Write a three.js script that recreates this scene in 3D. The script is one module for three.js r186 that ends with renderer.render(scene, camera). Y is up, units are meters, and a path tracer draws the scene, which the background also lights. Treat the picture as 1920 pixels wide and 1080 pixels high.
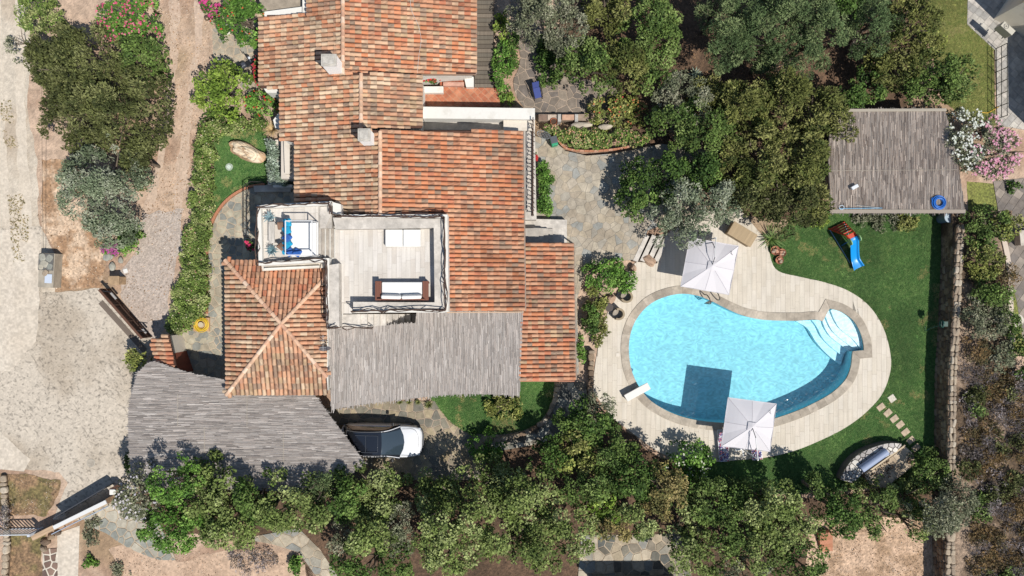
import * as THREE from 'three';
import { mergeGeometries } from 'three/addons/utils/BufferGeometryUtils.js';
import { RoundedBoxGeometry } from 'three/addons/geometries/RoundedBoxGeometry.js';

// ---------- camera, sky, sun, exposure ----------
const scene = new THREE.Scene();
const H = 43.2, F = 1297;                       // flying height in metres, focal length for a 1920 px wide picture
const camera = new THREE.PerspectiveCamera(2 * Math.atan(540 / F) * 180 / Math.PI, 16 / 9, 0.5, 900);
camera.position.set(0, H, 0); camera.up.set(0, 0, -1); camera.lookAt(0, 0, 0);
const renderer = new THREE.WebGLRenderer({ antialias: true });
renderer.toneMapping = THREE.LinearToneMapping;
renderer.toneMappingExposure = 1.19;
renderer.shadowMap.enabled = true;
const sunDir = new THREE.Vector3(0.48, 1, 0.47).normalize();
{
  const w = 256, h = 128, d = new Float32Array(w * h * 4);
  for (let j = 0; j < h; j++) for (let i = 0; i < w; i++) {
    const el = ((j + 0.5) / h - 0.5) * Math.PI, az = ((i + 0.5) / w - 0.5) * 2 * Math.PI;
    const v = new THREE.Vector3(Math.cos(el) * Math.cos(az), Math.sin(el), Math.cos(el) * Math.sin(az));
    const t = Math.pow(1 - Math.max(0, v.y), 2.2), g = Math.pow(Math.max(0, v.dot(sunDir)), 8) * 0.12;
    const k = (j * w + i) * 4;
    if (v.y < 0) { d[k] = 0.14; d[k + 1] = 0.125; d[k + 2] = 0.1; d[k + 3] = 1; continue; }
    d[k] = 0.105 + 0.13 * t + g; d[k + 1] = 0.165 + 0.12 * t + g; d[k + 2] = 0.28 + 0.08 * t + g; d[k + 3] = 1;
  }
  const sky = new THREE.DataTexture(d, w, h, THREE.RGBAFormat, THREE.FloatType);
  sky.mapping = THREE.EquirectangularReflectionMapping; sky.magFilter = sky.minFilter = THREE.LinearFilter; sky.needsUpdate = true;
  scene.background = sky; scene.environment = sky;
}
const sun = new THREE.DirectionalLight(new THREE.Color(1, 0.955, 0.88), 4.5);
sun.position.copy(sunDir).multiplyScalar(90); sun.castShadow = true;
Object.assign(sun.shadow.camera, { left: -45, right: 45, top: 45, bottom: -45, near: 1, far: 200 });
sun.shadow.mapSize.set(4096, 4096);
scene.add(sun, sun.target);

// ---------- helpers ----------
const V3 = (x, y, z) => new THREE.Vector3(x, y, z);
function RNG(a) { return () => { a |= 0; a = a + 0x6D2B79F5 | 0; let t = Math.imul(a ^ a >>> 15, 1 | a); t = t + Math.imul(t ^ t >>> 7, 61 | t) ^ t; return ((t ^ t >>> 14) >>> 0) / 4294967296; }; }
const R0 = RNG(7);
const W = (px, py, h = 0) => [(px - 960) * (H - h) / F, (py - 540) * (H - h) / F];   // a place in the photograph, at height h, in metres
const WV = (px, py, h = 0) => { const [x, z] = W(px, py, h); return V3(x, h, z); };
const WP = (list, h = 0) => list.map(p => W(p[0], p[1], h));
const PX = (H) / F;
const lin = c => { c /= 255; return c <= 0.04045 ? c / 12.92 : Math.pow((c + 0.055) / 1.055, 2.4); };
const A = (r, g, b, k = 0.76) => new THREE.Color().setRGB(lin(r) * k, lin(g) * k, lin(b) * k);   // base colour of a surface that shows as r g b in this sun
const hash = (i, j, s) => { let h = Math.imul(i, 374761393) + Math.imul(j, 668265263) + Math.imul(s, 2147483647 ^ 0x5bd1e995) | 0; h = Math.imul(h ^ h >>> 13, 1274126177); return ((h ^ h >>> 16) >>> 0) / 4294967296; };
function vnoise(x, y, per, s, perY = per) {
  const i = Math.floor(x), j = Math.floor(y), f = x - i, g = y - j, m = n => per ? ((n % per) + per) % per : n, my = n => perY ? ((n % perY) + perY) % perY : n;
  const u = f * f * (3 - 2 * f), v = g * g * (3 - 2 * g);
  const a = hash(m(i), my(j), s), b = hash(m(i + 1), my(j), s), c = hash(m(i), my(j + 1), s), d = hash(m(i + 1), my(j + 1), s);
  return a + (b - a) * u + (c - a) * v + (a - b - c + d) * u * v;
}
function fbm(x, y, per, s, oct = 4, gain = 0.55) { let t = 0, a = 1, n = 0; for (let o = 0; o < oct; o++) { t += a * vnoise(x, y, per, s + o * 17); n += a; a *= gain; x *= 2; y *= 2; if (per) per *= 2; } return t / n; }
const cl = (x, a = 0, b = 1) => Math.min(b, Math.max(a, x));
const sm = (a, b, x) => { const t = cl((x - a) / (b - a)); return t * t * (3 - 2 * t); };

// a tiling colour texture; fn(u, v) with u, v in 0..1 gives a colour 0..255 (sRGB)
function tex(size, metres, fn, srgb = true) {
  const d = new Uint8Array(size * size * 4);
  for (let j = 0; j < size; j++) for (let i = 0; i < size; i++) {
    const c = fn((i + 0.5) / size, (j + 0.5) / size), k = (j * size + i) * 4;
    d[k] = cl(c[0], 0, 255); d[k + 1] = cl(c[1], 0, 255); d[k + 2] = cl(c[2], 0, 255); d[k + 3] = 255;
  }
  const t = new THREE.DataTexture(d, size, size, THREE.RGBAFormat);
  t.wrapS = t.wrapT = THREE.RepeatWrapping; t.magFilter = THREE.LinearFilter; t.minFilter = THREE.LinearMipmapLinearFilter; t.generateMipmaps = true;
  t.repeat.set(1 / metres, 1 / metres);
  if (srgb) t.colorSpace = THREE.SRGBColorSpace;
  t.needsUpdate = true; return t;
}
const mix3 = (a, b, t) => [a[0] + (b[0] - a[0]) * t, a[1] + (b[1] - a[1]) * t, a[2] + (b[2] - a[2]) * t];
const mul3 = (a, k) => [a[0] * k, a[1] * k, a[2] * k];
const K76 = new THREE.Color().setRGB(0.76, 0.76, 0.76);
const std = (color, rough = 0.85, extra = {}) => new THREE.MeshStandardMaterial({ color, roughness: rough, side: THREE.DoubleSide, ...extra });
const mapped = (map, rough = 0.92, extra = {}) => std(K76, rough, { map, ...extra });

// shared grey grain used to break up flat colours (mean about 0.85)
const T_grain = tex(512, 4, (u, v) => { const n = fbm(u * 16, v * 16, 16, 3, 5, 0.7), m = fbm(u * 4, v * 4, 4, 31, 3); const g = 255 * cl(0.86 + (n - 0.5) * 0.3 + (m - 0.5) * 0.16); return [g, g, g]; });
const T_stucco = tex(512, 5, (u, v) => { const n = fbm(u * 8, v * 8, 8, 5, 5, 0.6), m = fbm(u * 40, v * 40, 40, 9, 2); const st = sm(0.55, 0.78, n); const g = 253 - 14 * st - 8 * m; return [g, g - 1.5 * st, g - 4 * st]; });
const T_streak = tex(512, 3, (u, v) => { const n = vnoise(u * 48, v * 5, 48, 11, 5) * 0.6 + vnoise(u * 160, v * 8, 160, 12, 8) * 0.4; const g = 255 * cl(0.88 + (n - 0.5) * 0.16); return [g, g, g]; });
const T_deck = tex(512, 4, (u, v) => { const n = vnoise(u * 40, v * 5, 40, 21, 5) * 0.5 + fbm(u * 60, v * 60, 60, 22, 2, 0.8) * 0.3 + vnoise(u * 6, v * 6, 6, 23) * 0.2; const g = 255 * cl(0.93 + (n - 0.5) * 0.13); return [g, g, g]; });
const T_bump = tex(512, 2.4, (u, v) => { const n = fbm(u * 24, v * 24, 24, 41, 4, 0.7); return [n * 255, n * 255, n * 255]; }, false);
const grain = (color, rough = 0.88, extra = {}) => std(color.clone().multiplyScalar(1.17), rough, { map: T_grain, ...extra });
const stucco = (color, rough = 0.9) => std(color.clone().multiplyScalar(1.06), rough, { map: T_stucco });
const wood = (color, rough = 0.8) => std(color.clone().multiplyScalar(1.13), rough, { map: T_streak });

const names = {};
const numbered = n => { const k = names[n] = (names[n] ?? -1) + 1; return k ? `${n}_${String(k).padStart(3, '0')}` : n; };
function add(name, geo, mat, parent) { const m = new THREE.Mesh(geo, mat); m.name = parent ? name : numbered(name); m.castShadow = m.receiveShadow = true; (parent || scene).add(m); return m; }
function tag(o, label, category, group, kind) { if (label) o.userData.label = label; if (category) o.userData.category = category; if (group) o.userData.group = group; if (kind) o.userData.kind = kind; return o; }
function thing(name, label, category, pos = [0, 0, 0], ry = 0, group) { const g = new THREE.Group(); g.name = numbered(name); g.position.set(...pos); g.rotation.y = ry; scene.add(g); return tag(g, label, category, group); }
const struct = (name, geo, mat, parent) => tag(add(name, geo, mat, parent), null, null, null, parent ? null : 'structure');

function merge(list) {
  const gs = list.map(g => { const n = g.index ? g.toNonIndexed() : g.clone(); for (const k of Object.keys(n.attributes)) if (!['position', 'normal', 'uv', 'color'].includes(k)) n.deleteAttribute(k); n.morphAttributes = {}; return n; });
  for (const k of ['uv', 'color', 'normal']) if (!gs.every(g => g.attributes[k])) gs.forEach(g => g.deleteAttribute(k));
  const m = mergeGeometries(gs); if (!m.attributes.normal) m.computeVertexNormals(); return m;
}
const box = (w, h, d, x = 0, y = 0, z = 0, ry = 0) => { const g = new THREE.BoxGeometry(w, h, d); if (ry) g.rotateY(ry); g.translate(x, y, z); return g; };
const rbox = (w, h, d, r, x = 0, y = 0, z = 0, ry = 0) => { const g = new RoundedBoxGeometry(w, h, d, 3, r); if (ry) g.rotateY(ry); g.translate(x, y, z); return g; };
const cyl = (r0, r1, h, x = 0, y = 0, z = 0, n = 12) => { const g = new THREE.CylinderGeometry(r0, r1, h, n); g.translate(x, y, z); return g; };
function bar(a, b, r, n = 6, r2 = r) { const d = b.clone().sub(a), g = new THREE.CylinderGeometry(r2, r, d.length(), n); g.applyQuaternion(new THREE.Quaternion().setFromUnitVectors(V3(0, 1, 0), d.clone().normalize())); g.translate((a.x + b.x) / 2, (a.y + b.y) / 2, (a.z + b.z) / 2); return g; }
function beam(a, b, w, h) { const d = b.clone().sub(a), g = new THREE.BoxGeometry(w, h, d.length()); const m = new THREE.Matrix4().lookAt(a, b, V3(0, 1, 0)); g.applyMatrix4(m); g.translate((a.x + b.x) / 2, (a.y + b.y) / 2, (a.z + b.z) / 2); return g; }
const tube = (pts, r, n = 24, k = 6, closed = false) => new THREE.TubeGeometry(new THREE.CatmullRomCurve3(pts, closed), n, r, k, closed);

// ---- plan polygons: lists of [x, z] ----
const area = p => { let s = 0; for (let i = 0; i < p.length; i++) { const a = p[i], b = p[(i + 1) % p.length]; s += a[0] * b[1] - b[0] * a[1]; } return s / 2; };
const ccw = p => area(p) < 0 ? p.slice().reverse() : p;
function spl(pts, n = 8, closed = false) { const c = new THREE.CatmullRomCurve3(pts.map(p => V3(p[0], 0, p[1])), closed, 'centripetal'); return c.getPoints(n * pts.length).slice(0, closed ? -1 : undefined).map(p => [p.x, p.z]); }
function dedupe(p) { return p.filter((q, i) => { const o = p[(i + 1) % p.length]; return Math.hypot(q[0] - o[0], q[1] - o[1]) > 1e-4; }); }
function shapeOf(p, holes = []) { const s = new THREE.Shape(p.map(q => new THREE.Vector2(q[0], -q[1]))); for (const h of holes) s.holes.push(new THREE.Path(h.map(q => new THREE.Vector2(q[0], -q[1])))); return s; }
const sheet = (p, y, holes) => { const g = new THREE.ShapeGeometry(shapeOf(p, holes)); g.rotateX(-Math.PI / 2); g.translate(0, y, 0); return g; };
const slab = (p, y0, y1, holes) => { const g = new THREE.ExtrudeGeometry(shapeOf(p, holes), { depth: y1 - y0, bevelEnabled: false, curveSegments: 1 }); g.rotateX(-Math.PI / 2); g.translate(0, y0, 0); return g; };
function rough(p, step = 0.25, amp = 0.15, seed = 1) {          // an uneven edge
  const out = [];
  for (let i = 0; i < p.length; i++) {
    const a = p[i], b = p[(i + 1) % p.length], L = Math.hypot(b[0] - a[0], b[1] - a[1]), n = Math.max(1, Math.min(200, Math.round(L / step)));
    for (let k = 0; k < n; k++) { const x = a[0] + (b[0] - a[0]) * k / n, z = a[1] + (b[1] - a[1]) * k / n; out.push([x + (fbm(x * 1.3, z * 1.3, 0, seed, 3) - 0.5) * 2 * amp, z + (fbm(x * 1.3 + 50, z * 1.3, 0, seed + 5, 3) - 0.5) * 2 * amp]); }
  }
  return out;
}
function clipHalf(p, nx, nz, c) {
  const out = [];
  for (let i = 0; i < p.length; i++) {
    const a = p[i], b = p[(i + 1) % p.length], da = nx * a[0] + nz * a[1] - c, db = nx * b[0] + nz * b[1] - c;
    if (da <= 0) out.push(a);
    if ((da < 0 && db > 0) || (da > 0 && db < 0)) { const t = da / (da - db); out.push([a[0] + (b[0] - a[0]) * t, a[1] + (b[1] - a[1]) * t]); }
  }
  return out;
}
function clipConvex(subject, conv) {
  let p = subject; const q = ccw(conv);
  for (let i = 0; i < q.length && p.length > 2; i++) { const a = q[i], b = q[(i + 1) % q.length], nx = b[1] - a[1], nz = -(b[0] - a[0]); p = clipHalf(p, nx, nz, nx * a[0] + nz * a[1]); }
  return p;
}
const inside = (x, z, p) => { let c = false; for (let i = 0, j = p.length - 1; i < p.length; j = i++) { const a = p[i], b = p[j]; if ((a[1] > z) !== (b[1] > z) && x < (b[0] - a[0]) * (z - a[1]) / (b[1] - a[1]) + a[0]) c = !c; } return c; };
const bounds = p => [Math.min(...p.map(q => q[0])), Math.min(...p.map(q => q[1])), Math.max(...p.map(q => q[0])), Math.max(...p.map(q => q[1]))];
// pieces of a surface: the 300 largest each a mesh under parent, the rest joined
function pieces(parent, name, list, most = 290) {
  list.sort((a, b) => b.size - a.size);
  for (const p of list.slice(0, most)) add(name, p.geo, p.mat, parent);
  const by = new Map(); for (const p of list.slice(most)) by.set(p.mat, [...(by.get(p.mat) || []), p.geo]);
  for (const [m, gs] of by) tag(add(name + '_rest', merge(gs), m, parent), null, null, null, 'stuff');
}
// crazy paving: irregular stones laid in a region
function flagstones(parent, region, y0, y1, spacing, joint, mats, seed, name = 'flagstone') {
  const r = RNG(seed), [x0, z0, x1, z1] = bounds(region), pts = [], reg = dedupe(ccw(region));
  const nx = Math.ceil((x1 - x0) / spacing), nz = Math.ceil((z1 - z0) / spacing), grid = new Map();
  for (let i = -1; i <= nx; i++) for (let j = -1; j <= nz; j++) { const p = [x0 + (i + 0.5 + (r() - 0.5) * 0.95) * spacing, z0 + (j + 0.5 + (r() - 0.5) * 0.95) * spacing]; grid.set(i + ',' + j, p); pts.push([i, j, p]); }
  const list = [];
  for (const [i, j, p] of pts) {
    const s = spacing * 1.6; let cell = [[p[0] - s, p[1] - s], [p[0] + s, p[1] - s], [p[0] + s, p[1] + s], [p[0] - s, p[1] + s]];
    for (let a = -2; a <= 2; a++) for (let b = -2; b <= 2; b++) { const q = grid.get((i + a) + ',' + (j + b)); if (!q || q === p) continue; const dx = q[0] - p[0], dz = q[1] - p[1], L = Math.hypot(dx, dz); cell = clipHalf(cell, dx / L, dz / L, (dx * (p[0] + q[0]) + dz * (p[1] + q[1])) / 2 / L - joint / 2); if (cell.length < 3) break; }
    if (cell.length < 3) continue;
    const c = dedupe(clipConvex(reg, cell)); if (c.length < 3) continue; const ar = Math.abs(area(c)); if (ar < spacing * spacing * 0.05) continue;
    const y = y1 + r() * 0.012; list.push({ geo: slab(c, y0, y), mat: mats[Math.floor(r() * mats.length)], size: ar });
  }
  pieces(parent, name, list);
}
// rows of rectangular planks or tiles laid in a region; turn in radians
function planks(parent, region, y0, y1, w, len, joint, mats, seed, name, turn = 0, stagger = true) {
  const r = RNG(seed), c = Math.cos(turn), s = Math.sin(turn), to = p => [p[0] * c + p[1] * s, -p[0] * s + p[1] * c], back = p => [p[0] * c - p[1] * s, p[0] * s + p[1] * c];
  const reg = dedupe(ccw(region.map(to))), [x0, z0, x1, z1] = bounds(reg), list = [];
  for (let x = x0; x < x1; x += w) {
    const off = stagger ? r() * len : 0;
    for (let z = z0 - off; z < z1; z += len) {
      const q = dedupe(clipConvex(reg, [[x + joint / 2, z + joint / 2], [x + w - joint / 2, z + joint / 2], [x + w - joint / 2, z + len - joint / 2], [x + joint / 2, z + len - joint / 2]]));
      if (q.length < 3) continue; const ar = Math.abs(area(q)); if (ar < w * len * 0.06) continue;
      list.push({ geo: slab(q.map(back), y0, y1 + r() * 0.003), mat: mats[Math.floor(r() * mats.length)], size: ar });
    }
  }
  pieces(parent, name, list);
}
// solid under a sloping top
function prism(p, y0, top) {
  const q = ccw(p), n = q.length, pos = [], tri = THREE.ShapeUtils.triangulateShape(q.map(v => new THREE.Vector2(v[0], v[1])), []);
  const pt = (i, t) => [q[i][0], t ? top(q[i][0], q[i][1]) : y0, q[i][1]];
  for (const [a, b, c] of tri) { pos.push(...pt(a, 1), ...pt(c, 1), ...pt(b, 1)); pos.push(...pt(a, 0), ...pt(b, 0), ...pt(c, 0)); }
  for (let i = 0; i < n; i++) { const j = (i + 1) % n; pos.push(...pt(i, 0), ...pt(i, 1), ...pt(j, 1), ...pt(i, 0), ...pt(j, 1), ...pt(j, 0)); }
  const g = new THREE.BufferGeometry(); g.setAttribute('position', new THREE.Float32BufferAttribute(pos, 3)); g.computeVertexNormals();
  const uv = []; for (let i = 0; i < pos.length; i += 3) uv.push(pos[i] + pos[i + 1] * 0.7, pos[i + 2] + pos[i + 1] * 0.7); g.setAttribute('uv', new THREE.Float32BufferAttribute(uv, 2)); return g;
}
// an uneven boulder or stone
function rock(rx, ry, rz, seed, detail = 2, amp = 0.35) {
  const g = new THREE.IcosahedronGeometry(1, detail), p = g.attributes.position, v = V3();
  for (let i = 0; i < p.count; i++) { v.fromBufferAttribute(p, i); const n = fbm(v.x * 1.4 + v.y * 2.1 + seed * 3.1, v.z * 1.4 - v.y * 1.7 + seed, 0, seed, 3); v.multiplyScalar(1 + (n - 0.5) * 2 * amp); p.setXYZ(i, v.x * rx, v.y * ry, v.z * rz); }
  g.computeVertexNormals(); return g;
}
// ---------- ground ----------
const poolArc = spl([[1597, 659], [1593, 690], [1584, 711], [1560, 735], [1522, 757], [1480, 775], [1440, 787], [1400, 793], [1360, 793], [1320, 790], [1280, 782], [1245, 768], [1215, 748], [1195, 722], [1183, 695], [1178, 667], [1178, 640], [1184, 614], [1197, 590], [1218, 569], [1245, 556], [1275, 550], [1305, 553], [1330, 562], [1360, 577], [1390, 590], [1425, 598], [1460, 600], [1500, 600], [1525, 598], [1540, 601]], 5);
const alcove = spl([[1553, 577], [1576, 584], [1598, 600], [1611, 622], [1617, 643], [1618, 657]], 6);
const poolPx = [...poolArc, ...alcove];
const pool = ccw(dedupe(WP(poolPx, -0.1)));
function offset(p, d) {                                       // outward offset of a counter-clockwise plan polygon
  const n = p.length; return p.map((q, i) => { const a = p[(i + n - 1) % n], b = p[(i + 1) % n]; let ax = q[0] - a[0], az = q[1] - a[1], bx = b[0] - q[0], bz = b[1] - q[1]; const la = Math.hypot(ax, az) || 1, lb = Math.hypot(bx, bz) || 1; ax /= la; az /= la; bx /= lb; bz /= lb; let nx = az + bz, nz = -(ax + bx); const L = Math.hypot(nx, nz) || 1; nx /= L; nz /= L; const k = Math.min(1.6, 1 / Math.max(0.4, nx * az - nz * ax)); return [q[0] + nx * d * k, q[1] + nz * d * k]; });
}
const poolOuter = offset(pool, 0.25);
const soilTex = tex(1024, 26, (u, v) => {
  const a = fbm(u * 9, v * 9, 9, 101, 5), b = fbm(u * 80, v * 80, 80, 102, 3, 0.7), c = fbm(u * 5, v * 5, 5, 103, 3);
  let col = mix3([200, 174, 152], [176, 146, 124], sm(0.4, 0.65, a)); col = mix3(col, [156, 134, 102], sm(0.54, 0.72, c) * 0.5); return mul3(col, 0.82 + 0.36 * b);
});
const soilMat = mapped(soilTex, 0.98, { bumpMap: T_bump, bumpScale: 0.05 });
struct('ground', sheet([[-260, -260], [260, -260], [260, 260], [-260, 260]], 0, [offset(pool, 0.12).slice().reverse()]), soilMat);

const sandTex = tex(1024, 22, (u, v) => {
  const a = fbm(u * 7, v * 7, 7, 111, 5), b = fbm(u * 110, v * 110, 110, 112, 3, 0.8), c = vnoise(u * 40, v * 12, 40, 113, 12);
  return mul3(mix3([216, 204, 187], [196, 180, 160], sm(0.35, 0.7, a)), 0.86 + 0.24 * b + 0.06 * (c - 0.5));
});
struct('dirt_road', sheet(rough(WP([[-400, -300], [60, -300], [58, 90], [52, 180], [60, 250], [70, 300], [72, 420], [102, 475], [104, 560], [60, 560], [-400, 560]]), 0.3, 0.18, 3), 0.004), mapped(sandTex, 0.97, { bumpMap: T_bump, bumpScale: 0.03 }));
// forecourt of worn concrete
const concTex = tex(2048, 24, (u, v) => {
  const a = fbm(u * 6, v * 6, 6, 121, 5), b = fbm(u * 150, v * 150, 150, 122, 2, 0.8), c = fbm(u * 30, v * 30, 30, 123, 4, 0.65);
  const ridge = Math.abs(fbm(u * 22, v * 22, 22, 124, 4, 0.6) - 0.5), ridge2 = Math.abs(fbm(u * 5, v * 5, 5, 125, 5, 0.6) - 0.5);
  const scratch = Math.max(vnoise(u * 210 + v * 150, v * 120 - u * 60, 30, 126, 30), vnoise(u * 120 - v * 90, v * 240 + u * 90, 30, 127, 30));
  let col = mix3([212, 200, 184], [190, 176, 158], sm(0.38, 0.66, a)); col = mix3(col, [216, 204, 188], sm(0.5, 0.8, c) * 0.5);
  const crack = (1 - sm(0.0, 0.02, ridge)) * 0.2 * sm(0.45, 0.6, c) + (1 - sm(0, 0.004, ridge2)) * 0.26 * sm(0.46, 0.56, a);
  return mul3(col, (0.9 + 0.16 * b) * (1 - crack) * (1 - 0.22 * sm(0.74, 0.97, scratch)));
});
const concMat = mapped(concTex, 0.95, { bumpMap: T_bump, bumpScale: 0.03 });
struct('concrete_forecourt', sheet(rough(WP([[-400, 425], [78, 425], [78, 548], [112, 548], [192, 540], [296, 645], [262, 690], [258, 920], [215, 935], [150, 975], [100, 975], [108, 950], [128, 905], [112, 885], [60, 880], [-400, 880]]), 0.25, 0.1, 9), 0.012), concMat);
const paleConc = mapped(tex(512, 9, (u, v) => { const a = fbm(u * 5, v * 5, 5, 131, 5), b = fbm(u * 70, v * 70, 70, 132, 2); return mul3(mix3([224, 214, 200], [206, 192, 174], a), 0.88 + 0.22 * b); }), 0.95);
struct('concrete_strip', sheet(rough(WP([[-400, 430], [62, 430], [74, 450], [74, 560], [68, 640], [20, 695], [-400, 700]]), 0.3, 0.12, 19), 0.017), paleConc);
struct('concrete_apron', sheet(rough(WP([[-400, 780], [0, 808], [57, 862], [45, 884], [0, 880], [-400, 870]]), 0.3, 0.05, 23), 0.017), paleConc);
const gravTex = tex(1024, 12, (u, v) => { const b = fbm(u * 120, v * 120, 120, 141, 2, 0.9), a = fbm(u * 5, v * 5, 5, 142, 4); return mul3(mix3([196, 186, 178], [186, 168, 154], a), 0.84 + 0.32 * b); });
struct('gravel_drive', sheet(rough(WP([[228, 505], [262, 462], [272, 400], [300, 395], [345, 390], [338, 470], [320, 560], [305, 618], [290, 640], [268, 622], [225, 555]]), 0.25, 0.35, 27), 0.009), mapped(gravTex, 0.97, { bumpMap: T_bump, bumpScale: 0.05 }));
const weedTex = tex(1024, 14, (u, v) => { const a = fbm(u * 12, v * 12, 12, 151, 4), b = fbm(u * 110, v * 110, 110, 152, 2, 0.8); return mul3(mix3([150, 122, 94], [124, 112, 74], sm(0.4, 0.65, a)), 0.66 + 0.66 * b); });
const weedMat = mapped(weedTex, 0.98, { bumpMap: T_bump, bumpScale: 0.06 });
struct('dry_verge', sheet(rough(WP([[0, 884], [50, 888], [112, 900], [112, 930], [88, 968], [0, 965]]), 0.2, 0.2, 33), 0.021), weedMat);
struct('dry_verge', sheet(rough(WP([[18, 1000], [88, 1000], [78, 1030], [82, 1120], [14, 1120]]), 0.2, 0.12, 35), 0.008), weedMat);
struct('dry_verge', sheet(rough(WP([[75, 300], [150, 300], [205, 470], [190, 540], [112, 545], [105, 470], [78, 430]]), 0.2, 0.25, 37), 0.006), mapped(tex(512, 9, (u, v) => { const a = fbm(u * 9, v * 9, 9, 161, 4), b = fbm(u * 70, v * 70, 70, 162, 2, 0.8); return mul3(mix3([212, 186, 160], [168, 134, 104], sm(0.4, 0.65, a)), 0.76 + 0.46 * b); }), 0.98));
const forestTex = tex(1024, 15, (u, v) => { const a = fbm(u * 8, v * 8, 8, 171, 4), b = fbm(u * 90, v * 90, 90, 172, 3, 0.8); return mul3(mix3([122, 96, 76], [88, 70, 54], a), 0.62 + 0.7 * b); });
struct('woodland_floor', sheet(rough(WP([[1060, -80], [1790, -80], [1700, 205], [1560, 205], [1540, 420], [1380, 400], [1240, 300], [1130, 170], [1040, 140]]), 0.3, 0.2, 47), 0.006), mapped(forestTex, 0.98, { bumpMap: T_bump, bumpScale: 0.06 }));
struct('woodland_floor', sheet(rough(WP([[200, 940], [260, 925], [700, 905], [880, 850], [1090, 770], [1150, 790], [1240, 860], [1340, 880], [1330, 930], [1560, 930], [1700, 905], [1790, 900], [1790, 985], [1560, 990], [1520, 1200], [600, 1200], [560, 1010], [300, 1000]]), 0.3, 0.2, 48), 0.006), mapped(forestTex, 0.98, { bumpMap: T_bump, bumpScale: 0.06 }));
struct('dirt_track', sheet(rough(WP([[205, 1030], [270, 1015], [330, 1052], [440, 1030], [560, 1040], [620, 1090], [560, 1150], [190, 1150], [235, 1070]]), 0.25, 0.25, 51), 0.006), mapped(tex(512, 9, (u, v) => { const a = fbm(u * 6, v * 6, 6, 181, 4), b = fbm(u * 60, v * 60, 60, 182, 2, 0.8); return mul3(mix3([214, 188, 164], [190, 160, 136], a), 0.84 + 0.3 * b); }), 0.98));
struct('dirt_yard', sheet(rough(WP([[1520, 970], [1780, 970], [1760, 1150], [1500, 1150]]), 0.3, 0.2, 53), 0.008), mapped(tex(512, 9, (u, v) => { const a = fbm(u * 9, v * 9, 9, 191, 4), b = fbm(u * 70, v * 70, 70, 192, 2, 0.9); return mul3(mix3([218, 186, 158], [178, 148, 120], sm(0.35, 0.7, a)), 0.76 + 0.42 * b); }), 0.98, { bumpMap: T_bump, bumpScale: 0.05 }));

// wheel tracks worn into the driveway and the road
const trackMat = mapped(tex(512, 7, (u, v) => { const a = fbm(u * 6, v * 6, 6, 185, 4), b = fbm(u * 60, v * 60, 60, 186, 2, 0.8); return mul3(mix3([210, 188, 168], [194, 168, 148], a), 0.88 + 0.22 * b); }), 0.98);
[[[322, -60], [336, -60], [334, 60], [322, 200], [300, 330], [282, 400], [270, 400], [288, 320], [308, 200], [320, 60]], [[366, -60], [380, -60], [378, 80], [362, 230], [340, 390], [326, 390], [346, 230], [364, 80]]].forEach((p, i) => struct('wheel_track', sheet(rough(WP(spl(p, 3, true)), 0.2, 0.22, 57 + i), 0.0072 + i * 0.0012), trackMat));
const roadTrackMat = mapped(tex(512, 7, (u, v) => { const a = fbm(u * 6, v * 6, 6, 187, 4), b = fbm(u * 60, v * 60, 60, 188, 2, 0.8); return mul3(mix3([222, 211, 195], [208, 194, 176], a), 0.9 + 0.18 * b); }), 0.98);
[[[-30, -60], [2, -60], [4, 120], [14, 330], [20, 425], [-10, 425], [-20, 200]], [[28, -60], [48, -60], [44, 120], [52, 300], [62, 425], [40, 425], [32, 300], [28, 120]]].forEach((p, i) => struct('wheel_track', sheet(rough(WP(p), 0.2, 0.18, 67 + i), 0.0092 + i * 0.0012), roadTrackMat));
// lawns
const lawnTex = tex(1024, 11, (u, v) => {
  const a = fbm(u * 7, v * 7, 7, 201, 4), b = fbm(u * 130, v * 130, 130, 202, 2, 0.9), c = fbm(u * 16, v * 16, 16, 203, 3);
  let col = mix3([62, 98, 46], [106, 138, 72], sm(0.3, 0.72, a)); col = mix3(col, [168, 158, 100], sm(0.6, 0.78, c) * 0.3); return mul3(col, 0.66 + 0.68 * b);
});
const lawnMat = mapped(lawnTex, 0.95, { bumpMap: T_bump, bumpScale: 0.06 });
const dryLawnTex = tex(512, 8, (u, v) => { const a = fbm(u * 6, v * 6, 6, 211, 4), b = fbm(u * 90, v * 90, 90, 212, 2, 0.9); return mul3(mix3([118, 128, 62], [150, 146, 84], a), 0.68 + 0.62 * b); });
const dryLawnMat = mapped(dryLawnTex, 0.95, { bumpMap: T_bump, bumpScale: 0.05 });
const lawnBig = WP([...spl([[1438, 462], [1455, 505], [1500, 519], [1545, 529], [1590, 545], [1628, 572], [1655, 612], [1669, 660], [1670, 692], [1655, 737], [1625, 772], [1585, 802], [1540, 825], [1490, 845], [1440, 858], [1340, 866]], 5), [1300, 930], [1500, 925], [1760, 900], [1770, 400], [1500, 395]]);
const lawnSouth = WP([...spl([[735, 748], [800, 742], [818, 760], [845, 790], [880, 812], [930, 815], [985, 805], [1018, 785], [1035, 750], [1040, 705]], 5), [900, 700]]);
const lawnWest = WP([...spl([[500, 245], [408, 252], [402, 330], [400, 400], [425, 372], [465, 352], [500, 345]], 4)]);
struct('lawn', sheet(lawnBig, 0.012), lawnMat); struct('lawn', sheet(lawnSouth, 0.012), lawnMat); struct('lawn', sheet(lawnWest, 0.012), lawnMat);
const lawnNeighbour = WP([[1742, -20], [1816, -20], [1813, 45], [1862, 92], [1866, 235], [1820, 230], [1770, 190], [1745, 90]]);
struct('lawn', sheet(rough(lawnNeighbour, 0.3, 0.08, 61), 0.014), dryLawnMat);
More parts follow.
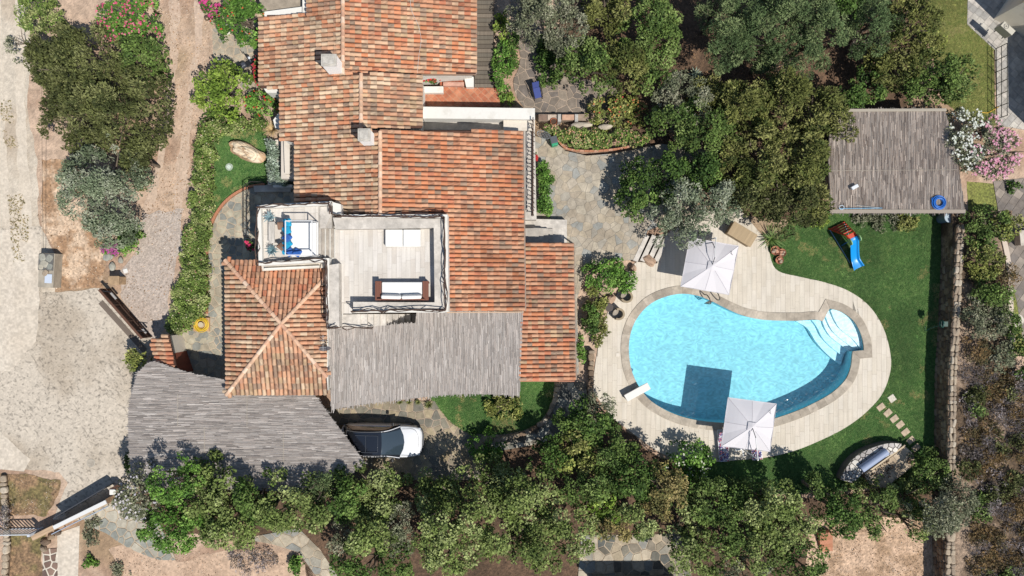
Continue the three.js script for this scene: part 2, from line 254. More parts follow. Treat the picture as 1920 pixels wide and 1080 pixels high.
// short grass
function grass(regions, n, seed, cols, hgt) {
  const r = RNG(seed), blades = []; const pos = [], col = [];
  for (let k = 0; k < 5; k++) { const a = r() * 6.28, ox = (r() - 0.5) * 0.08, oz = (r() - 0.5) * 0.08, t = 0.6 + r() * 0.5, dx = Math.cos(a), dz = Math.sin(a); pos.push(ox - dz * 0.008, 0, oz + dx * 0.008, ox + dz * 0.008, 0, oz - dx * 0.008, ox + dx * t * 0.6, t, oz + dz * t * 0.6); }
  const g = new THREE.BufferGeometry(); for (let i = 0; i < pos.length; i += 9) { pos[i + 6] = pos[i] + (pos[i + 6] - pos[i]) * 0.08; pos[i + 8] = pos[i + 2] + (pos[i + 8] - pos[i + 2]) * 0.08; pos[i + 7] *= 0.06; } g.setAttribute('position', new THREE.Float32BufferAttribute(pos, 3)); g.computeVertexNormals();
  const m = new THREE.InstancedMesh(g, std(new THREE.Color(1, 1, 1), 0.8), n), q = new THREE.Quaternion(), M = new THREE.Matrix4(), C = new THREE.Color();
  const tot = regions.reduce((s, p) => s + Math.abs(area(p)), 0); let i = 0;
  for (const p of regions) { const [x0, z0, x1, z1] = bounds(p), want = Math.min(n - i, Math.round(n * Math.abs(area(p)) / tot)); for (let k = 0, t = 0; k < want && t < want * 6; t++) { const x = x0 + r() * (x1 - x0), z = z0 + r() * (z1 - z0); if (!inside(x, z, p)) continue; const s = hgt * (0.6 + r() * 0.8); q.setFromAxisAngle(V3(0, 1, 0), r() * 6.28); M.compose(V3(x, 0.01, z), q, V3(s * 1.6, s, s * 1.6)); m.setMatrixAt(i, M); C.copy(fbm(x * 0.9 + 9, z * 0.9, 0, seed + 2, 3) > 0.7 && r() < 0.5 ? A(158, 150, 96) : cols[Math.floor(r() * cols.length)]); const f = 0.66 + 0.8 * fbm(x * 0.45, z * 0.45, 0, seed, 3); m.setColorAt(i, C.multiplyScalar(f * (1.15 - 0.5 * Math.max(0, fbm(x * 1.1 + 9, z * 1.1, 0, seed + 2, 3) - 0.45)))); i++; k++; } }
  m.count = i; m.name = numbered('grass'); m.receiveShadow = true; m.castShadow = true; tag(m, null, null, null, 'stuff'); scene.add(m); return m;
}
tag(grass([lawnBig, lawnSouth, lawnWest], 60000, 71, [A(84, 122, 58), A(64, 102, 46), A(112, 140, 78), A(74, 112, 52)], 0.9), 'short green grass of the watered lawns round the pool and the house');
tag(grass([lawnNeighbour], 9000, 72, [A(128, 138, 70), A(150, 146, 84), A(106, 120, 56)], 0.9), 'paler dry grass on the lawn by the neighbouring house');
// loose pebbles and litter on the bare soil
function litter(name, label, regions, n, seed, cols, s0, s1, flat) {
  const r = RNG(seed), g = flat ? new THREE.CircleGeometry(1, 5) : new THREE.IcosahedronGeometry(1, 0); if (flat) g.rotateX(-Math.PI / 2); if (!flat) g.scale(1, 0.6, 0.8);
  const m = new THREE.InstancedMesh(g, std(new THREE.Color(1, 1, 1), 0.9), n), M = new THREE.Matrix4(), q = new THREE.Quaternion(); let i = 0; const tot = regions.reduce((s, p) => s + Math.abs(area(p)), 0);
  for (const p of regions) { const [x0, z0, x1, z1] = bounds(p), want = Math.round(n * Math.abs(area(p)) / tot); for (let k = 0, t = 0; k < want && i < n && t < want * 8; t++) { const x = x0 + r() * (x1 - x0), z = z0 + r() * (z1 - z0); if (!inside(x, z, p) || fbm(x * 0.8, z * 0.8, 0, seed, 3) < 0.42) continue; const s = s0 + (s1 - s0) * r() * r(); q.setFromEuler(new THREE.Euler(r() * 0.7, r() * 6.28, r() * 0.7)); M.compose(V3(x, 0.022 + s * 0.25, z), q, V3(s, s, s)); m.setMatrixAt(i, M); m.setColorAt(i, cols[Math.floor(r() * cols.length)].clone().multiplyScalar(0.7 + 0.6 * r())); i++; k++; } }
  m.count = i; m.name = numbered(name); m.castShadow = m.receiveShadow = true; tag(m, label, null, null, 'stuff'); scene.add(m);
}
const bareWest = WP([[75, 300], [150, 320], [230, 480], [190, 540], [105, 545], [100, 470], [70, 420]]), driveWest = WP([[285, -20], [395, -20], [395, 90], [375, 240], [345, 400], [300, 620], [225, 560], [250, 470], [290, 320]]);
litter('pebbles', 'pale pebbles and grit strewn over the bare dirt west of the house', [bareWest, driveWest, WP([[0, 890], [110, 900], [90, 965], [0, 960]]), WP([[205, 1030], [560, 1040], [600, 1090], [200, 1090]]), WP([[1550, 985], [1755, 985], [1755, 1090], [1540, 1090]])], 7000, 81, [A(215, 190, 165), A(184, 154, 129), A(225, 212, 195), A(160, 132, 110)], 0.01, 0.045, false);
litter('dry_weeds', 'dry olive weed tufts growing along the middle of the dirt road', [WP([[0, 188], [20, 188], [36, 276], [8, 282]]), WP([[8, 312], [30, 316], [54, 408], [52, 492], [24, 492], [18, 400]])], 620, 85, [A(152, 140, 100), A(176, 158, 124), A(132, 122, 84)], 0.02, 0.08, false);
litter('fallen_leaves', 'brown fallen leaves scattered over the bare dirt', [bareWest, driveWest, WP([[1290, -20], [1480, -20], [1560, 200], [1300, 200]]), WP([[1550, 985], [1755, 985], [1755, 1090], [1540, 1090]]), WP([[0, 890], [110, 900], [90, 965], [0, 960]])], 2200, 83, [A(140, 108, 80), A(166, 128, 92), A(120, 98, 70), A(186, 150, 110)], 0.02, 0.05, true);

// ---------- paving ----------
const mortar = grain(A(206, 188, 164), 0.95), mortarGrey = grain(A(170, 162, 150), 0.95), mortarPink = grain(A(198, 178, 158), 0.95);
const stoneW = [[190, 182, 160], [176, 170, 152], [160, 160, 150], [202, 192, 168], [182, 170, 148], [154, 154, 146], [192, 182, 164]].map(c => grain(A(...c), 0.85, { bumpMap: T_bump, bumpScale: 0.015 }));
const stoneE = [[198, 186, 164], [186, 174, 154], [172, 166, 152], [166, 164, 156], [206, 192, 170], [168, 156, 136], [192, 176, 150], [156, 156, 150]].map(c => grain(A(...c), 0.85, { bumpMap: T_bump, bumpScale: 0.015 }));
const stoneC = [[194, 182, 164], [188, 176, 158], [180, 172, 158], [172, 170, 162], [200, 188, 168], [184, 170, 150], [190, 176, 154], [168, 168, 162]].map(c => grain(A(...c), 0.85, { bumpMap: T_bump, bumpScale: 0.015 }));
const stoneN = [[154, 140, 126], [140, 128, 116], [164, 150, 134], [148, 136, 124], [132, 122, 114]].map(c => grain(A(...c), 0.85, { bumpMap: T_bump, bumpScale: 0.015 }));
const stoneG = [[182, 180, 168], [170, 170, 160], [194, 188, 172], [162, 164, 156], [204, 196, 178]].map(c => grain(A(...c), 0.85, { bumpMap: T_bump, bumpScale: 0.015 }));
const stoneP = [[176, 160, 132], [160, 148, 126], [146, 140, 124], [188, 172, 142], [134, 130, 118], [168, 150, 120]].map(c => grain(A(...c), 0.85, { bumpMap: T_bump, bumpScale: 0.015 }));
const stoneD = [[124, 122, 112], [104, 106, 102], [140, 134, 120], [116, 110, 98], [150, 140, 124]].map(c => grain(A(...c), 0.85, { bumpMap: T_bump, bumpScale: 0.015 }));
const terracotta = grain(A(206, 142, 108), 0.9);
function path(name, px, spacing, mats, mort, seed, y = 0.02, joint = 0.055) { const p = ccw(dedupe(WP(px, y))); const base = struct(name, slab(p, 0, y), mort); flagstones(base, p, y - 0.004, y + 0.022, spacing, joint, mats, seed); return p; }
const curbW = spl([[500, 347], [466, 354], [430, 376], [406, 408], [393, 450], [391, 520], [391, 590]], 6);
path('west_paving', [...curbW, [391, 597], [336, 628], [338, 650], [345, 720], [470, 720], [640, 700], [640, 340], [505, 340]], 0.44, stoneW, mortar, 301, 0.03, 0.07);
path('entrance_path', [[330, 640], [336, 627], [391, 620], [393, 700], [345, 705]], 0.62, stoneW, mortar, 303, 0.02, 0.07);
{ const c = struct('paving_curb', merge(curbW.slice(0, -1).map((p, i) => beam(WV(p[0] - 3, p[1] - 2, 0.03).setY(0.05), WV(curbW[i + 1][0] - 3, curbW[i + 1][1] - 2, 0.03).setY(0.05), 0.14, 0.14))), terracotta); }
const COURT = 0.4;
const courtPx = [[985, 250], [1040, 265], [1060, 283], [1100, 292], [1150, 288], [1240, 270], [1330, 280], [1300, 400], [1215, 432], [1188, 487], [1150, 490], [1100, 500], [1082, 560], [1085, 700], [1070, 715], [1070, 455], [1040, 455], [985, 455]];
{ const p = ccw(dedupe(WP(courtPx, COURT))); const base = struct('courtyard', slab(p, 0, COURT), mortarGrey); flagstones(base, p, COURT - 0.004, COURT + 0.01, 0.46, 0.024, stoneC, 305); }
path('north_paving', [...spl([[955, -30], [962, 60], [975, 100], [972, 130], [963, 150], [968, 180], [985, 205]], 4), [1005, 216], [1110, 216], [1180, 200], [1150, 160], [1060, 140], [1020, 80], [1000, -30]], 0.52, stoneN, mortarPink, 307, 0.03, 0.05);
path('northwest_paving', [[398, 55], [440, 40], [485, 40], [485, 200], [440, 150], [400, 110]], 0.42, [...stoneE.slice(0, 3), stoneN[2]], mortar, 309, 0.02, 0.09);
path('parking_paving', [[590, 760], [640, 766], [720, 752], [815, 752], [835, 785], [870, 810], [930, 818], [900, 900], [640, 900], [560, 800]], 0.52, stoneP, mortarPink, 311, 0.02, 0.05);
path('garden_steps_path', [[1040, 720], [1098, 716], [1102, 745], [1085, 790], [1020, 830], [940, 845], [900, 830], [960, 822], [1010, 795], [1035, 760]], 0.55, stoneG.concat(stoneD), mortarGrey, 313, 0.03, 0.05);
path('south_path', [[150, 962], [212, 925], [290, 960], [330, 1050], [300, 1050], [275, 1042], [235, 1025], [200, 1000], [165, 985]], 0.56, stoneG, mortar, 315, 0.03, 0.08);
path('south_path', [[455, 1010], [560, 990], [600, 1030], [640, 1090], [600, 1090], [560, 1035], [510, 1020]], 0.6, stoneE, mortar, 317, 0.03, 0.05);
path('southern_terrace', [[1090, 1004], [1290, 1000], [1300, 1130], [1080, 1130]], 0.6, stoneE.concat(stoneD), mortar, 319, 0.03, 0.06);
path('stepping_path', [[80, 1030], [108, 1028], [108, 1100], [80, 1100]], 0.45, [A(128, 104, 92), A(112, 92, 84), A(146, 120, 106)].map(c => grain(c)), grain(A(226, 216, 200)), 321, 0.03, 0.1);
struct('concrete_path', sheet(WP([[108, 1000], [150, 985], [146, 1110], [108, 1110]]), 0.028), paleConc);

// ---------- pool ----------
const deckPx = [...spl([[1112, 735], [1114, 700], [1122, 650], [1138, 590], [1165, 535], [1192, 492], [1225, 480]], 4), [1245, 440], [1320, 395], [1390, 395], [1432, 445], ...spl([[1440, 465], [1455, 505], [1500, 519], [1545, 529], [1590, 545], [1628, 572], [1655, 612], [1669, 660], [1670, 692], [1655, 737], [1625, 772], [1585, 802], [1540, 825], [1490, 845], [1440, 857], [1390, 862], [1300, 866], [1240, 850], [1190, 815], [1150, 785]], 5)];
const deckP = ccw(dedupe(WP(deckPx, 0.05)));
const deckTones = [[226, 216, 200], [223, 212, 195], [228, 218, 203], [221, 210, 193], [225, 214, 198]];
const deckMats = deckTones.map(c => std(A(...c).multiplyScalar(1.08), 0.8, { map: T_deck }));
const deck = struct('pool_deck', slab(deckP, 0.0, 0.045, [poolOuter.slice().reverse()]), grain(A(190, 180, 164), 0.9));
{ // bridge the hole into one outline so that the boards can be cut to it
  const hole = poolOuter.slice().reverse(); let best = [0, 0, 1e9];
  deckP.forEach((a, i) => hole.forEach((b, j) => { const d = Math.hypot(a[0] - b[0], a[1] - b[1]); if (d < best[2]) best = [i, j, d]; }));
  const [i, j] = best, ring = [...deckP.slice(0, i + 1), ...hole.slice(j), ...hole.slice(0, j + 1), ...deckP.slice(i)];
  planks(deck, ring, 0.04, 0.052, 0.3, 1.05, 0.007, deckMats, 401, 'deck_tile');
}
const copingMats = [[196, 184, 167], [188, 175, 158], [204, 191, 174], [182, 170, 154]].map(c => grain(A(...c), 0.85, { bumpMap: T_bump, bumpScale: 0.01 }));
{
  const ring = []; const n = pool.length; let acc = 0, per = 0; for (let i = 0; i < n; i++) per += Math.hypot(pool[(i + 1) % n][0] - pool[i][0], pool[(i + 1) % n][1] - pool[i][1]);
  const inn = offset(pool, -0.03), out = offset(pool, 0.47), list = []; let start = 0;
  for (let i = 0; i < n; i++) {
    acc += Math.hypot(pool[(i + 1) % n][0] - pool[i][0], pool[(i + 1) % n][1] - pool[i][1]);
    if (acc > 0.5 || i === n - 1) {
      const a = [], b = []; for (let k = start; k <= i + 1; k++) { a.push(inn[k % n]); b.push(out[k % n]); }
      const sh = (p, q, t) => [p[0] + (q[0] - p[0]) * t, p[1] + (q[1] - p[1]) * t]; const g = 0.012;
      a[0] = sh(a[0], a[1], g); b[0] = sh(b[0], b[1], g); a[a.length - 1] = sh(a[a.length - 1], a[a.length - 2], g); b[b.length - 1] = sh(b[b.length - 1], b[b.length - 2], g);
      const q = dedupe([...a, ...b.reverse()]); list.push({ geo: slab(q, -0.02, 0.085 + hash(i, 1, 3) * 0.006), mat: copingMats[Math.floor(hash(i, 2, 9) * 4)], size: Math.abs(area(q)) }); acc = 0; start = i + 1;
    }
  }
  pieces(deck, 'coping_stone', list);
}
const paintedRippleTex = tex(1024, 6, (u, v) => {                       // rippling water light, painted into the pool floor and step colour
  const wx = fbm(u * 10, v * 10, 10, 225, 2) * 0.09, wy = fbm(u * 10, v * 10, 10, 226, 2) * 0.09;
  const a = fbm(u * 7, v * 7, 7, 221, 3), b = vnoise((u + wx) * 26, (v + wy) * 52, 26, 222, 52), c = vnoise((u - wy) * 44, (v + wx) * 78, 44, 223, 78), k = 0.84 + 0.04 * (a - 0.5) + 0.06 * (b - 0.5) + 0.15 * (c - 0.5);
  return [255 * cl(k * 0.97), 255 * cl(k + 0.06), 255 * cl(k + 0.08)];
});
const liner = std(new THREE.Color().setRGB(0.35, 0.69, 0.76), 0.8, { map: paintedRippleTex });
{
  const pos = [], n = pool.length, D = -1.25; for (let i = 0; i < n; i++) { const a = pool[i], b = pool[(i + 1) % n]; pos.push(a[0], D, a[1], b[0], D, b[1], b[0], 0.03, b[1], a[0], D, a[1], b[0], 0.03, b[1], a[0], 0.03, a[1]); }
  const wl = new THREE.BufferGeometry(); wl.setAttribute('position', new THREE.Float32BufferAttribute(pos, 3)); wl.computeVertexNormals(); wl.setAttribute('uv', new THREE.Float32BufferAttribute(new Float32Array(pos.length / 3 * 2), 2));
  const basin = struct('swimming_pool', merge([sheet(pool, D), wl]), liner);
  const Z = (x, y) => [1120 + x / 2.16, 400 + y / 2.16];
  const white = std(new THREE.Color().setRGB(0.74, 0.95, 1), 0.8, { map: paintedRippleTex }), white2 = std(new THREE.Color().setRGB(1, 1, 1), 0.8, { map: paintedRippleTex });
  const rim = WP(alcove.slice().reverse(), -0.1), cor = W(1540, 601, -0.1), cor2 = W(1597, 659, -0.1), rimB = W(1553, 577, -0.1);
  const S = [[[945, 393], [960, 430], [985, 470], [1030, 505], [1066, 546]], [[921, 405], [935, 445], [955, 480], [990, 512], [1037, 546]], [[911, 432], [922, 465], [945, 500], [975, 525], [1005, 546]], [[868, 432], [890, 462], [912, 505], [950, 545], [990, 575]], [[803, 436], [850, 465], [885, 520], [930, 570], [985, 614]]];
  S.forEach((c, k) => {
    const lv = [-0.2, -0.36, -0.52, -0.7, -0.9][k], curve = WP(spl(c.map(p => Z(...p)), 4), lv); let poly;
    if (k < 2) poly = [...curve, ...rim.slice(2, -3)]; else poly = [...curve, cor2, W(1618, 656, -0.1), ...rim.slice(1, -1), rimB, cor];
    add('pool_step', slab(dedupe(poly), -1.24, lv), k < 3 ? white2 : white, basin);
  });
  add('skimmer_box', box(0.4, 0.18, 0.12, ...[W(1184, 697)[0], -0.12, W(1184, 697)[1]], 1.2), std(A(20, 110, 150), 0.5), basin);
}
const rippleTex = tex(1024, 5, (u, v) => {
  let h = 0; const w = (kx, ky, a, p) => { h += a * Math.sin(6.28318 * (kx * u + ky * v) + p); };
  const dx = (fbm(u * 4, v * 4, 4, 231, 3) - 0.5) * 0.22, dy = (fbm(u * 4, v * 4, 4, 233, 3) - 0.5) * 0.22; u += dx; v += dy;
  w(9, 6, 1, 0.3); w(-8, 11, 0.9, 1.7); w(14, -5, 0.7, 4.1); w(20, 13, 0.55, 2.2); w(-17, 19, 0.5, 0.9); w(25, -11, 0.4, 3.3); const g = 128 + 22 * h; return [g, g, g];
}, false);
tag(add('pool_water', sheet(offset(pool, 0.0), -0.1), new THREE.MeshPhysicalMaterial({ color: new THREE.Color(0.93, 0.985, 1), roughness: 0.16, transmission: 1, thickness: 0, ior: 1.33, bumpMap: rippleTex, bumpScale: 0.016, side: THREE.DoubleSide })), null, null, null, 'structure');
// ---------- villa ----------
const white = stucco(A(236, 233, 226)), whiteWarm = stucco(A(226, 216, 202)), greyStone = grain(A(206, 198, 188), 0.9), paleStone = grain(A(222, 214, 204), 0.9);
const tileTones = [[206, 150, 116], [204, 138, 102], [212, 164, 130], [198, 126, 94], [214, 176, 144], [184, 140, 114], [204, 156, 124], [216, 188, 158], [198, 144, 112], [166, 138, 116], [208, 136, 96], [196, 164, 130]];
const villa = thing('villa', 'white villa with terracotta tiled roofs, two chimneys and a roof terrace', 'house');
const channel = std(A(96, 66, 54).multiplyScalar(1.17), 0.95, { map: T_grain });
const tileMats = tileTones.map(() => null).map((_, i) => std(new THREE.Color(1, 1, 1), 0.86, { vertexColors: true, name: 'terracotta' }));
// a barrel tile, lower end at z = L
function tileGeo(tone, seed, L = 0.44, r0 = 0.098, r1 = 0.117, lime = 0) {
  const r = RNG(seed), pos = [], col = [], K = 5, M = 3, c0 = A(...tone), ring = [];
  const lich = r(), stain = r();
  for (let m = 0; m <= M; m++) { const t = m / M, rr = r0 + (r1 - r0) * t; for (let k = 0; k <= K; k++) { const a = Math.PI * k / K; ring.push([Math.cos(a) * rr, Math.sin(a) * rr * 1.02, t * L]); } }
  const shade = ring.map((p, i) => { let f = 0.94 + 0.2 * r(); if (lich > 0.72 && r() > 0.6) f *= 0.62; if (stain > 0.7 && i > (K + 1) * 2) f *= 0.8; const g = lich > 0.8 && r() > 0.6 ? 0.12 : 0; return [c0.r * f * (1 - g) + g * 0.3, c0.g * f * (1 - g) + g * 0.28, c0.b * f * (1 - g) + g * 0.22]; });
  const tri = (a, b, c) => { for (const i of [a, b, c]) { pos.push(...ring[i]); col.push(...shade[i]); } };
  for (let m = 0; m < M; m++) for (let k = 0; k < K; k++) { const a = m * (K + 1) + k, b = a + 1, c = a + K + 1, d = c + 1; tri(a, c, b); tri(b, c, d); }
  const e = M * (K + 1); for (let k = 1; k < K; k++) tri(e, e + k + 1, e + k);
  const g = new THREE.BufferGeometry(); g.setAttribute('position', new THREE.Float32BufferAttribute(pos, 3)); g.setAttribute('color', new THREE.Float32BufferAttribute(col, 3)); g.computeVertexNormals(); return g;
}
const tileVariants = []; for (let i = 0; i < 72; i++) tileVariants.push({ geo: tileGeo(tileTones[i % tileTones.length], 500 + i), mat: tileMats[i % 2] });
const ridgeVariants = []; for (let i = 0; i < 10; i++) ridgeVariants.push(tileGeo([[228, 192, 164], [222, 182, 152], [232, 204, 180], [216, 170, 142]][i % 4], 700 + i, 0.46, 0.105, 0.13));
const allTiles = [];
// one slope: polygon in plan, height function, downhill direction in plan
function roofSlope(poly, hfn, dir, pitch, seed, tones, parent = villa, thick = 0.12) {
  const [dx, dz] = dir, grad = hfn(0, 0) - hfn(dx, dz), roof = add('roof', prism(poly, 0, hfn), channel, parent);
  { const p = roof.geometry.attributes.position; for (let i = 0; i < p.count; i++) if (p.getY(i) === 0) p.setY(i, hfn(p.getX(i), p.getZ(i)) - thick); roof.geometry.computeVertexNormals(); }
  const r = RNG(seed), c = poly.map(p => -dz * p[0] + dx * p[1]), lo = Math.min(...c), hi = Math.max(...c), n = Math.max(1, Math.round((hi - lo) / pitch)), st = (hi - lo) / n;
  const down = V3(dx, -grad, dz).normalize(), side = V3(dz, 0, -dx), up = down.clone().cross(side).normalize();
  const B = new THREE.Matrix4(), tilt = new THREE.Matrix4().makeRotationX(-0.045), exp = 0.37 * Math.cos(Math.atan(grad));
  for (let k = 0; k < n; k++) {
    const cc = lo + (k + 0.5) * st, hits = [];
    for (let i = 0; i < poly.length; i++) { const a = poly[i], b = poly[(i + 1) % poly.length], ca = -dz * a[0] + dx * a[1] - cc, cb = -dz * b[0] + dx * b[1] - cc; if ((ca > 0) !== (cb > 0)) { const t = ca / (ca - cb); hits.push((a[0] + (b[0] - a[0]) * t) * dx + (a[1] + (b[1] - a[1]) * t) * dz); } }
    hits.sort((a, b) => a - b);
    for (let h = 0; h + 1 < hits.length; h += 2) {
      let t1 = hits[h + 1] + 0.05 + r() * 0.02; const off = r() * 0.05;
      for (let t = t1; t > hits[h] + 0.12; t -= exp) {
        const tt = Math.max(t - 0.44 * Math.cos(Math.atan(grad)), hits[h] - 0.05), x = tt * dx - cc * dz, z = tt * dz + cc * dx;
        const v = tones ? tones[Math.floor(r() * tones.length)] + 12 * Math.floor(r() * 6) : Math.floor(r() * 72);
        B.makeBasis(side, up, down); B.multiply(tilt); B.multiply(new THREE.Matrix4().makeRotationY((r() - 0.5) * 0.07));
        B.setPosition(x + up.x * 0.012 + (r() - 0.5) * 0.01, hfn(x, z) + 0.012 + r() * 0.008, z + (r() - 0.5) * 0.01);
        allTiles.push({ m: B.clone(), v, roof, big: (hits[h] < t - 0.4 ? 1 : 0) + hfn(x, z) * 0.1 + r() * 0.4 });
      }
    }
  }
  return roof;
}
function ridge(a, b, parent = villa, f = 1) {
  const d = b.clone().sub(a), L = d.length(), n = Math.max(1, Math.round(L / 0.36)), down = d.clone().normalize(), side = V3(0, 1, 0).cross(down).normalize(), up = down.clone().cross(side);
  for (let i = 0; i < n; i++) { const m = add('ridge_tile', ridgeVariants[Math.floor(R0() * 10)], tileMats[0], parent); m.matrixAutoUpdate = true; const B = new THREE.Matrix4().makeBasis(side, up, down).multiply(new THREE.Matrix4().makeRotationX(-0.05)); const p = a.clone().addScaledVector(d, i / n); B.setPosition(p.x, p.y + 0.02, p.z); m.applyMatrix4(B); }
}
// slopes of the main house
const r1 = W(643, 0, 3.8)[0], r2 = W(676, 0, 4.05)[0], r3 = W(713, 0, 4.32)[0];
const hL = x => 3.8 + (x - r1) * 0.233, h1 = x => 3.8 - (x - r1) * 0.2, h2 = x => 4.05 - (x - r2) * 0.2, h3 = x => 4.32 - (x - r3) * 0.195;
const h4 = x => 2.62 - (x - W(983, 0, 2.6)[0]) * 0.15;
function onRoof(list, hf) { return list.map(([px, py]) => { let h = 3.5, x, z; for (let i = 0; i < 12; i++) { [x, z] = W(px, py, h); h = hf(x, z); } return [x, z]; }); }
const leftPoly = onRoof([[575, -100], [643, -100], [643, 134], [676, 138], [676, 242], [713, 245], [713, 408], [555, 408], [555, 268], [527, 262], [527, 165], [488, 165], [488, 28], [578, 28]], hL);
const right1 = onRoof([[643, -100], [892, -100], [892, 139], [643, 139]], h1), right2 = onRoof([[676, 138], [791, 140], [791, 240], [676, 240]], h2), right3 = onRoof([[713, 245], [978, 245], [982, 583], [838, 583], [838, 408], [713, 408]], h3);
const wing = onRoof([[982, 455], [1073, 455], [1077, 713], [974, 713]], h4);
roofSlope(leftPoly, hL, [-1, 0], 0.255, 11, [0, 2, 4, 6, 7, 8, 4, 2, 11, 5, 9, 7, 1]);
roofSlope(right1, h1, [1, 0], 0.255, 12, [0, 1, 2, 3, 4, 6, 8, 10, 11, 5, 9, 4]);
roofSlope(right2, h2, [1, 0], 0.255, 13, [4, 7, 2, 11, 9, 5, 8, 6]);
roofSlope(right3, h3, [1, 0], 0.255, 14, [0, 1, 3, 10, 10, 1, 0, 8, 2, 5, 6, 9]);
roofSlope(wing, h4, [1, 0], 0.255, 15, [0, 1, 3, 8, 5, 9, 10, 1, 6, 11]);
{ const ra = (px, y0, y1, h) => ridge(WV(px, y0, h + 0.04), WV(px, y1, h + 0.04)); ra(643, -90, 137, 3.8); ra(677, 138, 246, 4.05); ra(713, 246, 403, 4.32); }
// the hipped tower roof
const TP = W(528, 607, 4.2), T0 = [...W(425, 490, 3.1)], T1 = [...W(427, 738, 3.1)];
const TE0 = [W(640, 488, 3.1)[0], T0[1]], TE1 = [W(640, 738, 3.1)[0], T1[1]], cutX = W(612, 600, 3.3)[0];
{
  const east = x => x <= cutX, planeThrough = (a, b) => { const ux = b[0] - a[0], uz = b[1] - a[1], L = Math.hypot(ux, uz), nx = -uz / L, nz = ux / L, d0 = (TP[0] - a[0]) * nx + (TP[1] - a[1]) * nz; return (x, z) => 3.1 + 1.1 * ((x - a[0]) * nx + (z - a[1]) * nz) / d0; };
  const cut = p => clipHalf(p, 1, 0, cutX);
  const upCut = p => clipHalf(p, 1, 0, cutX);
  roofSlope([T0, TP, T1], planeThrough(T0, T1), [-1, 0], 0.262, 21, [4, 7, 2, 6, 0, 8, 11]);
  roofSlope(upCut([T0, TE0, TP]), planeThrough(T0, TE0), [0, -1], 0.25, 22, [0, 1, 2, 3, 8, 5, 6]);
  roofSlope(upCut([TE0, TE1, TP]), planeThrough(TE0, TE1), [1, 0], 0.262, 23, [4, 7, 2, 6, 0, 8]);
  roofSlope(upCut([T1, TP, TE1]), planeThrough(T1, TE1), [0, 1], 0.25, 24, [2, 4, 7, 11, 9, 6, 5, 0]);
  const P = V3(TP[0], 4.24, TP[1]), along = c => { const t = (cutX - TP[0]) / (c[0] - TP[0]); return V3(cutX, 4.24 - 1.1 * t, TP[1] + (c[1] - TP[1]) * t); };
  ridge(P, V3(T0[0], 3.14, T0[1])); ridge(P, V3(T1[0], 3.14, T1[1])); ridge(P, along(TE0)); ridge(P, along(TE1));
  const inset = 0.16; add('wall', slab([[T0[0] + inset, T0[1] + inset], [cutX, T0[1] + inset], [cutX, T1[1] - inset], [T0[0] + inset, T1[1] - inset]], 0, 2.96), white, villa);
  add('eaves_board', box(cutX - T0[0], 0.1, 0.05, (cutX + T0[0]) / 2, 3.0, T1[1] + 0.03), grain(A(190, 140, 100)), villa);
  add('eaves_board', box(0.05, 0.1, T1[1] - T0[1], T0[0] - 0.03, 3.0, (T1[1] + T0[1]) / 2), grain(A(226, 200, 172)), villa);
}
{ // share the tiles out: the largest each a mesh, the rest joined per slope
  allTiles.sort((a, b) => b.big - a.big); const rest = new Map();
  allTiles.forEach((t, i) => { const v = tileVariants[t.v]; if (i < 295) { const m = add('roof_tile', v.geo, v.mat, t.roof); m.applyMatrix4(t.m); } else { const g = v.geo.clone().applyMatrix4(t.m); { const ca = g.attributes.color, X = t.m.elements[12], Z = t.m.elements[14], f = 0.8 + 0.5 * fbm(X * 0.45, Z * 0.45, 0, 5, 3) - 0.22 * sm(0.52, 0.7, fbm(X * 1.1 + 20, Z * 1.1, 0, 6, 3)); for (let q = 0; q < ca.array.length; q++) ca.array[q] *= f; } if (!rest.has(t.roof)) rest.set(t.roof, []); rest.get(t.roof).push(g); } });
  for (const [r, gs] of rest) tag(add('roof_tiles', merge(gs), tileMats[0], r), null, null, null, 'stuff');
}
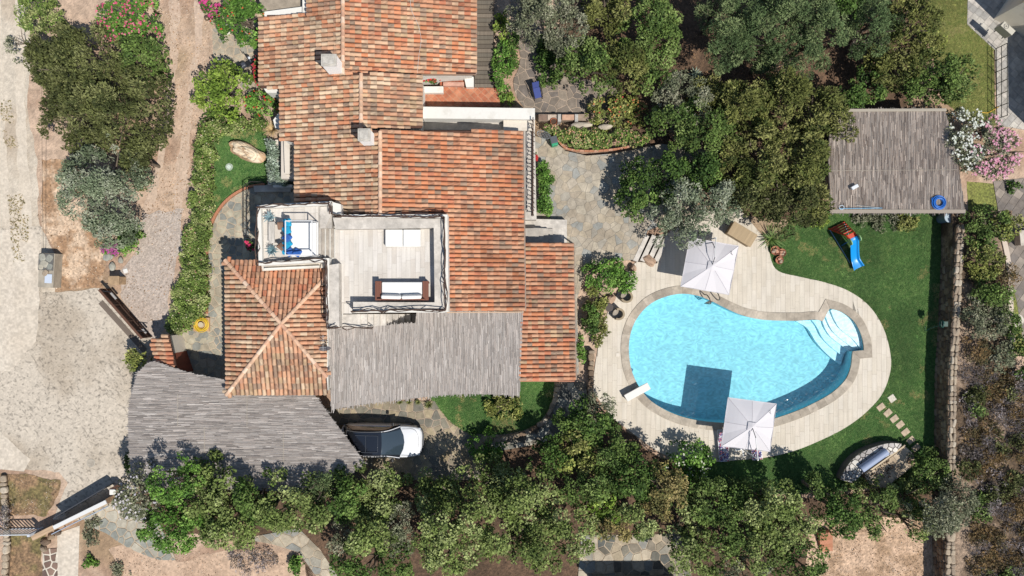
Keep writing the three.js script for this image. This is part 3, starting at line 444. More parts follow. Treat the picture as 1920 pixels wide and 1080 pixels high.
// walls under the main roofs
{
  const ins = (p, d) => { const [x0, z0, x1, z1] = bounds(p); const cx = (x0 + x1) / 2, cz = (z0 + z1) / 2; return p.map(q => [q[0] + Math.sign(cx - q[0]) * d, q[1] + Math.sign(cz - q[1]) * d * 0.5]); };
  const under = hf => (x, z) => hf(x, z) - 0.14;
  add('wall', prism([[leftPoly[10][0] + 0.3, leftPoly[12][1] + 0.2], [r1, leftPoly[12][1] + 0.2], [r1, leftPoly[11][1] - 0.1], [leftPoly[10][0] + 0.3, leftPoly[11][1] - 0.1]], 0, under(hL)), white, villa);
  add('wall', prism([[leftPoly[9][0] + 0.3, leftPoly[10][1]], [r2, leftPoly[10][1] + 0.15], [r2, leftPoly[8][1]], [leftPoly[9][0] + 0.3, leftPoly[8][1] - 0.1]], 0, under(hL)), white, villa);
  add('wall', prism([[leftPoly[7][0] + 0.3, leftPoly[8][1] - 0.4], [r3, leftPoly[8][1] - 0.4], [r3, leftPoly[7][1]], [leftPoly[7][0] + 0.3, leftPoly[7][1]]], 0, under(hL)), white, villa);
  add('wall', prism(ins(right1, 0.3), 0, under(h1)), white, villa); add('wall', prism(ins(right2, 0.15), 0, under(h2)), white, villa);
  add('wall', prism([[r3, right3[0][1] + 0.2], [right3[1][0] - 0.3, right3[0][1] + 0.2], [right3[1][0] - 0.3, right3[2][1] - 0.1], [r3, right3[2][1] - 0.1]], 0, x => Math.min(h3(x) - 0.14, 3.6)), white, villa);
  add('wall', prism(ins(wing, 0.2), 0, under(h4)), white, villa);
  const gut = std(A(150, 132, 118), 0.6), g = (a, b, r = 0.06) => add('gutter', bar(a, b, r, 8), gut, villa);
  g(WV(981, 246, 2.72), WV(985, 583, 2.72)); g(WV(1075, 455, 2.08), WV(1080, 712, 2.08)); g(WV(893, -60, 2.3), WV(893, 139, 2.3)); g(WV(780, 140, 2.9), WV(893, 140, 2.36), 0.045);
  add('downpipe', bar(WV(1076, 458, 2.05), WV(1076, 458, 0.2), 0.05, 8), gut, villa); add('downpipe', bar(WV(985, 580, 2.7), WV(985, 584, 1.9), 0.05, 8), gut, villa);
  // verge boards and flashing
  add('verge_board', beam(WV(892, 140.5, 2.42), WV(700, 140.5, 3.62), 0.04, 0.14), grain(A(170, 140, 118)), villa);
  add('verge_board', beam(V3(right3[2][0], 2.7, right3[2][1] + 0.06), V3(right3[3][0], h3(right3[3][0]) - 0.05, right3[2][1] + 0.06), 0.06, 0.12), grain(A(222, 190, 160)), villa);
  add('verge_board', beam(V3(wing[3][0], 2.6, wing[3][1] + 0.05), V3(wing[2][0], h4(wing[2][0]) - 0.04, wing[2][1] + 0.05), 0.06, 0.1), grain(A(214, 150, 120)), villa);
}
const limewash = std(A(252, 252, 250, 0.92), 0.9);
function chimney(px, py, w, d, hb, ht, ry = 0) {
  const [x, z] = W(px, py, ht), c = add('chimney', box(w, ht - hb + 0.5, d, x, (ht + hb - 0.5) / 2, z, ry), limewash, villa);
  add('chimney_cap', merge([box(w + 0.06, 0.07, d + 0.06, x, ht + 0.03, z, ry), box(w * 0.8, 0.06, d * 0.8, x, ht + 0.09, z, ry)]), grain(A(214, 208, 198)), c);
}
chimney(617, 113, 0.78, 0.6, 3.5, 5.3); chimney(683, 253, 0.62, 0.62, 4.0, 5.5);
add('cable', tube([[769, -20], [772, 20], [785, 50], [790, 75], [786, 105], [783, 138]].map(([a, b]) => { const x = onRoof([[a, b]], h1)[0]; return V3(x[0], h1(x[0]) + 0.14, x[1]); }), 0.012, 40, 4), std(A(225, 220, 212), 0.6), villa);
// roof terrace
const TF = 3.8, TL = 4.38, PT = 4.5;
const floorMats = [[230, 223, 214], [226, 218, 208], [234, 227, 219], [222, 213, 203]].map(c => std(A(...c).multiplyScalar(1.06), 0.8, { map: T_deck }));
{
  const core = [[485, 388, PT], [622, 380, PT], [638, 384, PT], [640, 407, PT], [833, 407, PT], [838, 583, PT], [637, 586, PT], [634, 613, PT], [615, 613, PT], [611, 490, PT], [485, 496, PT]].map(p => W(...p));
  add('wall', slab(core, 0.0, TF - 0.02), white, villa);
  const fl = add('terrace_floor', slab(WP([[624, 428], [815, 428], [820, 584], [634, 588]], TF), TF - 0.02, TF + 0.01), greyStone, villa);
  planks(fl, ccw(WP([[628, 430], [813, 430], [817, 567], [628, 567]], TF)), TF + 0.008, TF + 0.02, 0.27, 1.2, 0.007, floorMats, 501, 'floor_tile'); planks(fl, ccw(WP([[636, 567.5], [660, 567.5], [660, 588], [636, 588]], TF)), TF + 0.008, TF + 0.02, 0.27, 1.2, 0.012, floorMats, 502, 'floor_tile');
  const led = (px, y0, y1, m = paleStone) => add('ledge', slab(WP(px, y1), y0, y1), m, villa);
  // wide benches along the parapet
  led([[617, 497], [635, 494], [636, 612], [618, 614]], TF, PT - 0.02); led([[624, 408], [815, 410], [815, 427], [629, 430], [622, 400]], TF, PT - 0.02); led([[813, 410], [832, 409], [834, 567], [815, 567]], TF, PT - 0.025); led([[662, 566], [833, 567], [834, 579], [662, 580]], TF, PT - 0.02);
  const par = (px, y1 = PT + 0.02) => add('parapet', slab(WP(px, y1), TF - 0.4, y1), white, villa);
  par([[832, 407], [839, 407], [841, 585], [834, 585]]); par([[640, 402], [839, 402], [839, 408.5], [640, 408.5]], PT + 0.01); par([[661, 580], [834, 580], [834, 586], [661, 586]], PT + 0.01); par([[624, 379], [639, 383], [640, 402], [624, 400]], PT - 0.05);
  par([[482, 385], [489, 385], [492, 497], [485, 498]], 4.72); par([[489, 384], [622, 377], [622, 384], [489, 391]], 4.715); par([[489, 491], [609, 484], [610, 491], [490, 498]], 4.71); par([[611, 484], [617, 484], [619, 615], [612, 615]], PT - 0.03);
  // raised lounge corner
  const lg = add('lounge_floor', slab(WP([[489, 391], [622, 384], [622, 428], [602, 428], [602, 484], [490, 491]], TL), TF, TL), greyStone, villa);
  planks(lg, ccw(WP([[491, 393], [596, 387], [598, 482], [492, 489]], TL)), TL - 0.004, TL + 0.008, 0.6, 0.9, 0.014, floorMats, 503, 'floor_tile');
  led([[600, 388], [620, 386], [621, 402], [610, 428], [600, 428]], TF, PT - 0.04);
  [[600, 609], [609, 618], [618, 627]].forEach(([a, b], i) => { const h = TL - 0.145 * (i + 1); add('step', slab(WP([[a, 429], [b, 429], [b, 483], [a, 483]], h), TF, h), grain(A(186, 176, 164)), villa); add('riser', slab(WP([[b + 0.1, 429], [b + 1.2, 429], [b + 1.2, 483], [b + 0.1, 483]], h), h - 0.14, h - 0.004), white, villa); });  // white risers against greyer treads: sunlit faces painted into the colour
  // the white ledge over the tower roof
  add('ledge', slab(WP([[490, 498], [611, 491], [607, 502], [492, 508]], 3.75), 3.1, 3.75), whiteWarm, villa); add('ledge', slab(WP([[497, 503], [600, 498], [600, 501], [497, 506]], 3.8), 3.7, 3.95), white, villa);
  // stair going down beside the terrace
  add('landing', slab(WP([[634, 590], [676, 589], [676, 614], [634, 616]], 3.7), 2.4, 3.7), paleStone, villa);
  for (let i = 0; i < 9; i++) { const a = 676 + i * 11.6, h = 3.6 - i * 0.26; add('step', slab(WP([[a, 589], [a + 12.5, 589], [a + 12.5, 612 - i * 0.6], [a, 613 - i * 0.6]], h), h - 0.5, h), i < 4 ? paleStone : greyStone, villa); }  // lower steps take the greyer stone, shade put into their colour
  // branch-work railing on the parapets
  const iron = std(A(92, 72, 62), 0.6, { metalness: 0.2 });
  const rail = (pts, h, wob = 0.12, ht = 0.42) => { const P = pts.map(p => WV(p[0], p[1], h)), gs = [], r = RNG(Math.round(pts[0][0] * 7 + pts[0][1])); for (let i = 0; i + 1 < P.length; i++) { const a = P[i], b = P[i + 1], L = a.distanceTo(b), n = Math.max(1, Math.round(L / 0.45)), sd = V3(b.z - a.z, 0, a.x - b.x).normalize(); let last = null, la = null, lb = null; for (let k = 0; k <= n; k++) { const c = a.clone().lerp(b, k / n), lo = c.clone().addScaledVector(sd, (r() - 0.5) * wob * 0.4).add(V3(0, 0.06, 0)), hi = c.clone().addScaledVector(sd, (r() - 0.5) * wob).add(V3(0, ht + (r() - 0.5) * 0.06, 0)), mid = c.clone().addScaledVector(sd, (r() - 0.5) * wob * 1.8).add(V3(0, ht * (0.2 + r() * 0.6), 0)); if (la) { gs.push(bar(la, hi, 0.03, 5)); gs.push(bar(lb, lo, 0.026, 5)); gs.push(bar(r() > 0.5 ? lb : la, mid, 0.022, 4)); gs.push(bar(last, mid, 0.022, 4)); } la = hi; lb = lo; last = mid; if (k % 4 === 0) gs.push(bar(c, hi, 0.028, 5)); } } add('railing', merge(gs), iron, villa); };
  rail([[486, 497], [486, 388], [620, 380.5], [624, 402], [640, 407], [829, 407], [833, 408], [836, 580], [661, 583]], PT + 0.02, 0.16);
  rail([[487, 494], [608, 487], [613, 489], [616, 614], [634, 613]], PT + 0.0, 0.16);
  rail([[636, 613], [700, 613]], 3.5, 0.2, 0.5);
}
// east balcony and its white walls
{
  const BH = 2.3;
  add('wall', slab(WP([[793, 200], [1003, 203], [1003, 224], [793, 222]], BH), 0, BH), white, villa);
  add('balcony_floor', slab(WP([[793, 222], [944, 224], [944, 244], [793, 243]], 1.4), 0, 1.4), greyStone, villa);
  add('wall', slab(WP([[944, 224], [1003, 224], [1003, 245], [944, 245]], BH - 0.3), 0, BH - 0.3), whiteWarm, villa);
  add('balcony_floor', slab(WP([[976, 245], [1003, 245], [1006, 412], [980, 412]], BH - 0.5), 0, BH - 0.5), paleStone, villa);
  const iron = std(A(92, 72, 62), 0.6, { metalness: 0.2 }), gs = [], r = RNG(91), P = [];
  for (let i = 0; i <= 24; i++) P.push([W(998, 226 + i * 7.5, BH - 0.5)[0], W(998, 226 + i * 7.5, BH - 0.5)[1]]);
  for (let i = 0; i < 24; i++) { const a = P[i], b = P[i + 1], j = () => (r() - 0.5) * 0.1; gs.push(bar(V3(a[0] + 0.02, 2.62, a[1]), V3(b[0] + 0.02, 2.62, b[1]), 0.032, 5), bar(V3(a[0], 1.9, a[1]), V3(b[0], 1.9, b[1]), 0.03, 5), bar(V3(a[0] + j(), 1.9, a[1]), V3(b[0] + 0.1 + j(), 2.6, b[1] + j()), 0.026, 4), bar(V3(a[0] - 0.1 + j(), 2.25, a[1] + j()), V3(b[0] + j(), 2.4, b[1]), 0.026, 4)); }
  add('railing', merge(gs), iron, villa);
  // stair on the east side
  add('landing', slab(WP([[984, 410], [1063, 412], [1063, 428], [984, 428]], 1.0), 0.3, 1.0), paleStone, villa);
  add('landing', slab(WP([[1036, 428], [1063, 428], [1063, 456], [1036, 456]], 0.98), 0.3, 0.98), paleStone, villa);
  for (let i = 0; i < 4; i++) add('step', slab(WP([[1000 + i * 9, 428], [1010 + i * 9, 428], [1010 + i * 9, 456], [1000 + i * 9, 456]], 1.3), 0.3, 1.55 - i * 0.15), greyStone, villa);
  add('landing', slab(WP([[984, 428], [1001, 428], [1001, 456], [984, 456]], 1.6), 0.3, 1.6), greyStone, villa);
  // west: small walls, window ledge
  add('ledge', slab(WP([[527, 262], [553, 262], [553, 335], [527, 335]], 1.6), 0, 1.6), stucco(A(214, 204, 192)), villa); add('ledge', slab(WP([[532, 264], [543, 264], [543, 326], [534, 326]], 1.9), 1.5, 1.9), whiteWarm, villa);
  add('ledge', slab(WP([[493, 164], [522, 164], [522, 174], [500, 174]], 2.2), 0, 2.2), white, villa); add('wall', slab(WP([[512, 225], [528, 205], [530, 240], [516, 240]], 1.6), 0, 1.6), white, villa);
  // small recessed terrace at the north end
  add('terrace_floor', slab(WP([[470, -60], [575, -60], [575, 22], [494, 30]], 2.2), 0, 2.2), grain(A(178, 164, 146)), villa);
  add('parapet', slab(WP([[494, 22], [570, 12], [570, 24], [497, 34]], 2.7), 2.0, 2.7), white, villa); add('parapet', slab(WP([[567, -60], [578, -60], [578, 26], [567, 26]], 2.9), 2.0, 2.9), white, villa);
  // front terrace of the west rooms
  add('west_step', slab(WP([[475, 348], [545, 346], [545, 359], [477, 360]], 0.3), 0, 0.3), greyStone, villa);
}
// terracotta terrace, timber deck on the north-east side
{
  const tp = ccw(WP([[792, 163], [935, 165], [938, 200], [792, 200]], 0.6)), t = tag(add('tiled_terrace', slab(tp, 0, 0.6), grain(A(214, 176, 146))), null, null, null, 'structure');
  planks(t, tp, 0.59, 0.612, 0.31, 0.31, 0.022, [[206, 130, 94], [196, 118, 84], [214, 142, 106], [202, 124, 90]].map(c => grain(A(...c), 0.7)), 511, 'floor_tile', Math.PI / 4, false);
  const t2p = ccw(WP([[825, 140], [872, 140], [872, 160], [825, 160]], 0.7)), t2 = tag(add('tiled_terrace', slab(t2p, 0, 0.7), grain(A(214, 176, 146))), null, null, null, 'structure');
  planks(t2, t2p, 0.69, 0.712, 0.31, 0.31, 0.022, [[196, 108, 74], [184, 98, 68], [204, 120, 84]].map(c => grain(A(...c), 0.7)), 513, 'floor_tile', Math.PI / 4, false);
  const w = tag(add('terrace_wall', merge([slab(WP([[792, 162], [831, 162], [831, 174], [792, 174]], 0.95), 0, 0.95), slab(WP([[870, 144], [888, 144], [888, 163], [874, 163]], 1.0), 0, 1.0)]), white), 'low white planter walls edging the terracotta terrace behind the house', 'wall');
  add('bench_top', slab(WP([[831, 154], [870, 154], [870, 161], [831, 161]], 0.9), 0.5, 0.9), grain(A(226, 176, 156)), w);
  const dk = tag(add('timber_deck', slab(WP([[890, -60], [926, -60], [926, 163], [890, 163]], 0.5), 0, 0.48), grain(A(70, 60, 50))), null, null, null, 'structure'), mats = [[122, 112, 98], [108, 98, 86], [134, 122, 108], [116, 108, 96]].map(c => wood(A(...c)));
  for (let i = 0; i < 27; i++) add('deck_board', slab(WP([[890, -56 + i * 8.2], [925, -56 + i * 8.2], [925, -49 + i * 8.2], [890, -49 + i * 8.2]], 0.5), 0.47, 0.51), mats[i % 4], dk);
}

// ---------- reed pergolas ----------
const reedMat = std(new THREE.Color(1, 1, 1), 0.9, { vertexColors: true });
function reedMat2(region, y, along, pitch, seed, tones, sag = 0.02) {        // reeds laid side by side; along = 'x' or 'z'
  const r = RNG(seed), reg = dedupe(ccw(region)), [x0, z0, x1, z1] = bounds(reg), pos = [], col = [], ax = along === 'x';
  const lo = ax ? z0 : x0, hi = ax ? z1 : x1, C = new THREE.Color();
  for (let c = lo; c < hi; c += pitch * (0.8 + 0.4 * r()) * (r() < 0.05 ? 1.8 : 1)) {
    const hits = []; for (let i = 0; i < reg.length; i++) { const a = reg[i], b = reg[(i + 1) % reg.length], ca = (ax ? a[1] : a[0]) - c, cb = (ax ? b[1] : b[0]) - c; if ((ca > 0) !== (cb > 0)) { const t = ca / (ca - cb); hits.push(ax ? a[0] + (b[0] - a[0]) * t : a[1] + (b[1] - a[1]) * t); } } hits.sort((a, b) => a - b);
    for (let h = 0; h + 1 < hits.length; h += 2) {
      let s = hits[h] - r() * r() * 0.22; const end = hits[h + 1] + r() * r() * 0.26 - 0.03;
      while (s < end) {
        const e = Math.min(end, s + 0.25 + r() * 0.75), w = pitch * (0.36 + r() * 0.2), hh = 0.01 + r() * 0.022, dy = r() * 0.02, sk = (r() - 0.5) * 0.05;
        C.copy(tones[Math.floor(r() * tones.length)]).multiplyScalar(0.8 + 0.36 * r());
        const q = [[s, c - w, y], [e, c - w + sk, y], [e, c + sk, y + hh + dy], [s, c, y + hh + dy], [e, c + w + sk, y], [s, c + w, y]].map(p => ax ? [p[0], p[2], p[1]] : [p[1], p[2], p[0]]);
        for (const [a, b, d] of [[0, 1, 2], [0, 2, 3], [3, 2, 4], [3, 4, 5]]) { const T = ax ? [a, d, b] : [a, b, d]; for (const k of T) { pos.push(...q[k]); col.push(C.r, C.g, C.b); } }
        s = e + 0.005;
      }
    }
  }
  const g = new THREE.BufferGeometry(); g.setAttribute('position', new THREE.Float32BufferAttribute(pos, 3)); g.setAttribute('color', new THREE.Float32BufferAttribute(col, 3)); g.computeVertexNormals(); return g;
}
const reedTones = [A(204, 196, 190), A(196, 189, 184), A(212, 205, 199), A(190, 182, 176), A(202, 192, 185)], underMat = grain(A(150, 142, 136)), poleMat = wood(A(140, 112, 88));
function pergola(label, px, y, along, seed, posts, seams, tones = reedTones) {
  const t = thing('reed_pergola', label, 'pergola'), p = WP(px, y);
  add('mat_backing', slab(p, y - 0.05, y), underMat, t); tag(add('reed_matting', reedMat2(p, y, along, 0.042, seed, tones), reedMat, t), null, null, null, 'stuff');
  for (const q of posts) { const [x, z] = W(q[0], q[1], y); add('post', cyl(0.07, 0.08, y - 0.05, x, (y - 0.05) / 2, z, 10), poleMat, t); }
  for (const s of seams) add('batten', beam(WV(s[0], s[1], y + 0.03), WV(s[2], s[3], y + 0.03), 0.025, 0.02), grain(A(196, 186, 172)), t);
  const [x0, z0, x1, z1] = bounds(p); for (let i = 1; i < 5; i++) { const q = along === 'x' ? clipConvex(dedupe(ccw(p)), [[x0 + (x1 - x0) * i / 5, z0], [x0 + (x1 - x0) * i / 5 + 0.1, z0], [x0 + (x1 - x0) * i / 5 + 0.1, z1], [x0 + (x1 - x0) * i / 5, z1]]) : clipConvex(dedupe(ccw(p)), [[x0, z0 + (z1 - z0) * i / 5], [x1, z0 + (z1 - z0) * i / 5], [x1, z0 + (z1 - z0) * i / 5 + 0.1], [x0, z0 + (z1 - z0) * i / 5 + 0.1]]); if (q.length > 2) add('beam', slab(dedupe(q), y - 0.2, y - 0.055), poleMat, t); }
  return t;
}
pergola('grey reed-covered pergola between the tower roof and the east wing, over the south terrace', [[614, 619], [636, 614], [700, 612], [779, 606], [781, 584], [981, 584], [979, 620], [974, 742], ...spl([[974, 742], [900, 739], [830, 741], [760, 749], [690, 757], [621, 768]], 4).slice(1)], 2.75, 'z', 601, [[625, 755], [740, 745], [860, 736], [965, 736]], []);
pergola('large grey reed-covered carport roof below the hipped tower, with the white car half under it', [...spl([[258, 700], [283, 678], [320, 688], [360, 700], [425, 712]], 4), [428, 741], [590, 741], [685, 868], [640, 900], [580, 925], [480, 920], [252, 912], ...spl([[248, 900], [241, 820], [243, 760], [258, 700]], 4).slice(0, -1)], 2.5, 'x', 603, [[255, 720], [250, 890], [420, 720], [585, 750], [670, 865], [480, 900]], [[333, 738, 333, 800], [463, 742, 463, 800], [531, 810, 531, 900], [383, 800, 383, 905]]);
const cab = pergola('grey-brown reed-roofed cabana beside the lawn, with a blue hose coil on top', [[1583, 207], [1640, 205], [1772, 206], [1795, 300], [1809, 392], [1809, 400], [1557, 400], [1553, 300], [1555, 250]], 2.6, 'z', 605, [[1565, 390], [1800, 390], [1590, 215], [1765, 215]], [], [A(206, 193, 181), A(202, 188, 176), A(211, 198, 186), A(196, 183, 172)]);
add('edge_board', beam(WV(1580, 207, 2.63), WV(1774, 206, 2.63), 0.16, 0.06), wood(A(188, 178, 162)), cab); add('edge_board', beam(WV(1556, 396, 2.63), WV(1810, 396, 2.63), 0.2, 0.05), wood(A(176, 164, 150)), cab); add('batten', beam(WV(1553, 320, 2.64), WV(1795, 318, 2.64), 0.02, 0.02), grain(A(196, 186, 172)), cab);
// ---------- stone walls and hillside ----------
const dryStones = [[150, 126, 104], [132, 112, 94], [168, 146, 122], [120, 104, 90], [176, 158, 136], [142, 116, 92]].map(c => grain(A(...c), 0.92, { bumpMap: T_bump, bumpScale: 0.03 })), paleStones = [[206, 188, 164], [190, 172, 150], [216, 202, 182], [178, 160, 140]].map(c => grain(A(...c), 0.92, { bumpMap: T_bump, bumpScale: 0.03 }));
const rockVar = []; for (let i = 0; i < 8; i++) { const g = rock(1, 1, 1, 900 + i, 2, 0.16), p = g.attributes.position, f = v => Math.sign(v) * Math.pow(Math.min(1, Math.abs(v)), 0.55) * 0.5; for (let k = 0; k < p.count; k++) p.setXYZ(k, f(p.getX(k)), f(p.getY(k)), f(p.getZ(k))); g.computeVertexNormals(); rockVar.push(g); }
function put(name, geo, mat, parent, pos, rot, sc) { const m = add(name, geo, mat, parent); m.position.set(...pos); m.rotation.set(...rot); m.scale.set(...sc); return m; }
function stoneWall(label, ptsPx, base, h, thick, seed, face = true, topM = paleStones) {
  const t = thing('stone_wall', label, 'wall'), r = RNG(seed), P = ptsPx.map(p => W(p[0], p[1], base));
  for (let s = 0; s + 1 < P.length; s++) {
    const a = P[s], b = P[s + 1], L = Math.hypot(b[0] - a[0], b[1] - a[1]), ux = (b[0] - a[0]) / L, uz = (b[1] - a[1]) / L, nx = uz, nz = -ux, ry = Math.atan2(-uz, ux);   // n points to the right of the run
    add('mortar_core', box(L, h - 0.06, thick - 0.12, (a[0] + b[0]) / 2 + nx * thick / 2, base + (h - 0.06) / 2, (a[1] + b[1]) / 2 + nz * thick / 2, ry), grain(A(128, 108, 88)), t);
    if (face) for (let y = 0.1; y < h - 0.05; y += 0.235) for (let l = r() * 0.2; l < L;) { const w = 0.26 + r() * 0.26; put('stone', rockVar[Math.floor(r() * 8)], dryStones[Math.floor(r() * 6)], t, [a[0] + ux * (l + w / 2) + nx * 0.06, base + y + (r() - 0.5) * 0.04, a[1] + uz * (l + w / 2) + nz * 0.06], [0, ry, (r() - 0.5) * 0.2], [w * 1.04, 0.25, 0.22 + r() * 0.08]); l += w; }
    for (let l = 0; l < L;) { const w = 0.2 + r() * 0.34, n = thick > 0.38 ? 2 : 1; for (let k = 0; k < n; k++) put('stone', rockVar[Math.floor(r() * 8)], topM[Math.floor(r() * topM.length)], t, [a[0] + ux * (l + w / 2) + nx * thick * (k + 0.5 + (r() - 0.5) * 0.15) / n, base + h - 0.05, a[1] + uz * (l + w / 2) + nz * thick * (k + 0.5) / n], [(r() - 0.5) * 0.2, ry + (r() - 0.5) * 0.5, (r() - 0.5) * 0.2], [w * (0.9 + r() * 0.25), 0.18 + r() * 0.14, thick / n * (0.85 + r() * 0.35)]); l += w; }
  }
  return t;
}
const HILL = 1.15;
const hillTex = tex(1024, 12, (u, v) => { const a = fbm(u * 9, v * 9, 9, 241, 4), b = fbm(u * 80, v * 80, 80, 242, 3, 0.85); return mul3(mix3([166, 144, 124], [104, 86, 68], sm(0.35, 0.65, a)), 0.6 + 0.72 * b); });
struct('hillside', slab(WP([[1786, 395], [1898, 395], [1890, 470], [1900, 640], [1905, 720], [2200, 720], [2200, 1300], [1786, 1300]], HILL), 0, HILL), mapped(hillTex, 0.98, { bumpMap: T_bump, bumpScale: 0.08 }));
stoneWall('long dry-stone boundary wall between the pool lawn and the scrub slope', [[1768, 424], [1760, 600], [1754, 700], [1752, 860]], 0, 1.4, 0.42, 41);
stoneWall('short dry-stone wall beside the bare dirt yard, continuing the boundary wall', [[1749, 985], [1750, 1110]], 0, 1.3, 0.55, 43);
stoneWall('low dry-stone retaining wall between the pool deck and the narrow planted bed', [[1103, 655], [1100, 745]], 0, 0.5, 0.35, 45, false, dryStones);
stoneWall('curved low garden wall bordering the south lawn and the flagstone steps', [[1042, 716], [1034, 752], [1018, 785], [985, 806], [935, 818]], 0, 0.35, 0.28, 46, false, [...dryStones, ...paleStones]);
stoneWall('row of rough boulders along the left edge of the dry verge by the railing', [[6, 890], [10, 960], [12, 1020], [8, 1100]], 0, 0.3, 0.36, 47, false);
{ // thin flat rocks between the north paving and the flowering hedge
  for (const [px, py, w, d, l] of [[1090, 235, 1.3, 0.4, 'long pale flat rock lying at the edge of the flowering hedge, the larger one'], [1135, 238, 0.9, 0.36, 'smaller pale flat rock right of the long one by the flowering hedge']]) { const [x, z] = W(px, py, 0.7); put('flat_rock', rock(0.5, 0.5, 0.5, px, 2, 0.2), paleStones[2], null, [x, 0.75, z], [0, 0.03, 0], [w, 0.3, d]); }
  tag(scene.children.at(-2), 'long pale flat rock at the edge of the flowering hedge, the larger one', 'rock'); tag(scene.children.at(-1), 'smaller pale flat rock right of the long one by the flowering hedge', 'rock');
}
// boulder on the small west lawn
{ const [x, z] = W(460, 284, 0.5), b = put('boulder', rock(1, 1, 1, 77, 4, 0.3), mapped(tex(256, 0.9, (u, v) => { const a = fbm(u * 5, v * 5, 5, 251, 4), b = Math.abs(fbm(u * 4, v * 7, 4, 252, 3) - 0.5); return mul3(mix3([240, 222, 194], [196, 160, 124], sm(0.4, 0.7, a)), 0.72 + 0.3 * sm(0.0, 0.05, b)); }), 0.9, { bumpMap: T_bump, bumpScale: 0.08 }), null, [x, 0.22, z], [0.1, -0.42, 0.1], [1.25, 0.55, 0.52]); tag(b, 'long weathered sandstone boulder lying on the small west lawn', 'boulder'); }
{ const [x, z] = W(430, 313), d = thing('lawn_light', 'round pale disc light set in the small west lawn', 'light', [x, 0.02, z]); add('disc', cyl(0.22, 0.24, 0.03, 0, 0.01, 0, 20), std(A(190, 200, 186), 0.4), d); add('glass_centre', cyl(0.13, 0.13, 0.02, 0, 0.03, 0, 18), std(A(214, 226, 216), 0.2), d); }
// ---------- pool furniture ----------
const canopyMat = new THREE.MeshPhysicalMaterial({ color: A(232, 228, 232), roughness: 0.9, side: THREE.DoubleSide, transmission: 0.12, thickness: 0 }), whiteMetal = std(A(232, 232, 232), 0.4), darkMetal = std(A(70, 72, 76), 0.45, { metalness: 0.3 });
const seamMat = std(A(206, 202, 208), 0.9);
function parasol(label, corners, hEdge, hTop, pole, armSide) {
  const P = corners.map(c => WV(c[0], c[1], hEdge)), cx = P.reduce((s, p) => s + p.x, 0) / 4, cz = P.reduce((s, p) => s + p.z, 0) / 4;
  const t = thing('cantilever_parasol', label, 'parasol', [cx, 0, cz]); P.forEach(p => { p.x -= cx; p.z -= cz; });
  const rim = []; for (let i = 0; i < 4; i++) { rim.push(P[i], P[i].clone().lerp(P[(i + 1) % 4], 0.5).multiplyScalar(1).setY(hEdge + 0.0)); }
  const top = V3(0, hTop, 0), pos = [], N = 6;
  for (let i = 0; i < 8; i++) { const a = rim[i], b = rim[(i + 1) % 8]; for (let k = 0; k < N; k++) { const t0 = 0.06 + 0.94 * k / N, t1 = 0.06 + 0.94 * (k + 1) / N, f = (p, s, edge) => { const q = top.clone().lerp(p, s); q.y += 0.05 * Math.sin(Math.PI * s) ; return q; }, m0 = f(a.clone().lerp(b, 0.5), t0), m1 = f(a.clone().lerp(b, 0.5), t1); m0.y -= 0.055 * t0; m1.y -= 0.055 * t1; const A0 = f(a, t0), A1 = f(a, t1), B0 = f(b, t0), B1 = f(b, t1); for (const q of [A0, A1, m1, A0, m1, m0, m0, m1, B1, m0, B1, B0]) pos.push(q.x, q.y, q.z); } }
  const g = new THREE.BufferGeometry(); g.setAttribute('position', new THREE.Float32BufferAttribute(pos, 3)); g.computeVertexNormals(); add('canopy', g, canopyMat, t);
  const vp = []; for (let i = 0; i < 8; i++) { const a = top.clone().lerp(rim[i], 0.17).setY(hTop - 0.02), b = top.clone().lerp(rim[(i + 1) % 8], 0.17).setY(hTop - 0.02), c = V3(0, hTop + 0.1, 0); a.y += (i % 2) * 0.03; b.y += ((i + 1) % 2) * 0.03; for (const q of [c, b, a]) vp.push(q.x, q.y, q.z); }
  const vg = new THREE.BufferGeometry(); vg.setAttribute('position', new THREE.Float32BufferAttribute(vp, 3)); vg.computeVertexNormals(); add('vent_cap', vg, canopyMat, t);
  for (let i = 0; i < 8; i++) add('rib', bar(V3(0, hTop - 0.06, 0), rim[i].clone().setY(hEdge - 0.03), 0.014, 5), whiteMetal, t);
  for (let i = 0; i < 8; i++) add('seam', tube([0.1, 0.4, 0.7, 0.99].map(q => { const p = top.clone().lerp(rim[i], q); p.y += 0.05 * Math.sin(Math.PI * q) + 0.004; return p; }), 0.011, 8, 4), seamMat, t);
  for (let i = 0; i < 4; i++) add('hem', beam(rim[i * 2].clone().setY(hEdge - 0.02), rim[(i * 2 + 2) % 8].clone().setY(hEdge - 0.02), 0.012, 0.06), canopyMat, t);
  const pw = W(pole[0], pole[1], 0), pb = V3(pw[0] - cx, 0.06, pw[1] - cz), pt = V3(pb.x, 2.75, pb.z), ar = V3(pb.x * 0.3, 2.98, pb.z * 0.3);
  add('base', merge([box(0.95, 0.05, 0.09, pb.x, 0.075, pb.z, armSide), box(0.09, 0.05, 0.95, pb.x, 0.076, pb.z, armSide)]), whiteMetal, t); add('pole', bar(pb, pt, 0.04, 10), whiteMetal, t); add('arm', bar(pt, ar, 0.028, 8), whiteMetal, t); add('arm', bar(pb.clone().setY(1.7), pb.clone().lerp(ar, 0.55).setY(2.85), 0.022, 8), darkMetal, t); add('hanger', bar(ar, V3(0, hTop, 0), 0.022, 6), darkMetal, t);
  add('strap', tube([V3(P[1].x * 0.72, hEdge + 0.24, P[1].z * 0.72), V3(P[1].x * 0.7, hEdge + 0.3, P[1].z * 0.62), V3(P[1].x * 0.76, hEdge + 0.2, P[1].z * 0.54)], 0.012, 10, 4), darkMetal, t);
}
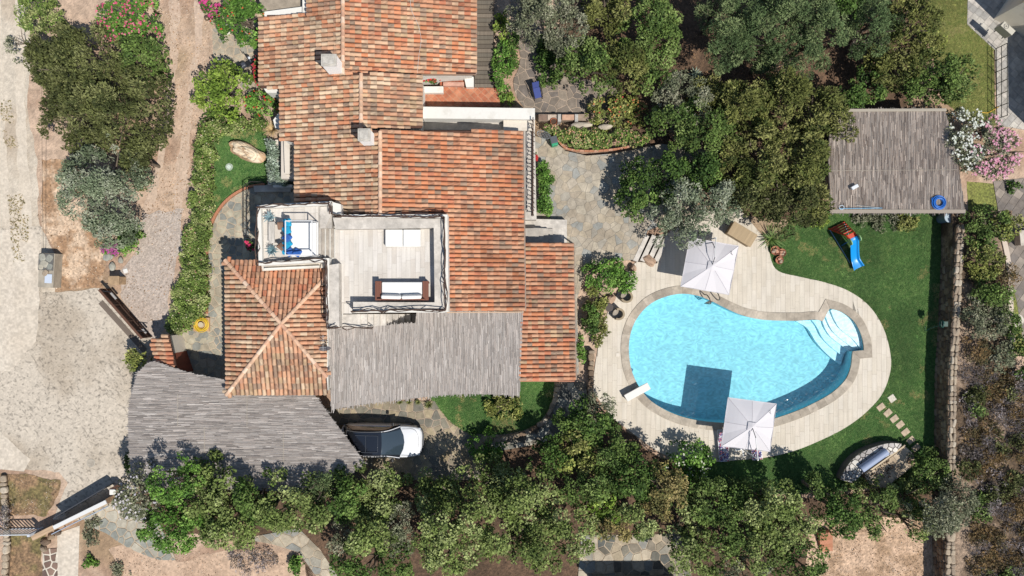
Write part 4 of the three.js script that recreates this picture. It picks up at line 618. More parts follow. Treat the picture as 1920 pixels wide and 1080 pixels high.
parasol('white square parasol over the two floral loungers at the south edge of the pool', [[1365, 745], [1456, 757], [1444, 847], [1352, 837]], 2.08, 2.6, [1392, 842], 0.1);
parasol('white square parasol north of the pool, half tucked under the grey-green tree', [[1293, 445], [1385, 461], [1367, 553], [1276, 537]], 2.08, 2.6, [1318, 452], 0.1);
// loungers with floral towels
const floral = mapped(tex(256, 0.8, (u, v) => { const a = fbm(u * 9, v * 9, 9, 261, 2), b = fbm(u * 12, v * 12, 12, 262, 2), c = vnoise(u * 14, v * 14, 14, 263); let k = [206, 204, 214]; if (a > 0.56) k = [74, 74, 140]; if (b > 0.62) k = [176, 88, 100]; if (c > 0.8) k = [52, 56, 104]; return k; }), 0.9);
function lounger(label, px, py, ry) {
  const t = thing('sun_lounger', label, 'lounger', [...[W(px, py)[0], 0.05, W(px, py)[1]]], ry, null);
  add('frame', merge([box(0.04, 0.05, 1.95, -0.3, 0.3, 0), box(0.04, 0.05, 1.95, 0.3, 0.3, 0), box(0.64, 0.05, 0.04, 0, 0.3, 0.97), box(0.64, 0.05, 0.04, 0, 0.3, -0.97)]), whiteMetal, t);
  for (const [x, z] of [[-0.29, 0.8], [0.29, 0.8], [-0.29, -0.7], [0.29, -0.7]]) add('leg', cyl(0.02, 0.02, 0.3, x, 0.15, z, 8), whiteMetal, t);
  const pos = [], uv = [], idx = [], nx = 6, nz = 20; for (let j = 0; j <= nz; j++) for (let i = 0; i <= nx; i++) { const s = j / nz, z = -0.98 + 1.96 * s, x = -0.29 + 0.58 * i / nx; pos.push(x, 0.36 + (s < 0.35 ? (0.35 - s) * 0.9 : 0) + 0.012 * Math.sin(i * 2.1 + j * 1.3) - 0.02 * Math.pow(Math.abs(i / nx * 2 - 1), 3), z); uv.push(x, z); } for (let j = 0; j < nz; j++) for (let i = 0; i < nx; i++) { const a = j * (nx + 1) + i, b = a + 1, c = a + nx + 1; idx.push(a, c, b, b, c, c + 1); }
  const g = new THREE.BufferGeometry(); g.setAttribute('position', new THREE.Float32BufferAttribute(pos, 3)); g.setAttribute('uv', new THREE.Float32BufferAttribute(uv, 2)); g.setIndex(idx); g.computeVertexNormals(); add('towel', g, floral, t);
}
lounger('lounger with a floral towel sticking out left of the south parasol', 1353, 833, 0.06); lounger('lounger with a floral towel showing below the south parasol, right of its base', 1413, 830, 0.12);
// wicker chest
const wicker = wood(A(176, 152, 120), 0.8), wickerTop = wood(A(196, 172, 138), 0.8);
{ const [x, z] = W(1388, 440, 0.35), t = thing('cushion_chest', 'brown wicker cushion chest on the deck beside the north parasol', 'chest', [x, 0.05, z], -0.54); add('body', rbox(1.6, 0.6, 0.8, 0.03, 0, 0.3, 0), wicker, t); const lid = add('lid', rbox(1.68, 0.1, 0.88, 0.03, 0, 0.66, 0), wickerTop, t); for (let i = 0; i < 9; i++) add('slat', box(1.6, 0.012, 0.07, 0, 0.715, -0.36 + i * 0.09), wickerTop, lid); }
// tub chairs, table
const rattan = wood(A(196, 176, 146), 0.85);
function tubChair(label, px, py, ry) {
  const t = thing('tub_chair', label, 'chair', [W(px, py)[0], 0.05, W(px, py)[1]], ry, null), sh = new THREE.Shape(); sh.absarc(0, 0, 0.36, -0.35, Math.PI + 0.35, false); sh.absarc(0, 0, 0.27, Math.PI + 0.35, -0.35, true);
  const g = new THREE.ExtrudeGeometry(sh, { depth: 0.62, bevelEnabled: true, bevelSize: 0.02, bevelThickness: 0.02, bevelSegments: 2, curveSegments: 14 }); g.rotateX(-Math.PI / 2); g.translate(0, 0.14, 0); const p = g.attributes.position; for (let i = 0; i < p.count; i++) if (p.getY(i) > 0.5) p.setY(i, p.getY(i) + Math.max(-0.15, -p.getZ(i)) * 0.3); g.computeVertexNormals(); add('backrest', g, rattan, t);
  add('seat', cyl(0.29, 0.27, 0.1, 0, 0.38, 0.02, 20), grain(A(188, 176, 160)), t); for (const [x, z] of [[-0.22, 0.2], [0.22, 0.2], [-0.2, -0.2], [0.2, -0.2]]) add('leg', cyl(0.02, 0.018, 0.36, x, 0.18, z, 6), rattan, t);
}
tubChair('rattan tub chair nearest the green bush at the left edge of the pool deck', 1171, 556, -2.3); tubChair('rattan tub chair below the first one, beside the small dark round table', 1156, 588, -1.65);
{ const [x, z] = W(1140, 576), t = thing('side_table', 'small dark round table between the tub chairs and the rocks', 'table', [x, 0.05, z]); add('tabletop', cyl(0.26, 0.26, 0.03, 0, 0.45, 0, 20), std(A(74, 62, 56), 0.4), t); add('pedestal', cyl(0.035, 0.05, 0.44, 0, 0.22, 0, 8), darkMetal, t); add('foot', cyl(0.18, 0.2, 0.02, 0, 0.01, 0, 14), darkMetal, t); }
// pool ladder, diving board, skimmer lids
{ const t = thing('pool_ladder', 'bent metal pool ladder on the north edge of the pool', 'ladder', [W(1334, 562)[0], 0, W(1334, 562)[1]], 0.42); const m = std(A(96, 84, 76), 0.35, { metalness: 0.3 }); for (const s of [-0.3, 0.3]) add('handrail', tube([V3(s, 0.05, -0.5), V3(s, 0.72, -0.42), V3(s, 0.86, -0.15), V3(s, 0.7, 0.08), V3(s, -0.2, 0.14), V3(s, -0.75, 0.14)], 0.034, 30, 8), m, t); for (const y of [-0.3, -0.52, -0.72]) add('tread', box(0.52, 0.03, 0.09, 0, y, 0.14), m, t); }
{ const t = thing('diving_board', 'white diving board on the lower left rim of the pool', 'diving board', [W(1195, 735, 0.5)[0], 0, W(1195, 735, 0.5)[1]], 0.5); add('board', rbox(1.65, 0.08, 0.46, 0.03, 0, 0.5, 0), std(A(232, 228, 222), 0.5), t); add('stand', merge([box(0.5, 0.42, 0.38, -0.55, 0.25, 0), box(0.3, 0.42, 0.3, -0.1, 0.25, 0)]), grain(A(206, 200, 192)), t); }
for (const [px, py, s, l] of [[1158, 665, 0.22, 'small white square skimmer lid set in the left side of the pool deck'], [1672, 747, 0.42, 'pale square slab on the lawn, the topmost, set apart from the stepping stones']]) { const [x, z] = W(px, py), t = add(s < 0.3 ? 'skimmer_lid' : 'stepping_stone', rbox(s, 0.03, s, 0.008, 0, 0, 0), std(A(226, 216, 202), 0.7)); t.position.set(x, s < 0.3 ? 0.06 : 0.035, z); t.rotation.y = s < 0.3 ? 0 : 0.6; tag(t, l, s < 0.3 ? 'lid' : 'stepping stone'); }
{ const L = [[1651, 763, 'pale stepping stone nearest the pool deck, first of the row across the lawn'], [1664, 774, 'second stepping stone of the row counting from the pool deck'], [1676, 785, 'third stepping stone of the row counting from the pool deck'], [1687, 796, 'fourth stepping stone of the row counting from the pool deck'], [1697, 810, 'fifth stepping stone of the row, flecked with leaves'], [1707, 825, 'sixth stepping stone, last but one before the stone platform'], [1717, 839, 'last stepping stone of the row, beside the stone platform']]; for (const [px, py, l] of L) { const [x, z] = W(px, py), m = add('stepping_stone', rbox(0.5, 0.05, 0.36, 0.012), grain(A(214, 192, 166))); m.position.set(x, 0.035, z); m.rotation.y = 0.62 + (px % 5) * 0.03; tag(m, l, 'stepping stone'); } }
// slide
{
  const O = W(1567, 422), ax = [0.44, 0.9], L = Math.hypot(...ax), t = thing('garden_slide', 'blue plastic slide with red ladder on the lawn below the cabana', 'slide', [O[0], 0.02, O[1]], Math.atan2(ax[0], ax[1]));
  const red = std(A(206, 66, 34), 0.45), blue = std(A(20, 150, 226), 0.35), blueD = std(A(10, 116, 200), 0.4), pale = std(A(150, 190, 130), 0.5), S = 1.02;
  for (const s of [-1, 1]) { add('ladder_rail', tube([V3(s * 0.52, 0.03, 0), V3(s * 0.4, 0.55, 0.35), V3(s * 0.26, 1.15, 0.72), V3(s * 0.25, 1.3, 0.95)], 0.045, 20, 7), red, t); }
  for (let i = 0; i < 5; i++) { const f = (i + 0.7) / 5.4; add('rung', box(2 * (0.5 - 0.24 * f) , 0.05, 0.11, 0, 0.06 + 1.08 * f, 0.7 * f), red, t); }
  add('platform', rbox(0.56, 0.06, 0.42, 0.02, 0, 1.16, 0.92), red, t);
  const prof = [[1.0, 1.2], [1.15, 1.18], [1.35, 1.05], [1.7, 0.75], [2.1, 0.42], [2.4, 0.22], [2.65, 0.16], [3.0, 0.15]], cross = w => [[-w - 0.05, 0.14], [-w, 0.16], [-w + 0.03, 0.13], [-w + 0.05, 0.03], [-w + 0.12, 0], [w - 0.12, 0], [w - 0.05, 0.03], [w - 0.03, 0.13], [w, 0.16], [w + 0.05, 0.14]];
  const cv = new THREE.CatmullRomCurve3(prof.map(p => V3(0, p[1], p[0]))), pos = [], idx = [], n = 28; for (let i = 0; i <= n; i++) { const p = cv.getPoint(i / n), w = 0.24 + (i > 22 ? (i - 22) * 0.012 : 0); cross(w).forEach(c => pos.push(c[0], p.y + c[1], p.z)); } for (let i = 0; i < n; i++) for (let k = 0; k < 9; k++) { const a = i * 10 + k, b = a + 1, c = a + 10; idx.push(a, c, b, b, c, c + 1); }
  const g = new THREE.BufferGeometry(); g.setAttribute('position', new THREE.Float32BufferAttribute(pos, 3)); g.setIndex(idx); g.computeVertexNormals(); add('chute', g, blue, t);
  for (const s of [-1, 1]) { const sp = new THREE.TorusGeometry(0.2, 0.035, 8, 20); sp.rotateY(Math.PI / 2); sp.translate(s * 0.3, 1.36, 1.12); add('side_guard', merge([sp, (() => { const d = new THREE.CylinderGeometry(0.17, 0.17, 0.02, 18); d.rotateZ(Math.PI / 2); d.translate(s * 0.3, 1.36, 1.12); return d; })()]), pale, t); add('ground_bar', bar(V3(s * 0.5, 0.05, 0.02), V3(s * 0.27, 0.05, 2.5), 0.02, 6), std(A(150, 190, 226), 0.4), t); add('leg', bar(V3(s * 0.25, 0.02, 1.3), V3(s * 0.25, 1.1, 1.1), 0.03, 6), blueD, t); }
}
// things on the cabana roof
{ const [x, z] = W(1760, 380, 2.68), t = thing('hose_coil', 'blue coiled hose lying on the cabana roof', 'hose', [x, 2.66, z]); for (let i = 0; i < 7; i++) { const R = 0.24 + (i % 4) * 0.055, g = new THREE.TorusGeometry(R, 0.026, 7, 30); g.rotateX(Math.PI / 2); g.translate((hash(i, 1, 1) - 0.5) * 0.05, 0.03 + Math.floor(i / 4) * 0.05 + (i % 4) * 0.005, (hash(i, 2, 1) - 0.5) * 0.05); add('loop', g, std(A(24, 112, 206), 0.45), t); } add('loose_end', tube([V3(-0.36, 0.05, -0.02), V3(-0.42, 0.04, -0.2), V3(-0.38, 0.04, -0.3)], 0.022, 12, 6), std(A(24, 112, 206), 0.45), t); }
{ const [x, z] = W(1601, 351, 2.72), t = thing('wall_lamp', 'small white floodlight on the cabana roof', 'lamp', [x, 2.66, z], 0.5); add('housing', rbox(0.42, 0.16, 0.2, 0.03, 0, 0.14, 0), std(A(226, 230, 236), 0.4), t); add('bracket', box(0.08, 0.2, 0.08, -0.1, 0.06, 0), std(A(190, 194, 200), 0.5), t); }
{ const t = thing('pool_pole', 'thin blue-white pool cleaning pole lying along the front of the cabana roof', 'pole'); add('shaft', bar(WV(1573, 391, 2.7), WV(1654, 390, 2.7), 0.022, 8), std(A(96, 166, 206), 0.4), t); add('handle', bar(WV(1606, 385, 2.72), WV(1654, 390, 2.7), 0.014, 6), std(A(190, 190, 186), 0.4), t); add('net_frame', (() => { const g = new THREE.TorusGeometry(0.13, 0.02, 6, 20); g.rotateX(Math.PI / 2); const [x, z] = W(1578, 389, 2.7); g.translate(x, 2.71, z); return g; })(), std(A(206, 220, 232), 0.5), t); }
{ const [x, z] = W(1778, 408, 0.8), t = thing('water_barrel', 'grey-blue lidded barrel at the right front corner of the cabana', 'barrel', [x, 0, z]); add('body', cyl(0.3, 0.28, 0.9, 0, 0.45, 0, 20), std(A(110, 136, 156), 0.5), t); add('lid', cyl(0.32, 0.32, 0.05, 0, 0.93, 0, 20), std(A(176, 192, 204), 0.5), t); }
{ const [x, z] = W(1764, 607, 1.0), t = thing('hose_reel', 'dark green hose reel hanging on the long stone wall', 'hose reel', [x - 0.1, 1.25, z]); const g = new THREE.TorusGeometry(0.2, 0.05, 8, 20); g.rotateY(Math.PI / 2); add('reel', g, std(A(40, 84, 76), 0.5), t); add('bracket', box(0.4, 0.06, 0.3, 0.1, 0.1, 0), std(A(46, 80, 72), 0.5), t); add('trailing_hose', tube([V3(0, -0.2, 0.1), V3(-0.2, -0.8, 0.3), V3(-0.3, -1.2, 0.5), V3(-0.25, -1.22, 0.2)], 0.02, 16, 5), std(A(40, 84, 76), 0.5), t); }
// stone plinth with rolled cover at the south-east corner of the lawn
{
  const t = thing('curved_stone_wall', 'curved pale fieldstone wall in shade around the rolled cover, at the corner of the lawn', 'wall'), arc = [[1577, 895], [1590, 872], [1610, 852], [1640, 838], [1668, 831], [1692, 832]], inn = [[1692, 834], [1680, 848], [1650, 862], [1620, 885], [1600, 905], [1577, 900]];
  const reg = ccw(dedupe(WP([...spl(arc, 4), ...inn.slice(1)], 0.7))); add('mortar_core', slab(reg, 0, 0.66), grain(A(120, 112, 106)), t); flagstones(t, reg, 0.64, 0.71, 0.32, 0.05, [[226, 220, 212], [206, 200, 194], [236, 230, 220], [190, 184, 180]].map(c => grain(A(...c))), 61, 'stone');
  const p = thing('stone_platform', 'flat stone platform strewn with leaves beside the last stepping stone', 'platform'), q = ccw(WP([[1622, 893], [1698, 838], [1712, 850], [1716, 870], [1660, 915], [1630, 908]], 0.6)); add('base', slab(q, 0, 0.56), grain(A(196, 170, 140)), p); planks(p, q, 0.55, 0.6, 0.75, 0.55, 0.02, [grain(A(214, 194, 168)), grain(A(200, 178, 150))], 63, 'slab', 0.95, false); add('edge', beam(WV(1622, 889, 0.62), WV(1697, 835, 0.62), 0.1, 0.08), grain(A(226, 206, 176)), p);
  litter('fallen_leaves', 'dark fallen leaves on the stone platform', [WP([[1622, 893], [1698, 838], [1712, 850], [1716, 870], [1660, 915]], 0.6)], 120, 67, [A(90, 70, 50), A(120, 90, 60), A(60, 50, 36)], 0.03, 0.07, true); const lf = scene.children.at(-1); lf.position.y = 0.6;
  const a = WV(1614, 880, 0.85), b = WV(1662, 846, 0.85), rl = thing('rolled_pool_cover', 'smooth blue-grey rolled pool cover resting in front of the curved stone wall', 'pool cover'); add('roll', bar(a, b, 0.24, 24), std(A(150, 164, 194), 0.6), rl); add('spool', bar(a.clone().lerp(b, -0.05), b.clone().lerp(a, -0.05), 0.05, 8), whiteMetal, rl); for (const q2 of [a, b]) add('stand', bar(q2.clone(), q2.clone().setY(0.02), 0.04, 6), whiteMetal, rl);
}
// ring of pots by the cycad
for (const [px, py, r, l] of [[1451, 470, 0.3, 'terracotta bowl of twisted wood by the spiky palm, the upper left one'], [1464, 474, 0.26, 'broken terracotta stones by the spiky palm, the middle one'], [1459, 488, 0.26, 'terracotta bowl nearest the lawn below the spiky palm']]) { const [x, z] = W(px, py), t = thing('terracotta_bowl', l, 'planter', [x, 0.03, z]); const lg = new THREE.LatheGeometry([[0.01, 0], [0.7, 0], [1, 0.8], [0.92, 0.82], [0.7, 0.3], [0.01, 0.25]].map(p => new THREE.Vector2(p[0] * r, p[1] * r)), 18); add('bowl', lg, grain(A(206, 140, 110)), t); for (let i = 0; i < 4; i++) put('rock', rockVar[i], i % 2 ? grain(A(214, 164, 136)) : grain(A(196, 172, 150)), t, [(hash(i, px, 1) - 0.5) * r, r * 0.55, (hash(i, px, 2) - 0.5) * r], [i, i * 2, 0], [r * 0.8, r * 0.6, r * 0.5]); }
for (const [px, py, s, l] of [[1141, 563, 0.42, 'pinkish rock above the small dark table by the green bush'], [1186, 505, 0.3, 'brown rock right of the green bush near the courtyard steps'], [1215, 487, 0.5, 'flat sandstone block at the foot of the courtyard steps']]) { const [x, z] = W(px, py); const m = put('garden_rock', rock(1, 1, 1, px, 2, 0.3), grain(A(204, 172, 146), 0.9, { bumpMap: T_bump, bumpScale: 0.04 }), null, [x, 0.2, z], [0, px, 0], [s, 0.3, s * 0.6]); tag(m, l, 'rock'); }
// courtyard steps down to the deck
{ const t = thing('courtyard_steps', 'four pale stone steps leading from the courtyard down to the pool deck', 'steps'); add('bed', slab(WP([[1208, 438], [1254, 446], [1232, 494], [1184, 490]], 0.1), 0, 0.1), grain(A(84, 72, 62)), t); for (let i = 0; i < 4; i++) { const x = 1190 + i * 13, h = 0.44 - i * 0.085; add('step', slab(WP([[x + 20, 440], [x + 27.5, 443], [x + 5.5, 491], [x - 3, 488]], h), h - 0.07, h), paleStone, t); } }
// ---------- terrace furniture ----------
const cush = stucco(A(246, 245, 242), 0.95), teak = wood(A(140, 86, 66), 0.6);
{ const [x, z] = W(755, 446, 4.25), t = thing('double_sunbed', 'low white double daybed on the roof terrace', 'daybed', [x, TF + 0.02, z]); add('frame', box(1.98, 0.1, 0.96, 0, 0.12, 0), whiteMetal, t); for (const s of [-0.505, 0.505]) add('cushion', rbox(0.98, 0.2, 0.97, 0.05, s, 0.28, 0), cush, t); for (const [a, b] of [[-0.9, 0.4], [0.9, 0.4], [-0.9, -0.4], [0.9, -0.4]]) add('leg', box(0.06, 0.08, 0.06, a, 0.04, b), whiteMetal, t); }
{ const [x, z] = W(754, 545, 4.3), t = thing('terrace_sofa', 'brown slatted wooden sofa with white cushions on the roof terrace', 'sofa', [x, TF + 0.02, z]); for (const s of [-1.33, 1.33]) { const arm = add('arm_table', box(0.34, 0.06, 1.08, s, 0.55, 0), teak, t); for (const q of [-0.45, 0.45]) add('leg', box(0.3, 0.52, 0.08, s, 0.26, q), teak, t); for (let i = 0; i < 4; i++) add('slat', box(0.07, 0.02, 1.06, s - 0.125 + i * 0.083, 0.59, 0), teak, arm); } add('base', box(2.34, 0.2, 0.95, 0, 0.2, 0), teak, t); add('seat_cushion', rbox(2.3, 0.2, 0.72, 0.06, 0, 0.4, -0.13), cush, t); add('backrest', box(2.6, 0.5, 0.07, 0, 0.55, 0.49), teak, t); for (const s of [-0.57, 0.57]) { const c = add('back_cushion', rbox(1.12, 0.42, 0.22, 0.09, 0, 0, 0), cush, t); c.position.set(s, 0.66, 0.33); c.rotation.set(0.25, s * 0.05, 0); } }
{ const c0 = W(572, 449, 4.5), t = thing('canopy_daybed', 'white daybed with a bare canopy frame on the raised corner of the roof terrace', 'daybed', [c0[0], TL + 0.02, c0[1]]);
  add('mattress', rbox(1.42, 0.22, 1.85, 0.06, 0, 0.32, 0), cush, t); add('frame', box(1.5, 0.14, 1.95, 0, 0.14, 0), whiteMetal, t); for (const [a, b] of [[-0.72, 0.95], [0.72, 0.95], [-0.72, -0.95], [0.72, -0.95]]) add('post', beam(V3(a, 0, b), V3(a, 1.25, b * 0.98), 0.05, 0.05), whiteMetal, t); for (const [a, b] of [[V3(-0.72, 1.25, 0.93), V3(0.72, 1.25, 0.93)], [V3(-0.72, 1.25, -0.93), V3(0.72, 1.25, -0.93)], [V3(-0.72, 1.252, -0.93), V3(-0.72, 1.252, 0.93)], [V3(0.72, 1.252, -0.93), V3(0.72, 1.252, 0.93)]]) add('canopy_rail', beam(a, b, 0.05, 0.05), whiteMetal, t);
  const turq = grain(A(24, 168, 214), 0.9), blue = grain(A(54, 110, 196), 0.9), brown = grain(A(150, 116, 96), 0.9);
  const L = [[541, 418, turq, 0.1, 'turquoise cushion at the head of the canopy daybed, the topmost one'], [540, 432, turq, 0.35, 'turquoise cushion second from the top on the canopy daybed'], [541, 446, blue, 0.9, 'blue cushion in the middle of the row on the canopy daybed'], [542, 457, turq, 0.7, 'turquoise cushion below the middle blue one on the canopy daybed'], [539, 470, turq, 0.1, 'turquoise cushion at the lower left end of the canopy daybed row'], [546, 473, blue, 0.6, 'blue cushion at the lower end of the canopy daybed row'], [560, 474, blue, 1.1, 'blue cushion lying alone at the lower edge of the canopy daybed'], [530, 424, brown, 0.1, 'brown cushion behind the topmost turquoise one on the canopy daybed'], [531, 463, brown, 0.9, 'brown cushion half hidden behind the lower turquoise cushions on the canopy daybed']];
  L.forEach(([px, py, m, a, l], i) => { const [x, z] = W(px, py, 4.75), c = add('cushion', (() => { const g = new RoundedBoxGeometry(0.44, 0.17, 0.44, 4, 0.075), p = g.attributes.position; for (let k = 0; k < p.count; k++) { const q = Math.max(Math.abs(p.getX(k)), Math.abs(p.getZ(k))) / 0.22; p.setY(k, p.getY(k) * (1.15 - 0.75 * q * q)); } g.computeVertexNormals(); return g; })(), m); c.position.set(x, TL + 0.58 + i * 0.012, z); c.rotation.set(0.1, a, i < 7 ? -0.5 : -0.9); tag(c, l, 'cushion'); }); }
// low bench behind the daybed
{ const [x, z] = W(514, 437, 4.4), t = thing('lounge_bench', 'narrow pale bench between the two potted agaves on the roof terrace', 'bench', [x, TL + 0.01, z]); add('seat', box(0.34, 0.06, 1.2, 0, 0.4, 0), paleStone, t); for (const s of [-0.5, 0.5]) add('leg', box(0.3, 0.37, 0.08, 0, 0.185, s), paleStone, t); }
{ const t = thing('iron_handrail', 'thin dark iron handrail around the shaded step at the north-west corner of the terrace', 'railing'), p = [[468, 446], [468, 352], [480, 345], [500, 345]].map(q => WV(...q)), m = std(A(60, 56, 54), 0.5, { metalness: 0.3 }); for (let i = 0; i < 3; i++) { add('rail', bar(p[i].clone().setY(0.95), p[i + 1].clone().setY(0.95), 0.025, 6), m, t); add('rail', bar(p[i].clone().setY(0.5), p[i + 1].clone().setY(0.5), 0.018, 6), m, t); } for (let i = 0; i < 4; i++) add('post', bar(p[i], p[i].clone().setY(0.97), 0.025, 6), m, t); for (let k = 1; k < 6; k++) add('post', bar(p[0].clone().lerp(p[1], k / 6), p[0].clone().lerp(p[1], k / 6).setY(0.95), 0.014, 5), m, t); }
// ---------- car ----------
{
  const [x, z] = W(714, 829, 1.2), t = thing('white_car', 'white SUV with black glass roof half hidden under the carport', 'car', [x, 0.03, z], -0.02);
  const paint = new THREE.MeshPhysicalMaterial({ color: A(232, 234, 238), roughness: 0.35, clearcoat: 1, clearcoatRoughness: 0.06 }), glass = new THREE.MeshPhysicalMaterial({ color: new THREE.Color(0.012, 0.014, 0.018), roughness: 0.06, clearcoat: 1, clearcoatRoughness: 0.03, specularIntensity: 1 }), blk = std(A(34, 34, 36), 0.4);
  const loft = (st, half) => { const K = half.length, pos = [], idx = []; st.forEach(s => half.forEach(h => { const q = h(s); pos.push(s.x + (s.bow || 0) * Math.max(0, 1 - (q[0] / s.w) ** 2), q[1], q[0]); })); for (let i = 0; i + 1 < st.length; i++) for (let k = 0; k + 1 < K; k++) { const a = i * K + k, b = a + 1, c = a + K; idx.push(a, b, c, b, c + 1, c); } const g = new THREE.BufferGeometry(); g.setAttribute('position', new THREE.Float32BufferAttribute(pos, 3)); g.setIndex(idx); g.computeVertexNormals(); return g; };
  // body sections: x along the car (front at +x), w half width, y0 bottom, y1 shoulder, top
  const S = [[-2.46, 0.7, 0.55, 0.95], [-2.4, 0.86, 0.4, 1.02], [-2.1, 0.96, 0.32, 1.08], [-1.2, 1.0, 0.3, 1.08], [0.3, 1.0, 0.3, 1.07], [1.0, 0.99, 0.3, 1.06], [1.6, 0.97, 0.32, 1.02], [2.05, 0.91, 0.36, 0.97], [2.3, 0.8, 0.42, 0.9], [2.42, 0.6, 0.48, 0.8], [2.46, 0.3, 0.55, 0.7]].map(a => ({ x: a[0], w: a[1], y0: a[2], y1: a[3] }));
  const prof = [[-1, 0], [-1.01, 0.4], [-1, 0.75], [-0.96, 0.92], [-0.88, 0.99], [-0.5, 1.03], [0, 1.045], [0.5, 1.03], [0.88, 0.99], [0.96, 0.92], [1, 0.75], [1.01, 0.4], [1, 0]].map(([a, b]) => s => [a * s.w, s.y0 + (s.y1 - s.y0) * b]);
  add('body', loft(S, prof), paint, t); add('underbody', box(4.4, 0.2, 1.7, 0, 0.32, 0), blk, t);
  const C = [[-2.28, 0.8, 1.1, 1.12], [-2.05, 0.76, 1.06, 1.5], [-1.6, 0.72, 1.06, 1.66], [-0.6, 0.72, 1.06, 1.72], [0.1, 0.71, 1.06, 1.68], [0.5, 0.73, 1.06, 1.52], [0.95, 0.8, 1.05, 1.2], [1.16, 0.84, 1.04, 1.06]].map((a, i) => ({ x: a[0], w: a[1], y0: a[2], y1: a[3], bow: [0, 0, 0, 0, 0.05, 0.12, 0.22, 0.26][i] }));
  const cab2 = [[-1.28, 0], [-1.16, 0.5], [-1.04, 0.86], [-0.92, 0.97], [-0.5, 1.01], [0, 1.02], [0.5, 1.01], [0.92, 0.97], [1.04, 0.86], [1.16, 0.5], [1.28, 0]].map(([a, b]) => s => [a * s.w * (1 - 0.0), s.y0 + (s.y1 - s.y0) * b]);
  add('window', loft(C, cab2), glass, t);
  add('roof_panel', loft(C.slice(2, 5).map((s, i) => ({ ...s, y1: s.y1 + 0.012 })), cab2.slice(3, 8)), new THREE.MeshPhysicalMaterial({ color: new THREE.Color(0.01, 0.012, 0.018), roughness: 0.12, clearcoat: 1 }), t);
  add('windscreen', loft(C.slice(4).map(s => ({ ...s, y1: s.y1 + 0.008 })), cab2.slice(3, 8)), new THREE.MeshPhysicalMaterial({ color: new THREE.Color(0.03, 0.045, 0.06), roughness: 0.04, clearcoat: 1, clearcoatRoughness: 0.02, ior: 1.7 }), t);
  add('sunroof_frame', merge([box(1.35, 0.012, 0.03, -0.75, 1.77, 0.5), box(1.35, 0.012, 0.03, -0.75, 1.77, -0.5), box(0.03, 0.012, 1.0, -0.08, 1.74, 0), box(0.03, 0.012, 1.0, -0.8, 1.772, 0)]), std(A(62, 68, 78), 0.35), t);
  for (const s of [-1, 1]) { add('roof_rail', tube([V3(-2.0, 1.5, s * 0.74), V3(-1.4, 1.68, s * 0.7), V3(-0.4, 1.72, s * 0.71), V3(0.25, 1.63, s * 0.73)], 0.022, 20, 6), std(A(150, 152, 156), 0.3, { metalness: 0.6 }), t); add('mirror', rbox(0.16, 0.14, 0.24, 0.05, 0.72, 1.16, s * 1.1), blk, t); add('pillar', tube([V3(0.1, 1.66, s * 0.72), V3(0.55, 1.46, s * 0.78), V3(1.14, 1.08, s * 0.95)], 0.03, 16, 6), paint, t); add('headlight', rbox(0.3, 0.1, 0.3, 0.04, 2.2, 0.8, s * 0.7), std(A(200, 206, 214), 0.1), t);
    for (const wx of [1.5, -1.45]) { const g = new THREE.CylinderGeometry(0.37, 0.37, 0.24, 24); g.rotateX(Math.PI / 2); g.translate(wx, 0.37, s * 0.86); const w = add('wheel', g, blk, t); const h = new THREE.CylinderGeometry(0.24, 0.24, 0.02, 16); h.rotateX(Math.PI / 2); h.translate(wx, 0.37, s * 0.99); add('rim', h, std(A(180, 182, 186), 0.3, { metalness: 0.7 }), w); } }
  add('bumper', tube([V3(2.1, 0.6, -0.92), V3(2.38, 0.58, -0.7), V3(2.5, 0.56, 0), V3(2.38, 0.58, 0.7), V3(2.1, 0.6, 0.92)], 0.06, 24, 6), std(A(60, 62, 66), 0.4), t); add('bonnet_seam', tube([V3(1.25, 1.105, -0.8), V3(2.0, 1.02, -0.76), V3(2.22, 0.95, -0.4), V3(2.27, 0.94, 0), V3(2.22, 0.95, 0.4), V3(2.0, 1.02, 0.76), V3(1.25, 1.105, 0.8)], 0.008, 40, 4), blk, t); add('wiper', merge([bar(V3(1.12, 1.12, -0.1), V3(0.95, 1.24, -0.65), 0.012, 4), bar(V3(1.12, 1.12, 0.35), V3(0.95, 1.24, -0.02), 0.012, 4)]), blk, t);
}
